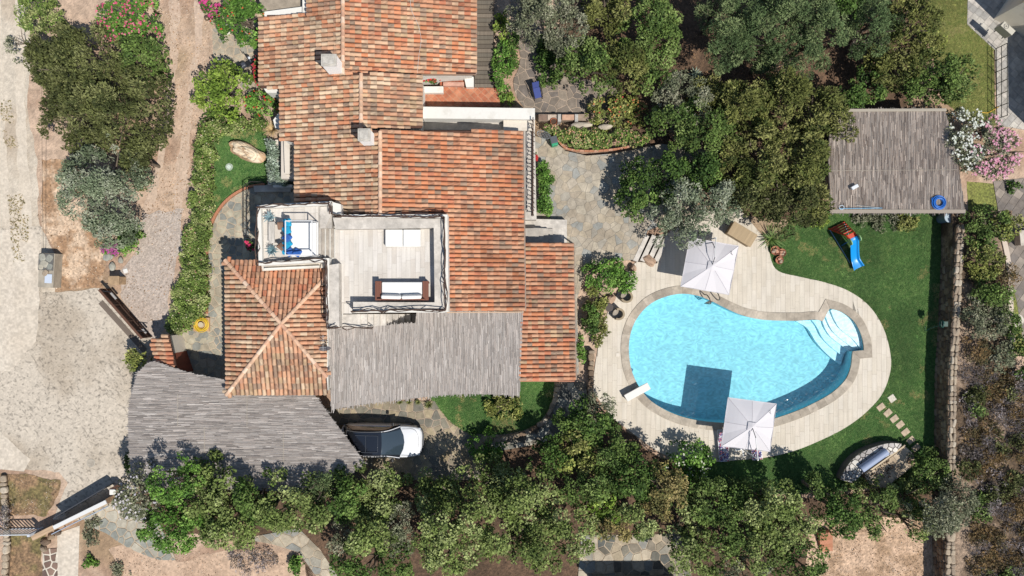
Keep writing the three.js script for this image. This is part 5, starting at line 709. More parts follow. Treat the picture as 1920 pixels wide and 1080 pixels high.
// ---------- gate, pillars, meter post ----------
{
  const a = WV(206, 543), b = WV(284, 632), t = thing('sliding_gate', 'brown wooden sliding gate across the driveway', 'gate'), d = b.clone().sub(a).normalize(), n = V3(d.z, 0, -d.x), brown = wood(A(112, 76, 58), 0.75), dark = wood(A(84, 60, 48), 0.75);
  const lift = (p, y) => p.clone().setY(y); for (let i = 0; i < 5; i++) add('board', beam(lift(a, 0.16 + i * 0.2), lift(b, 0.16 + i * 0.2), 0.04, 0.17), i % 2 ? dark : brown, t);
  for (const f of [0, 0.33, 0.66, 1]) add('post', beam(a.clone().lerp(b, f).addScaledVector(n, 0.06).setY(0.04), a.clone().lerp(b, f).addScaledVector(n, 0.06).setY(1.12), 0.08, 0.06), dark, t); add('top_rail', beam(lift(a, 1.12), lift(b, 1.12), 0.14, 0.07), brown, t); add('bottom_rail', beam(lift(a, 0.07), lift(b, 0.07), 0.1, 0.08), dark, t);
  add('brace', beam(a.clone().addScaledVector(n, 0.1).setY(0.55), b.clone().addScaledVector(n, 0.1).setY(0.55), 0.05, 0.07), dark, t); add('roller', bar(a.clone().lerp(b, 0.12).addScaledVector(n, 0.22).setY(0.7), a.clone().lerp(b, 0.24).addScaledVector(n, 0.22).setY(0.7), 0.07, 10), std(A(180, 178, 176), 0.4), t); add('roller', bar(a.clone().lerp(b, 0.86).addScaledVector(n, 0.22).setY(0.7), a.clone().lerp(b, 0.95).addScaledVector(n, 0.22).setY(0.7), 0.06, 10), std(A(180, 178, 176), 0.4), t);
  for (const [f, k] of [[0.02, 0.4], [0.84, 0.45]]) add('guide_arm', bar(a.clone().lerp(b, f).setY(1.05), a.clone().lerp(b, f + 0.12).addScaledVector(n, k).setY(1.0), 0.03, 6), std(A(46, 46, 50), 0.5), t);
  const g1 = WV(189, 566), g2 = WV(272, 658), dr = thing('gate_track', 'long grey metal drain track set in the concrete beside the gate', 'drain'); for (let i = 0; i < 4; i++) add('grating', beam(g1.clone().lerp(g2, i / 4 + 0.003).setY(0.025), g1.clone().lerp(g2, (i + 1) / 4 - 0.003).setY(0.025), 0.34, 0.03), wood(A(126, 112, 100)), dr);
}
{ // little tiled roof over the pedestrian gate
  const t = thing('gate_shelter', 'small tiled roof over the brown pedestrian gate next to the carport', 'gate roof'), h = 2.1, q = WP([[281, 640], [318, 626], [334, 690], [300, 690]], h), c = W(300, 660, h), hf = (x, z) => h + 0.25 - ((x - c[0]) * -0.9 + (z - c[1]) * 0.0) * -0.12;
  const tmp = allTiles.length; roofSlope(q, (x, z) => h - (x - c[0]) * -0.2, [-1, 0], 0.25, 71, [0, 2, 3, 4, 8], t); for (const tl of allTiles.splice(0)) { const v = tileVariants[tl.v]; if (tl.roof.parent === t) add('roof_tile', v.geo, v.mat, tl.roof).applyMatrix4(tl.m); }
  add('door', beam(WV(323, 636, 1.0), WV(345, 700, 1.0), 0.3, 2.0), wood(A(150, 78, 56)), t); add('wall', slab(WP([[284, 640], [316, 630], [330, 686], [302, 688]], 1.8), 0, 1.8), whiteWarm, t);
}
{ const t = thing('hose_coil', 'yellow garden hose coiled on a stone block at the end of the hedge', 'hose', [W(381, 608)[0], 0.05, W(381, 608)[1]]); for (let i = 0; i < 7; i++) { const g = new THREE.TorusGeometry(0.28 + (i % 4) * 0.06, 0.024, 7, 30); g.rotateX(Math.PI / 2); g.translate((hash(i, 3, 1) - 0.5) * 0.06, 0.2 + Math.floor(i / 4) * 0.045, (hash(i, 4, 1) - 0.5) * 0.06); add('loop', g, std(A(232, 194, 60), 0.5), t); } add('block', rbox(1.0, 0.16, 0.86, 0.03, -0.03, 0.08, 0), grain(A(214, 172, 128)), t); add('stand', cyl(0.16, 0.18, 0.16, 0, 0.24, 0, 14), std(A(206, 190, 160), 0.6), t); }
{ const [x, z] = W(90, 507, 0.6), t = thing('meter_post', 'squat stone meter post with a white metal door lying on top beside the dirt road', 'meter box', [x, 0, z], -0.05); add('body', box(0.95, 0.75, 2.1, 0, 0.375, 0), grain(A(186, 176, 160)), t); const cp = box(0.9, 0.06, 1.0, -0.02, 0.79, -0.5); add('capstone', cp, grain(A(120, 118, 116)), t); for (const [a, b, r, m] of [[-0.25, -0.8, 0.3, 0], [0.2, -0.75, 0.3, 1], [-0.1, -0.4, 0.32, 2], [0.25, -0.25, 0.24, 3], [-0.3, -0.2, 0.22, 4]]) put('stone', rockVar[m], stoneG[m], t, [a, 0.82, b], [0, a * 5, 0], [r * 1.5, 0.08, r * 1.3]); add('metal_door', rbox(0.44, 0.04, 0.56, 0.015, 0.18, 0.8, 0.5), std(A(206, 216, 232), 0.4), t); put('rubble', rockVar[2], paleStones[1], t, [0.0, 0.8, 0.15], [0, 1, 0], [0.4, 0.2, 0.3]); add('overhead_cable', tube([V3(-0.2, 0.8, -1.0), V3(-0.25, 1.2, -6), V3(-0.3, 1.6, -12)], 0.012, 12, 4), std(A(40, 40, 42), 0.6), t); }
{ const [x, z] = W(221, 526, 0.4), t = thing('sandstone_post', 'low sandstone post at the upper end of the sliding gate', 'post', [x, 0, z]); add('block', rbox(0.62, 0.8, 0.5, 0.05, 0, 0.4, 0), grain(A(206, 174, 138), 0.9, { bumpMap: T_bump, bumpScale: 0.04 }), t); add('capstone', rbox(0.68, 0.08, 0.56, 0.03, 0, 0.84, 0), grain(A(190, 160, 126)), t); }
{ const [x, z] = W(236, 508), t = add('utility_cover', rbox(0.26, 0.05, 0.26, 0.01), std(A(236, 234, 230), 0.5)); t.position.set(x, 0.03, z); t.rotation.y = 0.3; tag(t, 'small white square utility cover on the gravel above the gate', 'utility cover'); }
for (const [px, py, s, l] of [[205, 480, 0.5, 'grey flat stone leaning by the purple bougainvillea'], [212, 500, 0.4, 'brownish stone just above the sandstone gate post'], [228, 488, 0.32, 'pale rubble stone at the left edge of the gravel drive']]) { const [x, z] = W(px, py); tag(put('garden_rock', rock(1, 1, 1, px, 2, 0.3), stoneG[px % 4], null, [x, 0.1, z], [0, px, 0], [s * 0.7, 0.16, s * 0.5]), l, 'rock'); }
{ const [x, z] = W(171, 868), t = thing('manhole_cover', 'round concrete manhole cover in the forecourt near the carport', 'manhole', [x, 0.014, z]); const rg = new THREE.TorusGeometry(0.24, 0.03, 6, 26); rg.rotateX(Math.PI / 2); add('ring', rg, grain(A(206, 198, 184)), t); add('lid', cyl(0.23, 0.23, 0.02, 0, 0.01, 0, 24), grain(A(190, 180, 166)), t); }
// ---------- bottom-left corner: railings and low wall ----------
{
  const t = thing('boundary_wall', 'low plastered wall with a white cap and rail running diagonally by the forecourt', 'wall'), a = WV(78, 1000), b = WV(216, 932), n = V3(b.z - a.z, 0, a.x - b.x).normalize();
  add('wall', beam(a.clone().setY(0.45), b.clone().setY(0.45), 0.32, 0.9), grain(A(206, 176, 144)), t); add('cap', beam(a.clone().lerp(b, 0.3).setY(0.94), b.clone().setY(0.94), 0.24, 0.07), stucco(A(226, 226, 226)), t); add('rail', bar(a.clone().lerp(b, 0.25).addScaledVector(n, -0.3).setY(1.0), b.clone().addScaledVector(n, -0.3).setY(1.0), 0.03, 8), std(A(170, 184, 204), 0.4), t); for (const f of [0.3, 0.5, 0.7, 0.9]) add('post', cyl(0.03, 0.03, 1.0, a.x + (b.x - a.x) * f - n.x * 0.3, 0.5, a.z + (b.z - a.z) * f - n.z * 0.3, 8), std(A(200, 206, 216), 0.4), t);
  const t2 = thing('metal_railing', 'pale metal railing with slanting bars along the dry verge in the lower left corner', 'railing'), c = WV(-30, 992), d = WV(76, 990); for (let i = 0; i <= 16; i++) add('bar', beam(c.clone().lerp(d, i / 16).setY(0.1), c.clone().lerp(d, i / 16).setY(1.15), 0.08, 0.03), std(A(176, 184, 192), 0.4), t2); add('top_rail', beam(c.clone().setY(1.18), d.clone().setY(1.18), 0.06, 0.05), std(A(206, 210, 214), 0.4), t2); add('bottom_rail', beam(c.clone().setY(0.08), d.clone().setY(0.08), 0.06, 0.05), std(A(186, 190, 196), 0.4), t2); add('gate_post', box(0.16, 1.3, 0.16, d.x + 0.14, 0.65, d.z + 0.02), std(A(206, 212, 222), 0.5), t2);
  const t3 = thing('driveway_gate', 'closed dark steel gate leaf at the end of the white-capped wall by the carport', 'gate'), e = WV(120, 962), f = WV(216, 905); for (let i = 0; i < 14; i++) add('bar', beam(e.clone().lerp(f, i / 13).setY(0.1), e.clone().lerp(f, i / 13).setY(1.0), 0.05, 0.03), std(A(60, 62, 68), 0.5, { metalness: 0.4 }), t3); add('top_rail', beam(e.clone().setY(1.02), f.clone().setY(1.02), 0.06, 0.05), std(A(70, 72, 78), 0.5), t3); add('sheet_panel', beam(e.clone().setY(0.5), f.clone().setY(0.5), 0.015, 0.9), std(A(74, 78, 86), 0.5), t3);
  const bl = thing('terracotta_block', 'rounded terracotta and white block at the end of the white-capped wall', 'post', [W(211, 922, 1)[0], 0, W(211, 922, 1)[1]]); add('body', rbox(0.46, 1.0, 0.4, 0.06, 0, 0.5, 0), grain(A(226, 170, 140)), bl); add('cap', rbox(0.4, 0.1, 0.34, 0.04, 0.05, 1.05, 0), white, bl);
  for (const [px, py, s, i] of [[88, 1015, 0.4, 1], [98, 1005, 0.3, 2], [110, 998, 0.28, 3], [84, 1028, 0.3, 4]]) { const [x, z] = W(px, py); tag(put('garden_rock', rock(1, 1, 1, px, 2, 0.3), dryStones[i], null, [x, 0.12, z], [0, px, 0], [s * 0.8, 0.2, s * 0.55]), ['', 'large reddish rock at the lower end of the diagonal wall', 'middle reddish rock under the diagonal wall', 'small rock highest up beside the diagonal wall', 'flat rock at the head of the small stepping path'][i], 'rock'); }
}
// ---------- north-east: chair, pots, bin, rack ----------
{ const [x, z] = W(1007, 178), t = thing('deck_chair', 'folding chair with blue canvas on the north paving', 'chair', [x, 0.05, z], 0.25); const blue = std(A(62, 76, 140), 0.85), fr = std(A(50, 46, 46), 0.5); const g = new THREE.BoxGeometry(0.42, 0.03, 0.62); g.rotateX(0.35); g.translate(0, 0.42, 0); add('seat', g, blue, t); const b = new THREE.BoxGeometry(0.42, 0.03, 0.5); b.rotateX(1.0); b.translate(0, 0.66, -0.42); add('backrest', b, blue, t); for (const s of [-0.25, 0.25]) { add('leg', bar(V3(s, 0, 0.35), V3(s, 0.9, -0.5), 0.02, 6), fr, t); add('leg', bar(V3(s, 0, -0.4), V3(s, 0.52, 0.35), 0.02, 6), fr, t); add('armrest', bar(V3(s * 1.15, 0.58, -0.3), V3(s * 1.15, 0.56, 0.25), 0.022, 6), fr, t); } }
{ const [x, z] = W(1038, 267, 0.5), t = thing('wheelie_bin', 'green bin with a grey lid in the courtyard corner by the hedge', 'bin', [x, COURT, z], 0.25); add('body', rbox(0.4, 0.6, 0.5, 0.04, 0, 0.3, 0.03), std(A(40, 160, 116), 0.5), t); add('lid', rbox(0.42, 0.05, 0.44, 0.02, 0, 0.64, -0.06), std(A(86, 90, 96), 0.5), t); }
{ const [x, z] = W(1019, 254, 0.8), t = thing('wire_rack', 'oval wire drying rack leaning beside the balcony', 'rack', [x, COURT + 0.1, z], -0.35); const m = std(A(150, 158, 164), 0.4, { metalness: 0.4 }); const ov = new THREE.TorusGeometry(0.42, 0.018, 5, 30); ov.scale(1, 0.55, 1); ov.rotateX(-1.35); ov.translate(0, 0.5, 0); add('rim', ov, m, t); for (let i = -4; i <= 4; i++) { const a = i * 0.09, w = 0.42 * Math.sqrt(1 - (a / 0.42) ** 2) * 0.55; add('wire', bar(V3(a, 0.5 + w * 0.2, -w), V3(a, 0.5 - w * 0.2, w), 0.008, 4), m, t); } for (let i = -2; i <= 2; i++) { const b = i * 0.09, w = 0.42 * Math.sqrt(1 - (b / 0.231) ** 2); add('wire', bar(V3(-w, 0.5 - b * 0.2, b), V3(w, 0.5 - b * 0.2, b), 0.008, 4), m, t); } add('leg', bar(V3(0.2, 0, 0.1), V3(0.2, 0.5, 0), 0.015, 5), m, t); add('leg', bar(V3(-0.2, 0, 0.1), V3(-0.2, 0.5, 0), 0.015, 5), m, t); }
{ const t = thing('planter_wall', 'low stone planter wall with pots between the north paving and the flowering hedge', 'wall'); add('wall', slab(WP([[1010, 214], [1104, 214], [1104, 226], [1010, 226]], 0.6), 0, 0.6), grain(A(170, 150, 132)), t); add('capstone', slab(WP([[1027, 215], [1048, 215], [1048, 225], [1027, 225]], 0.64), 0.6, 0.65), grain(A(206, 186, 168)), t); add('capstone', slab(WP([[1010, 215], [1026, 215], [1026, 225], [1010, 225]], 0.64), 0.6, 0.64), grain(A(140, 116, 102)), t); for (const px of [1049, 1081]) add('post', slab(WP([[px - 3, 214], [px + 3, 214], [px + 3, 228], [px - 3, 228]], 0.8), 0, 0.8), grain(A(196, 192, 186)), t); add('trough', slab(WP([[1054, 215], [1078, 215], [1078, 225], [1054, 225]], 0.7), 0.6, 0.72), grain(A(206, 166, 140)), t); }
{ const [x, z] = W(1038, 228, 0.6), t = thing('terracotta_pot', 'round orange terracotta pot by the planter wall', 'pot', [x, 0.35, z]); add('pot', new THREE.LatheGeometry([[0.01, 0], [0.13, 0], [0.2, 0.3], [0.22, 0.36], [0.19, 0.36], [0.16, 0.2], [0.01, 0.2]].map(p => new THREE.Vector2(...p)), 18), grain(A(206, 110, 70)), t); add('soil', cyl(0.17, 0.17, 0.02, 0, 0.3, 0, 16), grain(A(90, 66, 50)), t); }
{ const t = thing('hedge_curb', 'thin terracotta brick curb edging the flowering hedge along the courtyard', 'curb'), c = WP(spl([[1042, 253], [1050, 268], [1062, 278], [1080, 282], [1120, 283], [1160, 279], [1180, 275]], 4), 0.5); for (let i = 0; i + 1 < c.length; i++) add('brick', beam(V3(c[i][0], COURT + 0.06, c[i][1]), V3(c[i + 1][0] * 0.94 + c[i][0] * 0.06, COURT + 0.06, c[i + 1][1] * 0.94 + c[i][1] * 0.06), 0.12, 0.14), i % 3 ? terracotta : grain(A(220, 168, 140)), t); }
// north-west: ring planter, lamp, scooter
{ const [x, z] = W(427, 58), t = thing('ring_planter', 'round white-rimmed planter with a green plant by the driveway', 'planter', [x, 0.02, z]); const g = new THREE.TorusGeometry(0.3, 0.06, 8, 26); g.rotateX(Math.PI / 2); g.translate(0, 0.22, 0); add('rim', g, stucco(A(232, 224, 210)), t); add('body', new THREE.CylinderGeometry(0.3, 0.26, 0.24, 20, 1, true).translate(0, 0.12, 0), stucco(A(220, 210, 196)), t); add('soil', cyl(0.27, 0.27, 0.03, 0, 0.18, 0, 18), grain(A(70, 84, 46)), t); }
{ const [x, z] = W(390, 36, 0.6), t = thing('garden_lamp', 'small bollard lamp with a dome top beside the driveway', 'lamp', [x, 0, z]); add('post', cyl(0.05, 0.06, 0.7, 0, 0.35, 0, 10), std(A(226, 220, 210), 0.5), t); add('dome', new THREE.SphereGeometry(0.15, 16, 10, 0, 6.3, 0, 1.6).translate(-0.02, 0.7, 0), std(A(140, 120, 96), 0.35, { metalness: 0.4 }), t); }
{ const [x, z] = W(456, 124, 0.5), t = thing('motor_scooter', 'dark grey motor scooter parked on the flagstones beside the lime-green tree', 'scooter', [x, 0.03, z], 0.55); const dk = std(A(74, 78, 88), 0.35), bk = std(A(34, 34, 38), 0.5); add('body', (() => { const g = rbox(1.05, 0.34, 0.34, 0.12, -0.28, 0.55, 0); return g; })(), dk, t); add('seat', rbox(0.68, 0.12, 0.28, 0.05, -0.35, 0.78, 0), bk, t); add('floorboard', rbox(0.4, 0.08, 0.34, 0.03, 0.35, 0.34, 0), bk, t); add('front_shield', rbox(0.14, 0.62, 0.42, 0.06, 0.6, 0.66, 0), dk, t); add('handlebar', bar(V3(0.56, 1.02, -0.34), V3(0.56, 1.02, 0.34), 0.022, 8), bk, t); add('headlight', new THREE.SphereGeometry(0.09, 12, 8).translate(0.66, 0.98, 0), std(A(220, 224, 230), 0.15), t); for (const wx of [-0.62, 0.74]) { const g = new THREE.TorusGeometry(0.19, 0.065, 8, 20); g.translate(wx, 0.255, 0); add('wheel', g, bk, t); } for (const s of [-1, 1]) add('mirror', merge([bar(V3(0.55, 1.02, s * 0.2), V3(0.5, 1.24, s * 0.32), 0.01, 5), rbox(0.02, 0.08, 0.14, 0.008, 0.5, 1.26, s * 0.34)]), bk, t); }
{ const [x, z] = W(1107, 36), t = thing('garden_table', 'small round pale table in the clearing between the northern trees', 'table', [x, 0, z]); add('tabletop', cyl(0.36, 0.36, 0.04, 0, 0.7, 0, 22), std(A(206, 206, 202), 0.5), t); add('pedestal', cyl(0.05, 0.07, 0.7, 0, 0.35, 0, 8), darkMetal, t); add('foot', cyl(0.22, 0.24, 0.03, 0, 0.015, 0, 14), darkMetal, t); }
{ const t = thing('satellite_dish', 'white satellite dish with antenna at the lower right edge of the tower roof', 'dish', [W(611, 643, 3.6)[0], 3.4, W(611, 643, 3.6)[1]]); const g = new THREE.SphereGeometry(0.5, 18, 8, 0, 6.3, 0, 0.75); g.scale(1, 0.55, 1); g.rotateX(1.9); g.translate(0, 0.5, 0.12); add('dish', g, std(A(226, 226, 226), 0.5), t); add('mast', bar(V3(0, -0.2, 0), V3(0, 0.9, 0), 0.025, 6), darkMetal, t); add('feed_arm', bar(V3(0, 0.3, 0), V3(0.22, 0.7, 0.5), 0.014, 5), darkMetal, t); add('antenna', merge([bar(V3(0, 0.8, -0.5), V3(0, 0.8, 0.4), 0.012, 4), ...[-0.4, -0.2, 0, 0.2].map(q => bar(V3(-0.18, 0.8, q), V3(0.18, 0.8, q), 0.008, 4))]), std(A(200, 200, 200), 0.4), t); }
// ---------- neighbour on the right ----------
{
  const patioP = ccw(WP([[1815, -40], [1900, -40], [1900, 20], [1920, 60], [1960, 60], [1960, 250], [1870, 235], [1866, 95], [1813, 46]], 0.02)), p = struct('neighbour_patio', slab(patioP, 0, 0.03), grain(A(190, 184, 176))); planks(p, patioP, 0.028, 0.045, 0.42, 0.42, 0.02, [[206, 200, 190], [192, 186, 178], [214, 206, 196], [182, 178, 172]].map(c => grain(A(...c))), 521, 'paving_tile', 0.72, true);
  const pp2 = ccw(WP([[1862, 340], [1960, 330], [1960, 700], [1918, 640], [1905, 560], [1880, 480], [1872, 400]], 0.02)), q = struct('neighbour_patio', slab(pp2, 0, 0.03), grain(A(150, 140, 130))); planks(q, pp2, 0.028, 0.045, 0.5, 0.5, 0.025, [[158, 146, 136], [140, 130, 122], [170, 158, 146], [132, 124, 118]].map(c => grain(A(...c))), 523, 'paving_tile', 0.6, true);
  struct('lawn', sheet(rough(WP([[1812, 340], [1876, 345], [1868, 405], [1815, 402]]), 0.2, 0.05, 91), 0.01), dryLawnMat); struct('lawn', sheet(WP([[1890, 545], [1906, 545], [1930, 620], [1930, 665], [1894, 655]]), 0.035), dryLawnMat);
  const h = thing('neighbour_house', 'corner of the beige neighbouring house with a tiled roof edge, upper right', 'house'), HH = 2.7, fp = WP([[1862, 36], [1926, 72], [1928, 240], [2120, 240], [2120, -160], [1985, -160], [1900, -18]]); add('wall', slab(fp, 0, HH), stucco(A(246, 238, 220)), h);
  const rp = [W(1918, -40, HH), W(1912, -8, HH), W(1940, 16, HH), W(2100, 120, HH), W(2100, -160, HH)]; const c0 = rp[1], dn = [-0.64, 0.77]; const hf = (x, z) => HH + 0.1 - ((x - c0[0]) * dn[0] + (z - c0[1]) * dn[1]) * 0.25; roofSlope(rp, hf, dn, 0.26, 81, [2, 4, 7, 0], h); for (const tl of allTiles.splice(0)) { const v = tileVariants[tl.v]; const [tx, tz] = [tl.m.elements[12], tl.m.elements[14]]; if (tx < 33 && tz < -13) add('roof_tile', v.geo, v.mat, tl.roof).applyMatrix4(tl.m); }
  const [x, z] = W(1888, 54, 1.6), ac = thing('air_conditioner', 'beige air-conditioning unit on brackets on the neighbouring house wall', 'air conditioner', [x, 1.1, z], -0.72); add('casing', rbox(0.9, 0.62, 0.36, 0.03, 0, 0.31, 0), std(A(206, 200, 184), 0.5), ac); const fr = new THREE.TorusGeometry(0.14, 0.02, 6, 22); fr.rotateX(Math.PI / 2); fr.translate(-0.16, 0.63, 0.0); add('fan_ring', fr, std(A(150, 146, 138), 0.5), ac); add('fan_cap', cyl(0.05, 0.05, 0.02, -0.16, 0.63, 0, 12), std(A(140, 136, 128), 0.5), ac); for (const s of [-0.3, 0.3]) add('bracket', box(0.05, 0.05, 0.6, s, -0.03, -0.05), blkM(), ac);
  const f = thing('patio_fence', 'dark mesh fence along the edge of the dry neighbouring lawn', 'fence'); for (let i = 0; i < 7; i++) add('post', bar(WV(1866, 92 + i * 22), WV(1866, 92 + i * 22).setY(1.1), 0.025, 6), blkM(), f); for (let i = 0; i < 6; i++) for (const y of [0.12, 0.56, 1.05]) add('rail', beam(WV(1866, 92 + i * 22).setY(y), WV(1866, 114 + i * 22).setY(y), 0.02, 0.04), blkM(), f);
  const y = thing('yellow_hose', 'yellow hose lying on the neighbouring lawn above the white oleander', 'hose'); add('hose', tube([[1840, 211], [1850, 212], [1862, 206], [1872, 200]].map(([a, b]) => WV(a, b).setY(0.06)), 0.025, 20, 6), std(A(226, 180, 50), 0.5), y);
  const w = thing('patio_wall', 'curved pale plaster wall edging the neighbouring patio at the right', 'wall'), c = WP(spl([[1868, 398], [1872, 440], [1880, 480], [1886, 530], [1886, 560], [1890, 640]], 5), 0.8); for (let i = 0; i + 1 < c.length; i++) add('wall', beam(V3(c[i][0], 0.6, c[i][1]), V3(c[i + 1][0], 0.6, c[i + 1][1] + 0.02), 0.3, 1.25 + (i % 2) * 0.004), stucco(A(214, 198, 182)), w);
  const [bx, bz] = W(1918, 446, 0.4), bk = thing('patio_block', 'pale square block standing on the neighbouring patio at the right edge', 'block', [bx, 0.04, bz], 0.1); add('body', rbox(0.8, 0.5, 0.9, 0.03, 0.1, 0.25, 0), grain(A(214, 204, 190)), bk); add('top', rbox(0.84, 0.06, 0.94, 0.02, 0.1, 0.53, 0), grain(A(222, 212, 198)), bk);
  const [cx, cz] = W(1904, 568), sl = add('garden_slab', rock(0.5, 0.06, 0.4, 333, 2, 0.2), grain(A(222, 214, 200))); sl.position.set(cx, 0.05, cz + 1.1); tag(sl, 'pale irregular slab on the small lawn strip at the right edge', 'slab');
}
function blkM() { return blkM.m ||= std(A(44, 48, 50), 0.5, { metalness: 0.3 }); }
// ---------- southern edge wall casting shade on the terrace ----------
{ const w = thing('garden_wall', 'dark stone wall at the bottom edge of the picture by the shaded flagstones', 'wall'); add('wall', beam(WV(1110, 1082).setY(0.9), WV(1262, 1082).setY(0.9), 0.3, 1.8), grain(A(186, 170, 150)), w); add('coping', beam(WV(1108, 1082).setY(1.83), WV(1264, 1082).setY(1.83), 0.4, 0.07), grain(A(196, 186, 170)), w); }
{ const t = thing('brick_steps', 'four terracotta brick steps climbing from the bare dirt yard', 'steps'); for (let i = 0; i < 5; i++) { const h = 0.12 + (4 - i) * 0.1; add('step', slab(WP([[1537, 1000 + i * 7], [1561, 998 + i * 7], [1562, 1005 + i * 7], [1538, 1007 + i * 7]], h), 0, h), i % 2 ? terracotta : grain(A(214, 150, 118)), t); } }
// ---------- plants ----------
const leafMat = new THREE.MeshPhysicalMaterial({ color: 0xffffff, vertexColors: true, roughness: 0.7, side: THREE.DoubleSide, transmission: 0.12, thickness: 0, specularIntensity: 0.35 });
const petalMat = new THREE.MeshPhysicalMaterial({ color: 0xffffff, vertexColors: true, roughness: 0.9, side: THREE.DoubleSide, transmission: 0.2, thickness: 0 });
const barkMat = grain(A(126, 112, 98), 0.95), barkPale = grain(A(186, 176, 166), 0.95);
// kinds of foliage: leaf length, width, lobe radius, leaves per m2 of lobe, how much leaves point outward, colours
const K = {
  mastic: { l: 0.2, w: 0.085, r: 0.34, d: 175, out: 0.75, c: [[108, 114, 62], [92, 98, 52], [126, 130, 78], [76, 84, 44]] },
  juniper: { l: 0.22, w: 0.085, r: 0.4, d: 165, out: 0.8, c: [[126, 130, 66], [108, 115, 56], [148, 150, 84], [90, 102, 48]] },
  olive: { l: 0.16, w: 0.075, r: 0.34, d: 200, out: 0.5, c: [[144, 154, 118], [124, 138, 102], [164, 170, 138], [104, 118, 84]] },
  evergreen: { l: 0.16, w: 0.1, r: 0.36, d: 170, out: 0.4, c: [[112, 136, 64], [96, 120, 54], [134, 154, 82], [82, 106, 48]] },
  oak: { l: 0.17, w: 0.12, r: 0.42, d: 150, out: 0.35, c: [[140, 156, 84], [120, 138, 68], [166, 178, 108], [98, 116, 56]] },
  pine: { l: 0.2, w: 0.05, r: 0.36, d: 260, out: 0.85, c: [[112, 132, 80], [96, 118, 70], [130, 146, 92], [82, 102, 60]] },
  bright: { l: 0.17, w: 0.11, r: 0.3, d: 170, out: 0.5, c: [[138, 164, 62], [120, 148, 54], [160, 182, 80], [100, 126, 46]] },
  green: { l: 0.15, w: 0.1, r: 0.28, d: 190, out: 0.45, c: [[112, 154, 60], [96, 138, 52], [132, 170, 76], [80, 116, 46]] },
  dark: { l: 0.16, w: 0.11, r: 0.34, d: 165, out: 0.35, c: [[94, 124, 54], [80, 108, 44], [118, 144, 68], [64, 90, 38]] },
  yellow: { l: 0.17, w: 0.1, r: 0.3, d: 165, out: 0.5, c: [[154, 160, 78], [136, 144, 68], [172, 174, 98], [116, 126, 62]] },
  golden: { l: 0.16, w: 0.09, r: 0.32, d: 165, out: 0.5, c: [[160, 146, 86], [140, 130, 74], [180, 164, 104], [114, 112, 64]] },
  scrub: { l: 0.17, w: 0.045, r: 0.3, d: 150, out: 0.7, c: [[152, 142, 134], [130, 120, 112], [116, 108, 92], [176, 166, 156]] },
  heath: { l: 0.15, w: 0.055, r: 0.28, d: 190, out: 0.65, c: [[134, 112, 72], [114, 98, 62], [150, 122, 76], [100, 94, 60]] },
  sage: { l: 0.15, w: 0.07, r: 0.28, d: 190, out: 0.6, c: [[146, 150, 112], [126, 132, 98], [166, 166, 132], [108, 114, 82]] },
  thorn: { l: 0.16, w: 0.03, r: 0.26, d: 170, out: 0.8, c: [[132, 122, 116], [112, 104, 98], [150, 142, 136], [96, 90, 80]] },
  silver: { l: 0.13, w: 0.08, r: 0.2, d: 260, out: 0.4, c: [[160, 176, 146], [140, 158, 126], [182, 196, 168], [116, 136, 102]] },
  hedge: { l: 0.13, w: 0.085, r: 0.22, d: 260, out: 0.45, c: [[142, 162, 80], [120, 144, 66], [172, 180, 110], [98, 120, 56]] },
};
const kC = {}; for (const k in K) { K[k].l *= 0.86; K[k].w *= 0.86; K[k].d *= 1.3; }
for (const k in K) kC[k] = K[k].c.map(c => A(c[0] * 0.93, c[1] * 0.93, c[2] * 0.99, 0.82));
let nLeaves = 0;
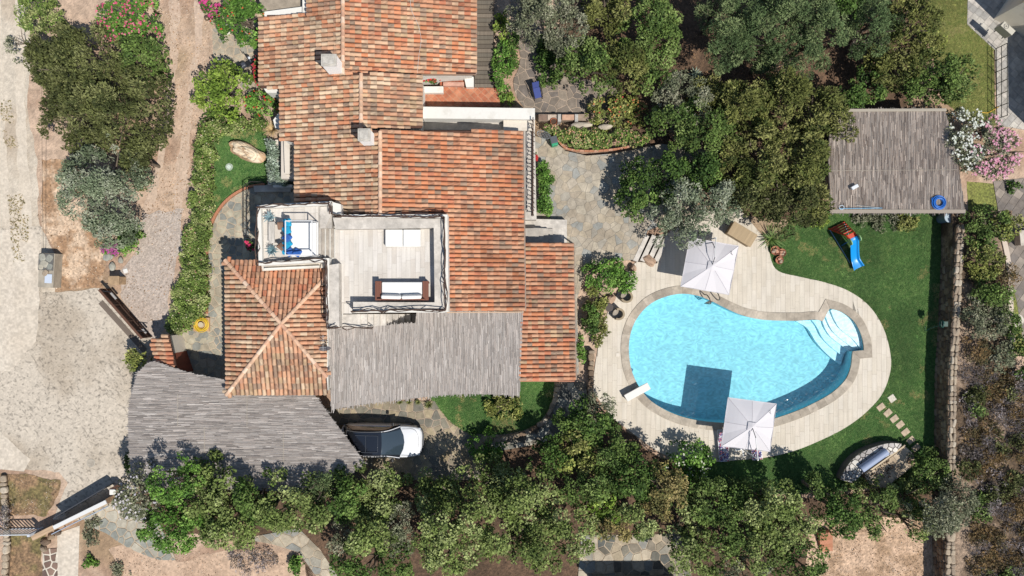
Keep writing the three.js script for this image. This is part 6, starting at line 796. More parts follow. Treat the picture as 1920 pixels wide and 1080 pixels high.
function leafGeo(lobes, kind, r, seed, dens = 1) {
  const k = K[kind], cols = kC[kind]; let n = 0; const cnt = lobes.map(b => { const m = Math.round(k.d * b.r * b.r * 3.1 * dens * (b.k || 1)); n += m; return m; }); nLeaves += n;
  const pos = new Float32Array(n * 12), nor = new Float32Array(n * 12), col = new Float32Array(n * 12), idx = new Uint32Array(n * 6); let o = 0;
  lobes.forEach((b, bi) => {
    const base = cols[Math.floor(r() * cols.length)], tone = (0.82 + 0.36 * r()) * (b.tone || 1);
    for (let q = 0; q < cnt[bi]; q++) {
      let dx, dy, dz, L; do { dx = r() * 2 - 1; dy = r() * 1.7 - 0.7; dz = r() * 2 - 1; L = Math.hypot(dx, dy, dz); } while (L > 1 || L < 0.05); dx /= L; dy /= L; dz /= L;
      const R = b.r * (0.45 + 0.62 * Math.sqrt(r())), px = b.x + dx * R, py = b.y + dy * R * 0.85, pz = b.z + dz * R;
      let tx = dx * k.out + (r() - 0.5) * 1.5, ty = dy * k.out + 0.12 + (r() - 0.5) * 1.1, tz = dz * k.out + (r() - 0.5) * 1.5; L = Math.hypot(tx, ty, tz) || 1; tx /= L; ty /= L; tz /= L;
      let nx = dx * 0.45 + 0.12 + (r() - 0.5) * 1.3, ny = dy * 0.4 + 0.75 + (r() - 0.5) * 0.9, nz = dz * 0.45 + 0.12 + (r() - 0.5) * 1.3; const dp = nx * tx + ny * ty + nz * tz; nx -= tx * dp; ny -= ty * dp; nz -= tz * dp; L = Math.hypot(nx, ny, nz) || 1; nx /= L; ny /= L; nz /= L;
      const bx = ty * nz - tz * ny, by = tz * nx - tx * nz, bz = tx * ny - ty * nx, s = 0.5 + 0.95 * r(), l = k.l * s * 0.5, w = k.w * s * 0.5, v = o * 4;
      const P = [px - tx * l, py - ty * l, pz - tz * l, px + bx * w, py + by * w, pz + bz * w, px + tx * l, py + ty * l, pz + tz * l, px - bx * w, py - by * w, pz - bz * w]; pos.set(P, o * 12);
      const f = tone * (0.6 + 0.8 * r()); for (let e = 0; e < 4; e++) { nor[o * 12 + e * 3] = nx; nor[o * 12 + e * 3 + 1] = ny; nor[o * 12 + e * 3 + 2] = nz; col[o * 12 + e * 3] = base.r * f; col[o * 12 + e * 3 + 1] = base.g * f; col[o * 12 + e * 3 + 2] = base.b * f; }
      idx.set([v, v + 1, v + 2, v, v + 2, v + 3], o * 6); o++;
    }
  });
  const g = new THREE.BufferGeometry(); g.setAttribute('position', new THREE.BufferAttribute(pos, 3)); g.setAttribute('normal', new THREE.BufferAttribute(nor, 3)); g.setAttribute('color', new THREE.BufferAttribute(col, 3)); g.setIndex(new THREE.BufferAttribute(idx, 1)); return g;
}
function petals(lobes, n, cols, size, r) {
  const pos = [], col = [], C = cols.map(c => A(...c, 0.85)); for (let i = 0; i < n; i++) { const b = lobes[Math.floor(r() * lobes.length)], a = r() * 6.28, e = r() * 0.9, R = b.r * (1 + 0.12 * r()), x = b.x + Math.cos(a) * Math.sin(e * 1.4) * R, z = b.z + Math.sin(a) * Math.sin(e * 1.4) * R, y = b.y + Math.cos(e * 1.4) * R * 0.9 + 0.03, c = C[Math.floor(r() * C.length)]; for (let q = 0; q < 5; q++) { const t = q * 1.2566 + a, s = size * (0.7 + 0.6 * r()), t2 = t + 1.0; pos.push(x, y, z, x + Math.cos(t2) * s, y + (r() - 0.3) * s * 0.6, z + Math.sin(t2) * s, x + Math.cos(t) * s, y + (r() - 0.3) * s * 0.6, z + Math.sin(t) * s); const f = 0.8 + 0.4 * r(); for (let e2 = 0; e2 < 3; e2++) col.push(c.r * f, c.g * f, c.b * f); } }
  const g = new THREE.BufferGeometry(); g.setAttribute('position', new THREE.Float32BufferAttribute(pos, 3)); g.setAttribute('color', new THREE.Float32BufferAttribute(col, 3)); g.computeVertexNormals(); return g;
}
let pSeed = 1000;
function trunkOf(t, R, h, r, mat, tilt = 0.5) {
  const gs = [], n = h > 2 ? 5 : 4, y0 = h * (0.25 + 0.1 * r()); add('trunk', bar(V3(0, -0.05, 0), V3((r() - 0.5) * 0.2, y0, (r() - 0.5) * 0.2), Math.max(0.04, h * 0.035), 8, Math.max(0.03, h * 0.026)), mat, t);
  for (let i = 0; i < n; i++) { const a = 6.28 * (i + r() * 0.6) / n, q = R * (0.35 + 0.35 * r()), m = V3(Math.cos(a) * q * 0.5, h * 0.52, Math.sin(a) * q * 0.5), e = V3(Math.cos(a) * q * 1.25, h * (0.66 + 0.15 * r()), Math.sin(a) * q * 1.25); gs.push(bar(V3(0, y0 * 0.9, 0), m, h * 0.022, 6, h * 0.015), bar(m, e, h * 0.015, 5, h * 0.006)); const s = V3(m.x + (r() - 0.5) * R * 0.7, h * 0.74, m.z + (r() - 0.5) * R * 0.7); gs.push(bar(m, s, h * 0.012, 5, h * 0.005)); }
  add('branch', merge(gs), mat, t);
}
// a tree or shrub: crown centre and half sizes as seen in the photograph, height, kind, label
function plant(px, py, rx, ry, h0, kind, label, o = {}) {
  const h = h0 >= 2.2 && !o.base ? h0 * (py > 860 ? 1.5 : 1.3) : h0;
  const seed = pSeed++, r = RNG(seed), hc = h * 0.72, [cx, cz] = W(px, py, hc), s = (H - hc) / F, RX = rx * s, RZ = ry * s, k = K[kind];
  const name = o.name || (h0 >= 2.2 ? 'tree' : 'shrub'), t = thing(name, label, o.cat || (h0 >= 2.2 ? 'tree' : 'shrub'), [cx, o.y || 0, cz], 0, o.group), base = o.base ?? (h > 2.2 ? h * 0.42 : 0.08);
  const lr = Math.min(k.r * (o.lobe || 1) * (h > 2.2 ? 1.12 : 0.95), Math.max(0.14, Math.min(RX, RZ) * 0.5)), N = Math.max(5, Math.round(RX * RZ * 3.1416 / (lr * lr * 1.12) * (o.dens || 1))), lobes = [], ph = r() * 9;
  for (let i = 0; i < N; i++) {
    const a = r() * 6.2832, u = Math.sqrt(r()), out = 0.8 + 0.42 * vnoise(Math.cos(a) * 2.2 + ph, Math.sin(a) * 2.2 + ph, 0, seed), rr = u * out, x = Math.cos(a) * rr, z = Math.sin(a) * rr, q = lr * (0.5 + 0.85 * r()) * (1.08 - 0.34 * u);
    const clump = fbm(x * RX * 0.75 + ph, z * RZ * 0.75 - ph, 0, seed + 3, 2), top = base + (h - base) * Math.sqrt(Math.max(0.04, 1 - 0.88 * Math.min(1, rr * rr))) * (0.52 + 0.56 * sm(0.26, 0.68, clump));
    if (o.holes && clump < o.holes) continue;
    lobes.push({ x: x * RX, y: Math.max(q * 0.5, top - q * 0.6), z: z * RZ, r: q, tone: 0.84 + 0.34 * clump }); if (r() < 0.3) lobes.push({ x: x * RX * 0.95, y: Math.max(q * 0.4, base + (top - base) * r() * 0.6), z: z * RZ * 0.95, r: q, k: 0.6, tone: 0.8 });  // inner lobes tinted darker, crown shade put into the leaf colour
  }
  add('crown', leafGeo(lobes, kind, r, seed, o.leaf || 1), leafMat, t); if (h > 0.9 || o.trunk) trunkOf(t, Math.min(RX, RZ), h, r, o.pale ? barkPale : barkMat);
  if (o.petals) tag(add('blossoms', petals(lobes.filter(b => b.y > h * 0.35), Math.round(o.petals), o.pc, o.ps || 0.06, r), petalMat, t), null, null, null, 'stuff');
  return t;
}
function hedge(px, h, kind, label, o = {}) {
  const seed = pSeed++, r = RNG(seed), p = WP(px, h * 0.8), [x0, z0, x1, z1] = bounds(p), cx = (x0 + x1) / 2, cz = (z0 + z1) / 2, t = thing(o.name || 'hedge', label, o.cat || 'hedge', [cx, o.y || 0, cz]), k = K[kind], lr = k.r * (o.lobe || 1), N = Math.round(Math.abs(area(p)) / (lr * lr * 1.15)), lobes = [];
  for (let i = 0, g = 0; i < N && g < N * 30; g++) { const x = x0 + r() * (x1 - x0), z = z0 + r() * (z1 - z0); if (!inside(x - 0.16, z, p) || !inside(x + 0.16, z, p) || !inside(x, z - 0.16, p) || !inside(x, z + 0.16, p)) continue; i++; const q = lr * (0.75 + 0.5 * r()); lobes.push({ x: x - cx, y: Math.max(q * 0.4, h - q * 0.8 - 0.25 * r() * h * (o.flat ? 0.4 : 1)), z: z - cz, r: q, tone: 0.85 + 0.3 * fbm(x, z, 0, seed, 2) }); if (r() < 0.5) lobes.push({ x: x - cx, y: h * 0.35 * r() + 0.1, z: z - cz, r: q, k: 0.6 }); }
  add('foliage', leafGeo(lobes, kind, r, seed, o.leaf || 1), leafMat, t); { const gs = []; for (let i = 0; i < Math.min(60, lobes.length); i++) { const b = lobes[Math.floor(r() * lobes.length)]; gs.push(bar(V3(b.x + (r() - 0.5) * 0.2, 0, b.z + (r() - 0.5) * 0.2), V3(b.x, b.y, b.z), 0.02, 5, 0.008)); } add('stem', merge(gs), barkMat, t); }
  if (o.petals) tag(add('blossoms', petals(lobes.filter(b => b.y > h * 0.4), o.petals, o.pc, o.ps || 0.05, r), petalMat, t), null, null, null, 'stuff'); return t;
}
// bare grey twigs
function twigs(px, py, R, h, label) { const seed = pSeed++, r = RNG(seed), [cx, cz] = W(px, py, h * 0.7), t = thing('bare_shrub', label, 'shrub', [cx, 0, cz]), gs = []; for (let i = 0; i < 16; i++) { const a = r() * 6.28, q = R * PX * (0.4 + 0.6 * r()), m = V3(Math.cos(a) * q * 0.45, h * (0.5 + 0.3 * r()), Math.sin(a) * q * 0.45), e = V3(Math.cos(a + 0.2) * q, h * (0.75 + 0.25 * r()), Math.sin(a + 0.2) * q); gs.push(bar(V3(0, 0.1, 0), m, 0.035, 5, 0.022), bar(m, e, 0.022, 5, 0.008)); for (let k = 0; k < 5; k++) { const f = m.clone().lerp(e, r()), d = V3((r() - 0.5) * 0.9, (r() - 0.2) * 0.3, (r() - 0.5) * 0.9); gs.push(bar(f, f.clone().add(d), 0.012, 4, 0.005)); } } add('branch', merge(gs), barkPale, t); }
// spiky rosettes
function rosette(name, px, py, y, n, len, w, cols, label, cat, up = 0.5, pot) {
  const seed = pSeed++, r = RNG(seed), [x, z] = W(px, py, y + 0.2), t = thing(name, label, cat, [x, y, z]), y0 = pot ? 0.28 : 0.06;
  for (let i = 0; i < n; i++) { const a = i * 2.39996 + r() * 0.2, e = up + (i / n) * 0.8, L = len * (0.75 + 0.4 * r()), K2 = 4, pos = [], idx = [], c = A(...cols[Math.floor(r() * cols.length)]); for (let k = 0; k <= K2; k++) { const f = k / K2, d = L * f * Math.cos(e) * (1 - 0.05 * f), yy = y0 + L * f * Math.sin(e) - 0.3 * L * f * f, ww = w * (1 - f * f) * 0.5 + 0.004; pos.push(Math.cos(a) * d - Math.sin(a) * ww, yy + ww * 0.5, Math.sin(a) * d + Math.cos(a) * ww, Math.cos(a) * d, yy, Math.sin(a) * d, Math.cos(a) * d + Math.sin(a) * ww, yy + ww * 0.5, Math.sin(a) * d - Math.cos(a) * ww); } for (let k = 0; k < K2; k++) for (let q = 0; q < 2; q++) { const b = k * 3 + q; idx.push(b, b + 3, b + 1, b + 1, b + 3, b + 4); } const g = new THREE.BufferGeometry(); g.setAttribute('position', new THREE.Float32BufferAttribute(pos, 3)); g.setIndex(idx); g.computeVertexNormals(); add('leaf', g, rosette['m' + cols[0][0] + i % 3] ||= std(c, 0.6), t); }
  if (pot) { add('pot', new THREE.LatheGeometry([[0.01, 0], [0.15, 0], [0.19, 0.28], [0.21, 0.3], [0.17, 0.3], [0.01, 0.26]].map(p => new THREE.Vector2(...p)), 16), white, t); } return t;
}
// west side
plant(150, 120, 82, 80, 3.0, 'mastic', 'broad olive-brown shrub mass nearest the dirt road, upper left of the picture', { name: 'tree', holes: 0.2 });
plant(95, 105, 52, 70, 2.4, 'mastic', 'olive-brown thicket overhanging the right edge of the dirt road', { name: 'tree' });
plant(215, 195, 108, 88, 3.2, 'mastic', 'largest olive-brown tree crown between the dirt road and the driveway', { name: 'tree' });
plant(125, 215, 62, 62, 2.6, 'mastic', 'lower left part of the olive-brown thicket, above the grey-green olive tree', { name: 'tree' });
plant(256, 108, 46, 44, 2.6, 'evergreen', 'mid-green tree under the pink oleander beside the driveway', { dens: 1 });
plant(300, 122, 14, 24, 1.6, 'evergreen', 'small green shrub at the driveway edge right of the mid-green tree');
plant(184, 345, 88, 84, 3.2, 'olive', 'grey-green olive tree left of the driveway, below the brown thicket', { holes: 0.22 });
plant(205, 420, 52, 42, 2.4, 'olive', 'smaller grey-green olive crown at the lower end of the olive tree');
plant(262, 300, 34, 44, 2.4, 'mastic', 'dark olive shrub squeezed between the olive tree and the driveway', { name: 'tree' });
plant(60, 22, 42, 34, 1.9, 'hedge', 'light green shrub in the upper left corner by the dirt road');
plant(32, 75, 30, 46, 1.5, 'sage', 'sparse twiggy grey shrub reaching over the dirt road, upper left', { holes: 0.42, dens: 0.7 });
plant(236, 36, 62, 50, 2.2, 'green', 'green oleander with pink flowers at the top of the driveway', { petals: 230, pc: [[226, 92, 132], [236, 130, 156], [206, 70, 120]], ps: 0.06 });
plant(237, 446, 22, 36, 1.4, 'green', 'green shrub at the lower end of the olive tree by the gravel');
plant(206, 464, 22, 14, 0.9, 'green', 'purple-flowered bougainvillea at the foot of the olive tree', { petals: 160, pc: [[168, 70, 140], [190, 96, 160]], ps: 0.06 });
plant(412, 163, 50, 52, 2.6, 'bright', 'lime-green round tree beside the driveway, left of the house');
plant(487, 190, 32, 28, 1.8, 'green', 'green shrub with red flowers between the lime-green tree and the roof', { petals: 24, pc: [[206, 40, 40]], ps: 0.06 });
plant(412, 216, 36, 14, 0.9, 'dark', 'low dark palm-like shrub under the lime-green tree');
plant(482, 128, 8, 34, 1.5, 'dark', 'narrow climbing plant with red flowers along the roof edge', { petals: 60, pc: [[214, 50, 50], [190, 40, 70]], ps: 0.06 });
plant(450, 28, 52, 48, 2.8, 'green', 'bright green tree at the top edge left of the roof', { petals: 24, pc: [[226, 90, 60]], ps: 0.05 });
plant(392, 10, 18, 18, 1.2, 'green', 'magenta bougainvillea at the top edge beside the driveway', { petals: 140, pc: [[200, 50, 130], [220, 80, 150]], ps: 0.06 });
plant(275, 8, 16, 16, 0.6, 'golden', 'dry golden grassy shrub at the top edge of the driveway');
hedge([[368, 222], [500, 220], [502, 250], [408, 254], [400, 345], [394, 440], [390, 560], [388, 600], [364, 606], [336, 634], [306, 622], [318, 560], [336, 470], [352, 370], [362, 260]], 1.0, 'hedge', 'long L-shaped clipped green hedge between the driveway and the house', { petals: 120, pc: [[214, 150, 140], [230, 220, 190]], ps: 0.035 });
hedge([[500, 262], [526, 262], [526, 318], [548, 335], [548, 350], [504, 350]], 0.9, 'silver', 'silvery green shrub filling the L-shaped planter against the west wall', { name: 'planter_shrub', cat: 'shrub', y: 0.3 });
{ const t = thing('planter_box', 'white planter edge under the silvery shrub by the west wall', 'planter'); add('edge', slab(WP([[512, 346], [548, 346], [548, 351], [512, 351]], 0.8), 0, 0.8), white, t); add('edge', slab(WP([[500, 262], [527, 262], [527, 345], [503, 347]], 0.4), 0, 0.4), whiteWarm, t); }
rosette('pampas_grass', 510, 243, 0.1, 130, 0.75, 0.02, [[206, 176, 124], [190, 158, 104], [220, 194, 146]], 'tuft of straw-coloured pampas grass by the west wall', 'grass', 0.5);
rosette('potted_agave', 507, 408, TL, 26, 0.48, 0.07, [[120, 150, 160], [98, 130, 142], [146, 172, 176]], 'blue-green agave in a white pot at the upper left corner of the roof terrace', 'agave', 0.35, true);
rosette('potted_agave', 511, 470, TL, 26, 0.48, 0.07, [[128, 158, 164], [104, 136, 146], [150, 176, 178]], 'blue-green agave in a white pot at the lower left corner of the roof terrace', 'agave', 0.35, true);
plant(470, 458, 9, 12, 1.0, 'dark', 'potted plant with one pink-red flower in the shade of the terrace', { petals: 14, pc: [[226, 60, 110]], ps: 0.08 });
plant(252, 672, 32, 24, 1.7, 'yellow', 'loose yellowish shrub growing over the carport corner by the gate', { holes: 0.4, dens: 0.8 });
// around the north-east patio
plant(939, 42, 14, 32, 1.4, 'bright', 'light green shrub at the upper end of the planting beside the timber deck');
plant(963, 90, 12, 38, 1.2, 'dark', 'dark clipped shrub bulging onto the north paving');
plant(943, 125, 20, 60, 1.5, 'green', 'green shrub row along the right side of the timber deck');
plant(952, 186, 14, 12, 0.8, 'bright', 'small lime shrub at the end of the deck planting above the white wall');
plant(811, 152, 18, 10, 0.8, 'dark', 'flowering plant with red blooms in the low white planter behind the house', { y: 0.6, petals: 90, pc: [[206, 44, 44], [226, 90, 90]], ps: 0.05 });
plant(1030, 104, 26, 50, 1.5, 'dark', 'dark ivy-like shrub edging the north paving under the trees');
plant(1040, 40, 72, 66, 3.6, 'sage', 'grey-green tree at the top edge right of the timber deck', { holes: 0.2 });
plant(990, 12, 40, 40, 3.2, 'sage', 'grey-green tree top at the top edge over the north paving');
plant(1100, 118, 56, 54, 3.2, 'evergreen', 'round green tree above the flowering shrub by the north paving');
plant(1140, 20, 46, 40, 3.2, 'juniper', 'dark olive tree at the top edge right of the small round table');
plant(1222, 52, 62, 62, 3.4, 'evergreen', 'large green tree at the top edge left of the shaded clearing');
plant(1170, 118, 52, 48, 3.0, 'juniper', 'olive-green tree between two greener trees, top centre right');
plant(1230, 128, 48, 44, 3.0, 'evergreen', 'green tree on the left side of the shaded clearing');
plant(1160, 208, 62, 34, 1.6, 'yellow', 'yellow-green flowering shrub below the round green tree', { petals: 50, pc: [[226, 150, 90], [214, 90, 90]], ps: 0.05 });
hedge([[1006, 226], [1030, 236], [1060, 240], [1130, 242], [1200, 246], [1226, 262], [1190, 276], [1120, 281], [1070, 280], [1052, 266], [1030, 250]], 0.9, 'hedge', 'low yellow-green flowering hedge above the courtyard', { y: 0.3, petals: 160, pc: [[206, 150, 140], [226, 180, 130]], ps: 0.04 });
hedge([[1008, 300], [1030, 300], [1038, 340], [1036, 405], [1008, 405]], 1.0, 'green', 'narrow bright green hedge along the balcony wall', { y: 0.4, lobe: 0.8 });
plant(1003, 297, 7, 8, 0.6, 'dark', 'red-leaved plant at the top of the balcony hedge', { y: 0.6, petals: 60, pc: [[190, 40, 44]], ps: 0.07 });
// pine wood, upper right
plant(1385, 62, 64, 74, 4.2, 'pine', 'blue-green pine at the top edge, left of the three pines', { holes: 0.2 });
plant(1472, 40, 56, 62, 4.2, 'pine', 'blue-green pine at the top edge in the middle of the pines');
plant(1530, 66, 56, 72, 4.4, 'pine', 'tall rounded pine right of the grey bare twigs, top right');
plant(1345, 18, 36, 34, 3.6, 'pine', 'small pine crown at the top edge over the shaded clearing');
plant(1440, 105, 34, 30, 3.2, 'pine', 'low pine crown hanging above the bare twigs');
plant(1640, 42, 58, 56, 3.8, 'pine', 'dark green pine at the top edge above the cabana'); plant(1590, 12, 40, 40, 3.4, 'dark', 'dark tree top at the top edge between two pines'); plant(1715, 40, 56, 64, 3.2, 'juniper', 'olive feathery tree at the top edge left of the neighbouring lawn', { name: 'tree' });
twigs(1462, 118, 44, 2.2, 'bare silvery twigs among the pines, the left bunch'); twigs(1615, 78, 36, 2.2, 'bare silvery twigs behind the cabana, the right bunch');
plant(1690, 112, 56, 44, 2.8, 'juniper', 'olive-green tree behind the cabana, left of the neighbouring lawn'); plant(1640, 150, 36, 34, 2.2, 'dark', 'dark green shrubby tree just behind the back edge of the cabana'); plant(1790, 138, 52, 52, 2.6, 'evergreen', 'loose green tree on the neighbouring lawn', { holes: 0.3 }); plant(1740, 165, 50, 34, 2.2, 'evergreen', 'green tree behind the back right corner of the cabana'); plant(1755, 70, 24, 34, 1.4, 'yellow', 'yellowish shrub at the left edge of the neighbouring lawn');
plant(1600, 180, 26, 30, 2.6, 'dark', 'dark green tree at the back left corner of the cabana'); plant(1580, 232, 30, 30, 3.0, 'juniper', 'olive tree branch reaching over the left edge of the cabana');
// wood in the centre right
plant(1285, 185, 56, 58, 3.2, 'sage', 'grey-green tree on the left of the wood, below the clearing'); plant(1265, 235, 46, 40, 3.0, 'evergreen', 'green tree above the courtyard on the left of the wood'); plant(1330, 240, 60, 60, 3.4, 'evergreen', 'dark green tree in the middle left of the wood'); plant(1340, 170, 40, 36, 2.8, 'juniper', 'small olive tree at the upper rim of the wood'); plant(1395, 200, 62, 52, 3.6, 'juniper', 'olive-green juniper in the upper middle of the wood'); plant(1470, 180, 66, 52, 3.6, 'juniper', 'yellowish juniper below the bare twigs'); plant(1540, 215, 52, 56, 3.4, 'juniper', 'olive juniper at the right of the wood by the cabana'); plant(1420, 290, 76, 66, 3.8, 'juniper', 'large olive juniper at the centre of the wood'); plant(1500, 295, 58, 66, 3.6, 'juniper', 'olive juniper left of the cabana front'); plant(1480, 370, 70, 66, 3.4, 'mastic', 'brownish juniper nearest the cushion chest', { name: 'tree' }); plant(1530, 375, 32, 44, 2.6, 'juniper', 'slim olive juniper beside the left front corner of the cabana'); plant(1400, 355, 46, 44, 3.0, 'mastic', 'brown-olive tree between the grey tree and the junipers', { name: 'tree' });
plant(1240, 330, 66, 44, 2.8, 'dark', 'glossy dark green tree overhanging the courtyard'); plant(1200, 375, 36, 48, 2.4, 'dark', 'rounded dark shrub behind the courtyard curb by the steps'); plant(1310, 320, 50, 44, 3.0, 'dark', 'dark green tree behind the grey-green tree');
plant(1285, 400, 70, 62, 3.4, 'olive', 'grey-green tree over the courtyard steps and the north parasol', { holes: 0.28, pale: true }); plant(1345, 375, 52, 40, 3.0, 'olive', 'smaller grey-green tree above the north parasol', { holes: 0.25, pale: true });
rosette('cycad', 1447, 447, 0.05, 46, 1.05, 0.05, [[88, 116, 52], [72, 100, 44], [110, 136, 70]], 'spiky green cycad palm between the cushion chest and the lawn', 'palm', 0.25);
plant(1535, 410, 26, 16, 0.8, 'bright', 'light green fern-like shrub at the top of the lawn left of the slide'); plant(1655, 412, 46, 16, 0.8, 'sage', 'low shrub along the front edge of the cabana on the lawn'); plant(1700, 415, 28, 14, 0.7, 'yellow', 'low yellowish shrub at the cabana front near the barrel');
// flowering shrubs by the neighbour
plant(1812, 262, 50, 62, 2.6, 'sage', 'white-flowered oleander at the right end of the cabana', { name: 'tree', petals: 430, pc: [[236, 238, 232], [222, 228, 216]], ps: 0.06 }); plant(1768, 236, 22, 26, 2.2, 'yellow', 'yellowish shrub spilling over the back right corner of the cabana roof', { base: 0.8 }); plant(1872, 282, 58, 62, 2.6, 'sage', 'pink-flowered oleander at the right edge above the neighbouring patio', { name: 'tree', petals: 600, pc: [[226, 164, 186], [214, 140, 170], [236, 190, 204]], ps: 0.06 });
plant(1904, 348, 14, 10, 0.5, 'dark', 'small dark shrub in shade on the neighbouring patio');
// right of the wall
const hy = { y: HILL };
plant(1838, 430, 46, 42, 1.5, 'evergreen', 'green shrub behind the top end of the long stone wall', hy); plant(1868, 425, 34, 24, 1.3, 'yellow', 'yellow-green shrub leaning over the curved patio wall', hy); plant(1832, 490, 36, 34, 1.3, 'yellow', 'pale yellow-green shrub below the green one behind the stone wall', hy); plant(1842, 545, 38, 36, 1.2, 'evergreen', 'upper half of the bushy green mass behind the wall', hy); plant(1832, 595, 44, 44, 1.4, 'sage', 'dull green bush behind the middle of the long stone wall', hy); plant(1868, 608, 24, 30, 1.0, 'evergreen', 'green bush against the lower end of the curved patio wall', hy); plant(1815, 655, 24, 26, 0.8, 'heath', 'rusty brown bush behind the wall, below the dull green bush', hy); plant(1858, 665, 28, 28, 0.9, 'sage', 'greyish bush right of the rusty brown one behind the wall', hy); plant(1902, 665, 26, 34, 1.2, 'dark', 'dark green bush at the right edge below the lawn strip', hy); plant(1868, 520, 22, 22, 0.7, 'heath', 'rusty bush against the curved patio wall', hy);
{ const r = RNG(77), kinds = ['scrub', 'heath', 'thorn', 'heath', 'mastic', 'heath', 'scrub', 'mastic', 'thorn', 'heath', 'scrub', 'evergreen'], what = { scrub: 'dry grey-brown scrub bush on the slope right of the boundary wall', heath: 'rusty olive heath bush on the slope right of the boundary wall', thorn: 'bare grey thorny bush on the slope right of the boundary wall', mastic: 'dark olive bush on the slope right of the boundary wall', evergreen: 'small green bush on the slope right of the boundary wall' };
  for (let i = 0; i < 108; i++) { const gx = i % 9, gy = Math.floor(i / 9), px = 1795 + gx * 16.5 + (r() - 0.5) * 16, py = 712 + gy * 34 + (r() - 0.5) * 32; if (px < 1793 || (py > 880 && px < 1812)) continue; const k = kinds[Math.floor(r() * 12)], s = 12 + r() * 16; plant(px, py, s, s * (0.8 + 0.4 * r()), 0.3 + r() * 0.45, k, what[k], { y: HILL, group: 'scrub bushes on the slope: ' + k, name: 'scrub_bush', cat: 'bush', leaf: 0.8, holes: 0.2, trunk: r() < 0.5, pale: true }); } }
// bed between courtyard and pool
plant(1138, 515, 42, 34, 1.7, 'green', 'bright green bush at the upper left of the pool deck', { y: 0.2 }); plant(1172, 528, 24, 24, 1.2, 'green', 'smaller bright green bush beside the tub chairs'); plant(1120, 560, 20, 28, 1.2, 'yellow', 'olive bush below the bright green bush along the pool deck'); plant(1108, 600, 17, 40, 1.3, 'dark', 'dark clipped shrub in the narrow bed beside the east wing'); plant(1122, 615, 17, 40, 1.0, 'juniper', 'grey-olive shrub at the left rim of the pool deck'); plant(1090, 660, 11, 26, 0.9, 'green', 'small green shrub at the lower end of the bed by the east wing');
// south lawn
plant(944, 764, 36, 26, 1.4, 'yellow', 'round yellow-green shrub on the south lawn', { trunk: true }); plant(912, 838, 38, 30, 1.7, 'green', 'bright green round bush at the lower rim of the south lawn');
for (const [px, l] of [[749, 'leftmost of the four small fan plants along the edge of the south lawn'], [766, 'second from left of the four small fan plants by the south lawn'], [783, 'third from left of the four small fan plants by the south lawn'], [804, 'rightmost and largest of the four small fan plants by the south lawn']]) rosette('fan_plant', px, px > 800 ? 759 : 754, 0.03, px > 800 ? 30 : 22, px > 800 ? 0.42 : 0.32, 0.06, [[112, 122, 62], [86, 94, 50], [140, 144, 86]], l, 'plant', 0.5);
// southern belt of trees
plant(262, 930, 48, 54, 3.0, 'sage', 'greyish flowering shrub at the lower left corner of the carport', { name: 'tree', holes: 0.3, petals: 130, pc: [[220, 214, 214], [200, 196, 206]], ps: 0.06 }); plant(330, 900, 52, 44, 3.6, 'green', 'yellow-green tree rising over the lower edge of the carport'); plant(392, 922, 66, 60, 3.6, 'oak', 'grey-green oak at the lower edge of the carport'); plant(335, 982, 84, 56, 3.0, 'green', 'bright green feathery tree over the flagstones, lower left'); plant(432, 980, 62, 50, 3.0, 'oak', 'grey-green oak right of the feathery green tree');
plant(472, 935, 44, 48, 3.4, 'dark', 'dark green tree at the bottom edge of the carport, left'); plant(524, 948, 54, 50, 3.4, 'oak', 'grey-green oak below the middle of the carport'); plant(580, 950, 48, 50, 3.4, 'oak', 'pale oak right of the dark tree below the carport'); plant(598, 915, 24, 38, 3.4, 'pine', 'small pine-like tree poking up over the carport edge'); plant(638, 935, 38, 50, 3.4, 'dark', 'dark green slender tree at the lower right corner of the carport');
plant(694, 925, 60, 56, 2.6, 'oak', 'yellow-green oak below the parked car'); plant(688, 1000, 54, 38, 3.0, 'oak', 'pale green oak crown below the yellow-green oak'); plant(745, 1000, 34, 54, 2.8, 'sage', 'wispy grey-green tree between two oaks, bottom centre left', { name: 'tree' }); plant(640, 1015, 28, 32, 2.2, 'sage', 'greyish shrub beside the lower path', { name: 'shrub', cat: 'shrub' }); plant(700, 1058, 86, 38, 2.8, 'dark', 'dark green tree at the bottom edge, centre left'); plant(752, 897, 20, 18, 1.6, 'evergreen', 'small green tree right below the car bonnet', { name: 'tree', cat: 'tree' });
plant(822, 924, 48, 44, 2.4, 'oak', 'oak crown in shade right of the car, upper part of the large oaks'); plant(860, 965, 78, 70, 3.8, 'oak', 'biggest pale-green oak in the southern belt of trees'); plant(840, 1035, 70, 52, 3.6, 'oak', 'large pale oak crown at the bottom edge, centre'); plant(935, 905, 48, 42, 3.0, 'oak', 'oak crown below the bright green round bush'); plant(985, 940, 62, 62, 3.6, 'oak', 'olive oak in the middle of the southern belt'); plant(960, 1020, 58, 50, 3.4, 'oak', 'pale oak crown right of the biggest oak, near the bottom'); plant(1040, 1010, 72, 60, 3.4, 'oak', 'wide oak crown left of the lower flagstone terrace');
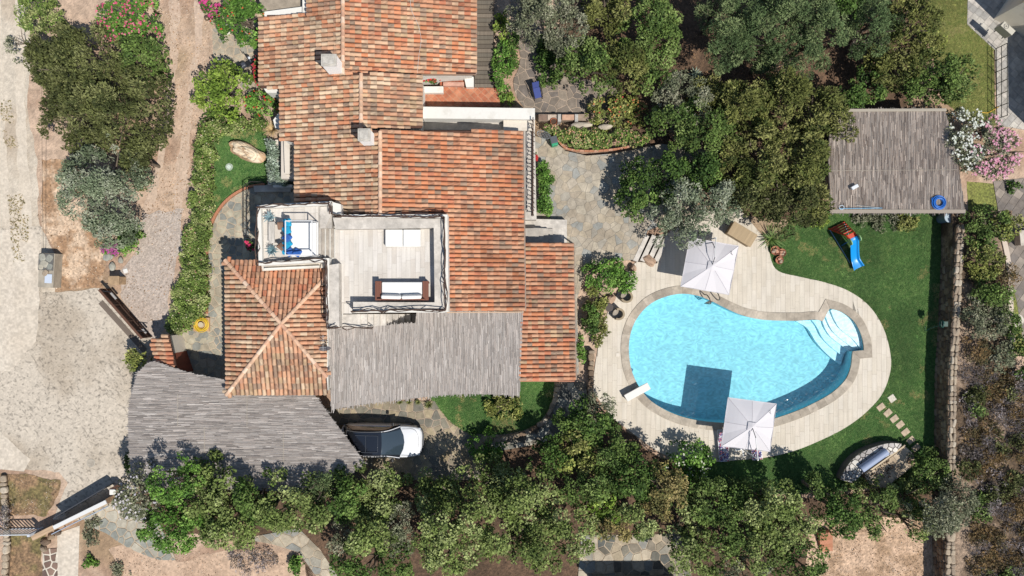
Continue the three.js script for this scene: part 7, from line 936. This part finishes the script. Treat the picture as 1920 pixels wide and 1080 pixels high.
plant(1100, 800, 56, 46, 2.8, 'dark', 'dark green tree at the lower left rim of the pool deck'); plant(1125, 768, 30, 32, 2.4, 'sage', 'pale grey-green shrub tip at the lower left rim of the pool deck', { name: 'tree' }); plant(1085, 850, 46, 42, 3.0, 'yellow', 'golden-green tree right of the flagstone steps'); plant(1150, 850, 52, 44, 3.0, 'evergreen', 'green tree below the lower left rim of the pool deck'); plant(1040, 860, 40, 36, 2.6, 'dark', 'dark tree in the shade below the flagstone steps'); plant(1110, 920, 58, 44, 3.0, 'evergreen', 'shaded green tree in the dark gap of the southern belt'); plant(1190, 900, 52, 44, 3.0, 'dark', 'dark green tree left of the golden tree under the pool'); plant(1245, 920, 48, 56, 3.2, 'golden', 'golden-brown tree below the shadow on the pool deck'); plant(1135, 955, 34, 36, 2.8, 'bright', 'light green tree top amid the dark gap of the southern belt'); plant(1190, 970, 52, 36, 2.8, 'oak', 'oak crown just above the lower flagstone terrace'); plant(1150, 990, 44, 24, 2.4, 'golden', 'brownish tree at the upper edge of the lower flagstone terrace');
plant(1298, 870, 46, 40, 2.1, 'green', 'bright green tree with pale blossoms left of the floral loungers', { name: 'tree', cat: 'tree', petals: 60, pc: [[226, 226, 206]], ps: 0.05 }); plant(1330, 938, 52, 42, 2.4, 'evergreen', 'green tree below the floral loungers'); plant(1290, 975, 44, 40, 2.8, 'oak', 'oak crown right of the golden tree'); plant(1310, 1040, 62, 48, 2.8, 'oak', 'loose oak with gaps over pale rocks at the bottom edge', { holes: 0.32 }); plant(1385, 1000, 50, 50, 2.8, 'evergreen', 'green tree with showing branches, bottom right of centre', { holes: 0.3 });
plant(1440, 945, 58, 44, 2.8, 'oak', 'pale-flecked oak at the shaded south edge of the lawn'); plant(1480, 985, 58, 52, 3.0, 'oak', 'pale oak left of the dark green bushes, lower right'); plant(1430, 1030, 58, 48, 2.8, 'oak', 'oak crown at the bottom edge left of the brick steps'); plant(1500, 1060, 56, 36, 2.4, 'dark', 'dark bush at the bottom edge below the brick steps'); plant(1395, 930, 34, 26, 2.4, 'evergreen', 'small green tree at the shaded south edge of the lawn'); plant(1400, 1065, 48, 36, 2.6, 'sage', 'greyish tree at the bottom edge right of the loose oak', { name: 'tree', holes: 0.3 });
plant(1575, 960, 46, 50, 2.6, 'dark', 'dark green round tree above the bare dirt yard'); plant(1540, 925, 34, 26, 2.4, 'evergreen', 'small tree left of the curved fieldstone wall'); plant(1650, 965, 48, 46, 2.6, 'evergreen', 'fine-leaved green tree above the dirt yard, middle'); plant(1645, 920, 44, 22, 1.9, 'oak', 'pale oak crown below the stone platform', { name: 'tree', cat: 'tree' }); plant(1705, 938, 46, 40, 2.0, 'oak', 'oak crown right of the stone platform', { name: 'tree', cat: 'tree' }); plant(1750, 888, 40, 42, 2.1, 'evergreen', 'green tree over the lower end of the boundary wall', { name: 'tree', cat: 'tree' }); plant(1755, 965, 50, 46, 2.6, 'sage', 'mottled tree over the gap between the two boundary walls', { name: 'tree' }); plant(1800, 945, 36, 44, 2.2, 'sage', 'mottled shrub tree right of the lower boundary wall', { name: 'tree' }); plant(1715, 985, 36, 24, 2.2, 'oak', 'small oak crown at the upper right of the dirt yard');
plant(170, 1000, 16, 30, 0.5, 'sage', 'low weedy shrub strip beside the concrete path, lower left', { holes: 0.3 }); plant(163, 1055, 13, 15, 0.6, 'green', 'small green bush on the dirt at the bottom left'); plant(553, 1062, 14, 18, 0.8, 'green', 'small bright green bush on the dirt track at the bottom'); plant(470, 1055, 46, 26, 1.0, 'scrub', 'dry greyish shrub at the bottom edge on the dirt track', { holes: 0.4 }); plant(225, 1070, 22, 16, 0.4, 'sage', 'sparse weeds on the dirt near the small green bush', { holes: 0.42 }); plant(4, 975, 16, 22, 1.2, 'scrub', 'grey twiggy shrub at the left edge by the railing', { holes: 0.35 }); plant(235, 868, 8, 22, 1.2, 'dark', 'slim dark shrub at the left edge of the carport');
rosette('agave', 1752, 100, 0, 1, 0.1, 0.02, [[140, 150, 120]], 'tiny spiky plant at the left edge of the neighbouring lawn', 'plant'); scene.remove(scene.children.at(-1)); rosette('agave', 1305, 140, 0.1, 24, 0.6, 0.1, [[140, 156, 140], [120, 138, 124], [160, 172, 156]], 'silvery agave in the shade at the left of the clearing', 'agave', 0.3);
console.log('leaves', nLeaves);
scene.environmentIntensity = 1;
renderer.render(scene, camera);
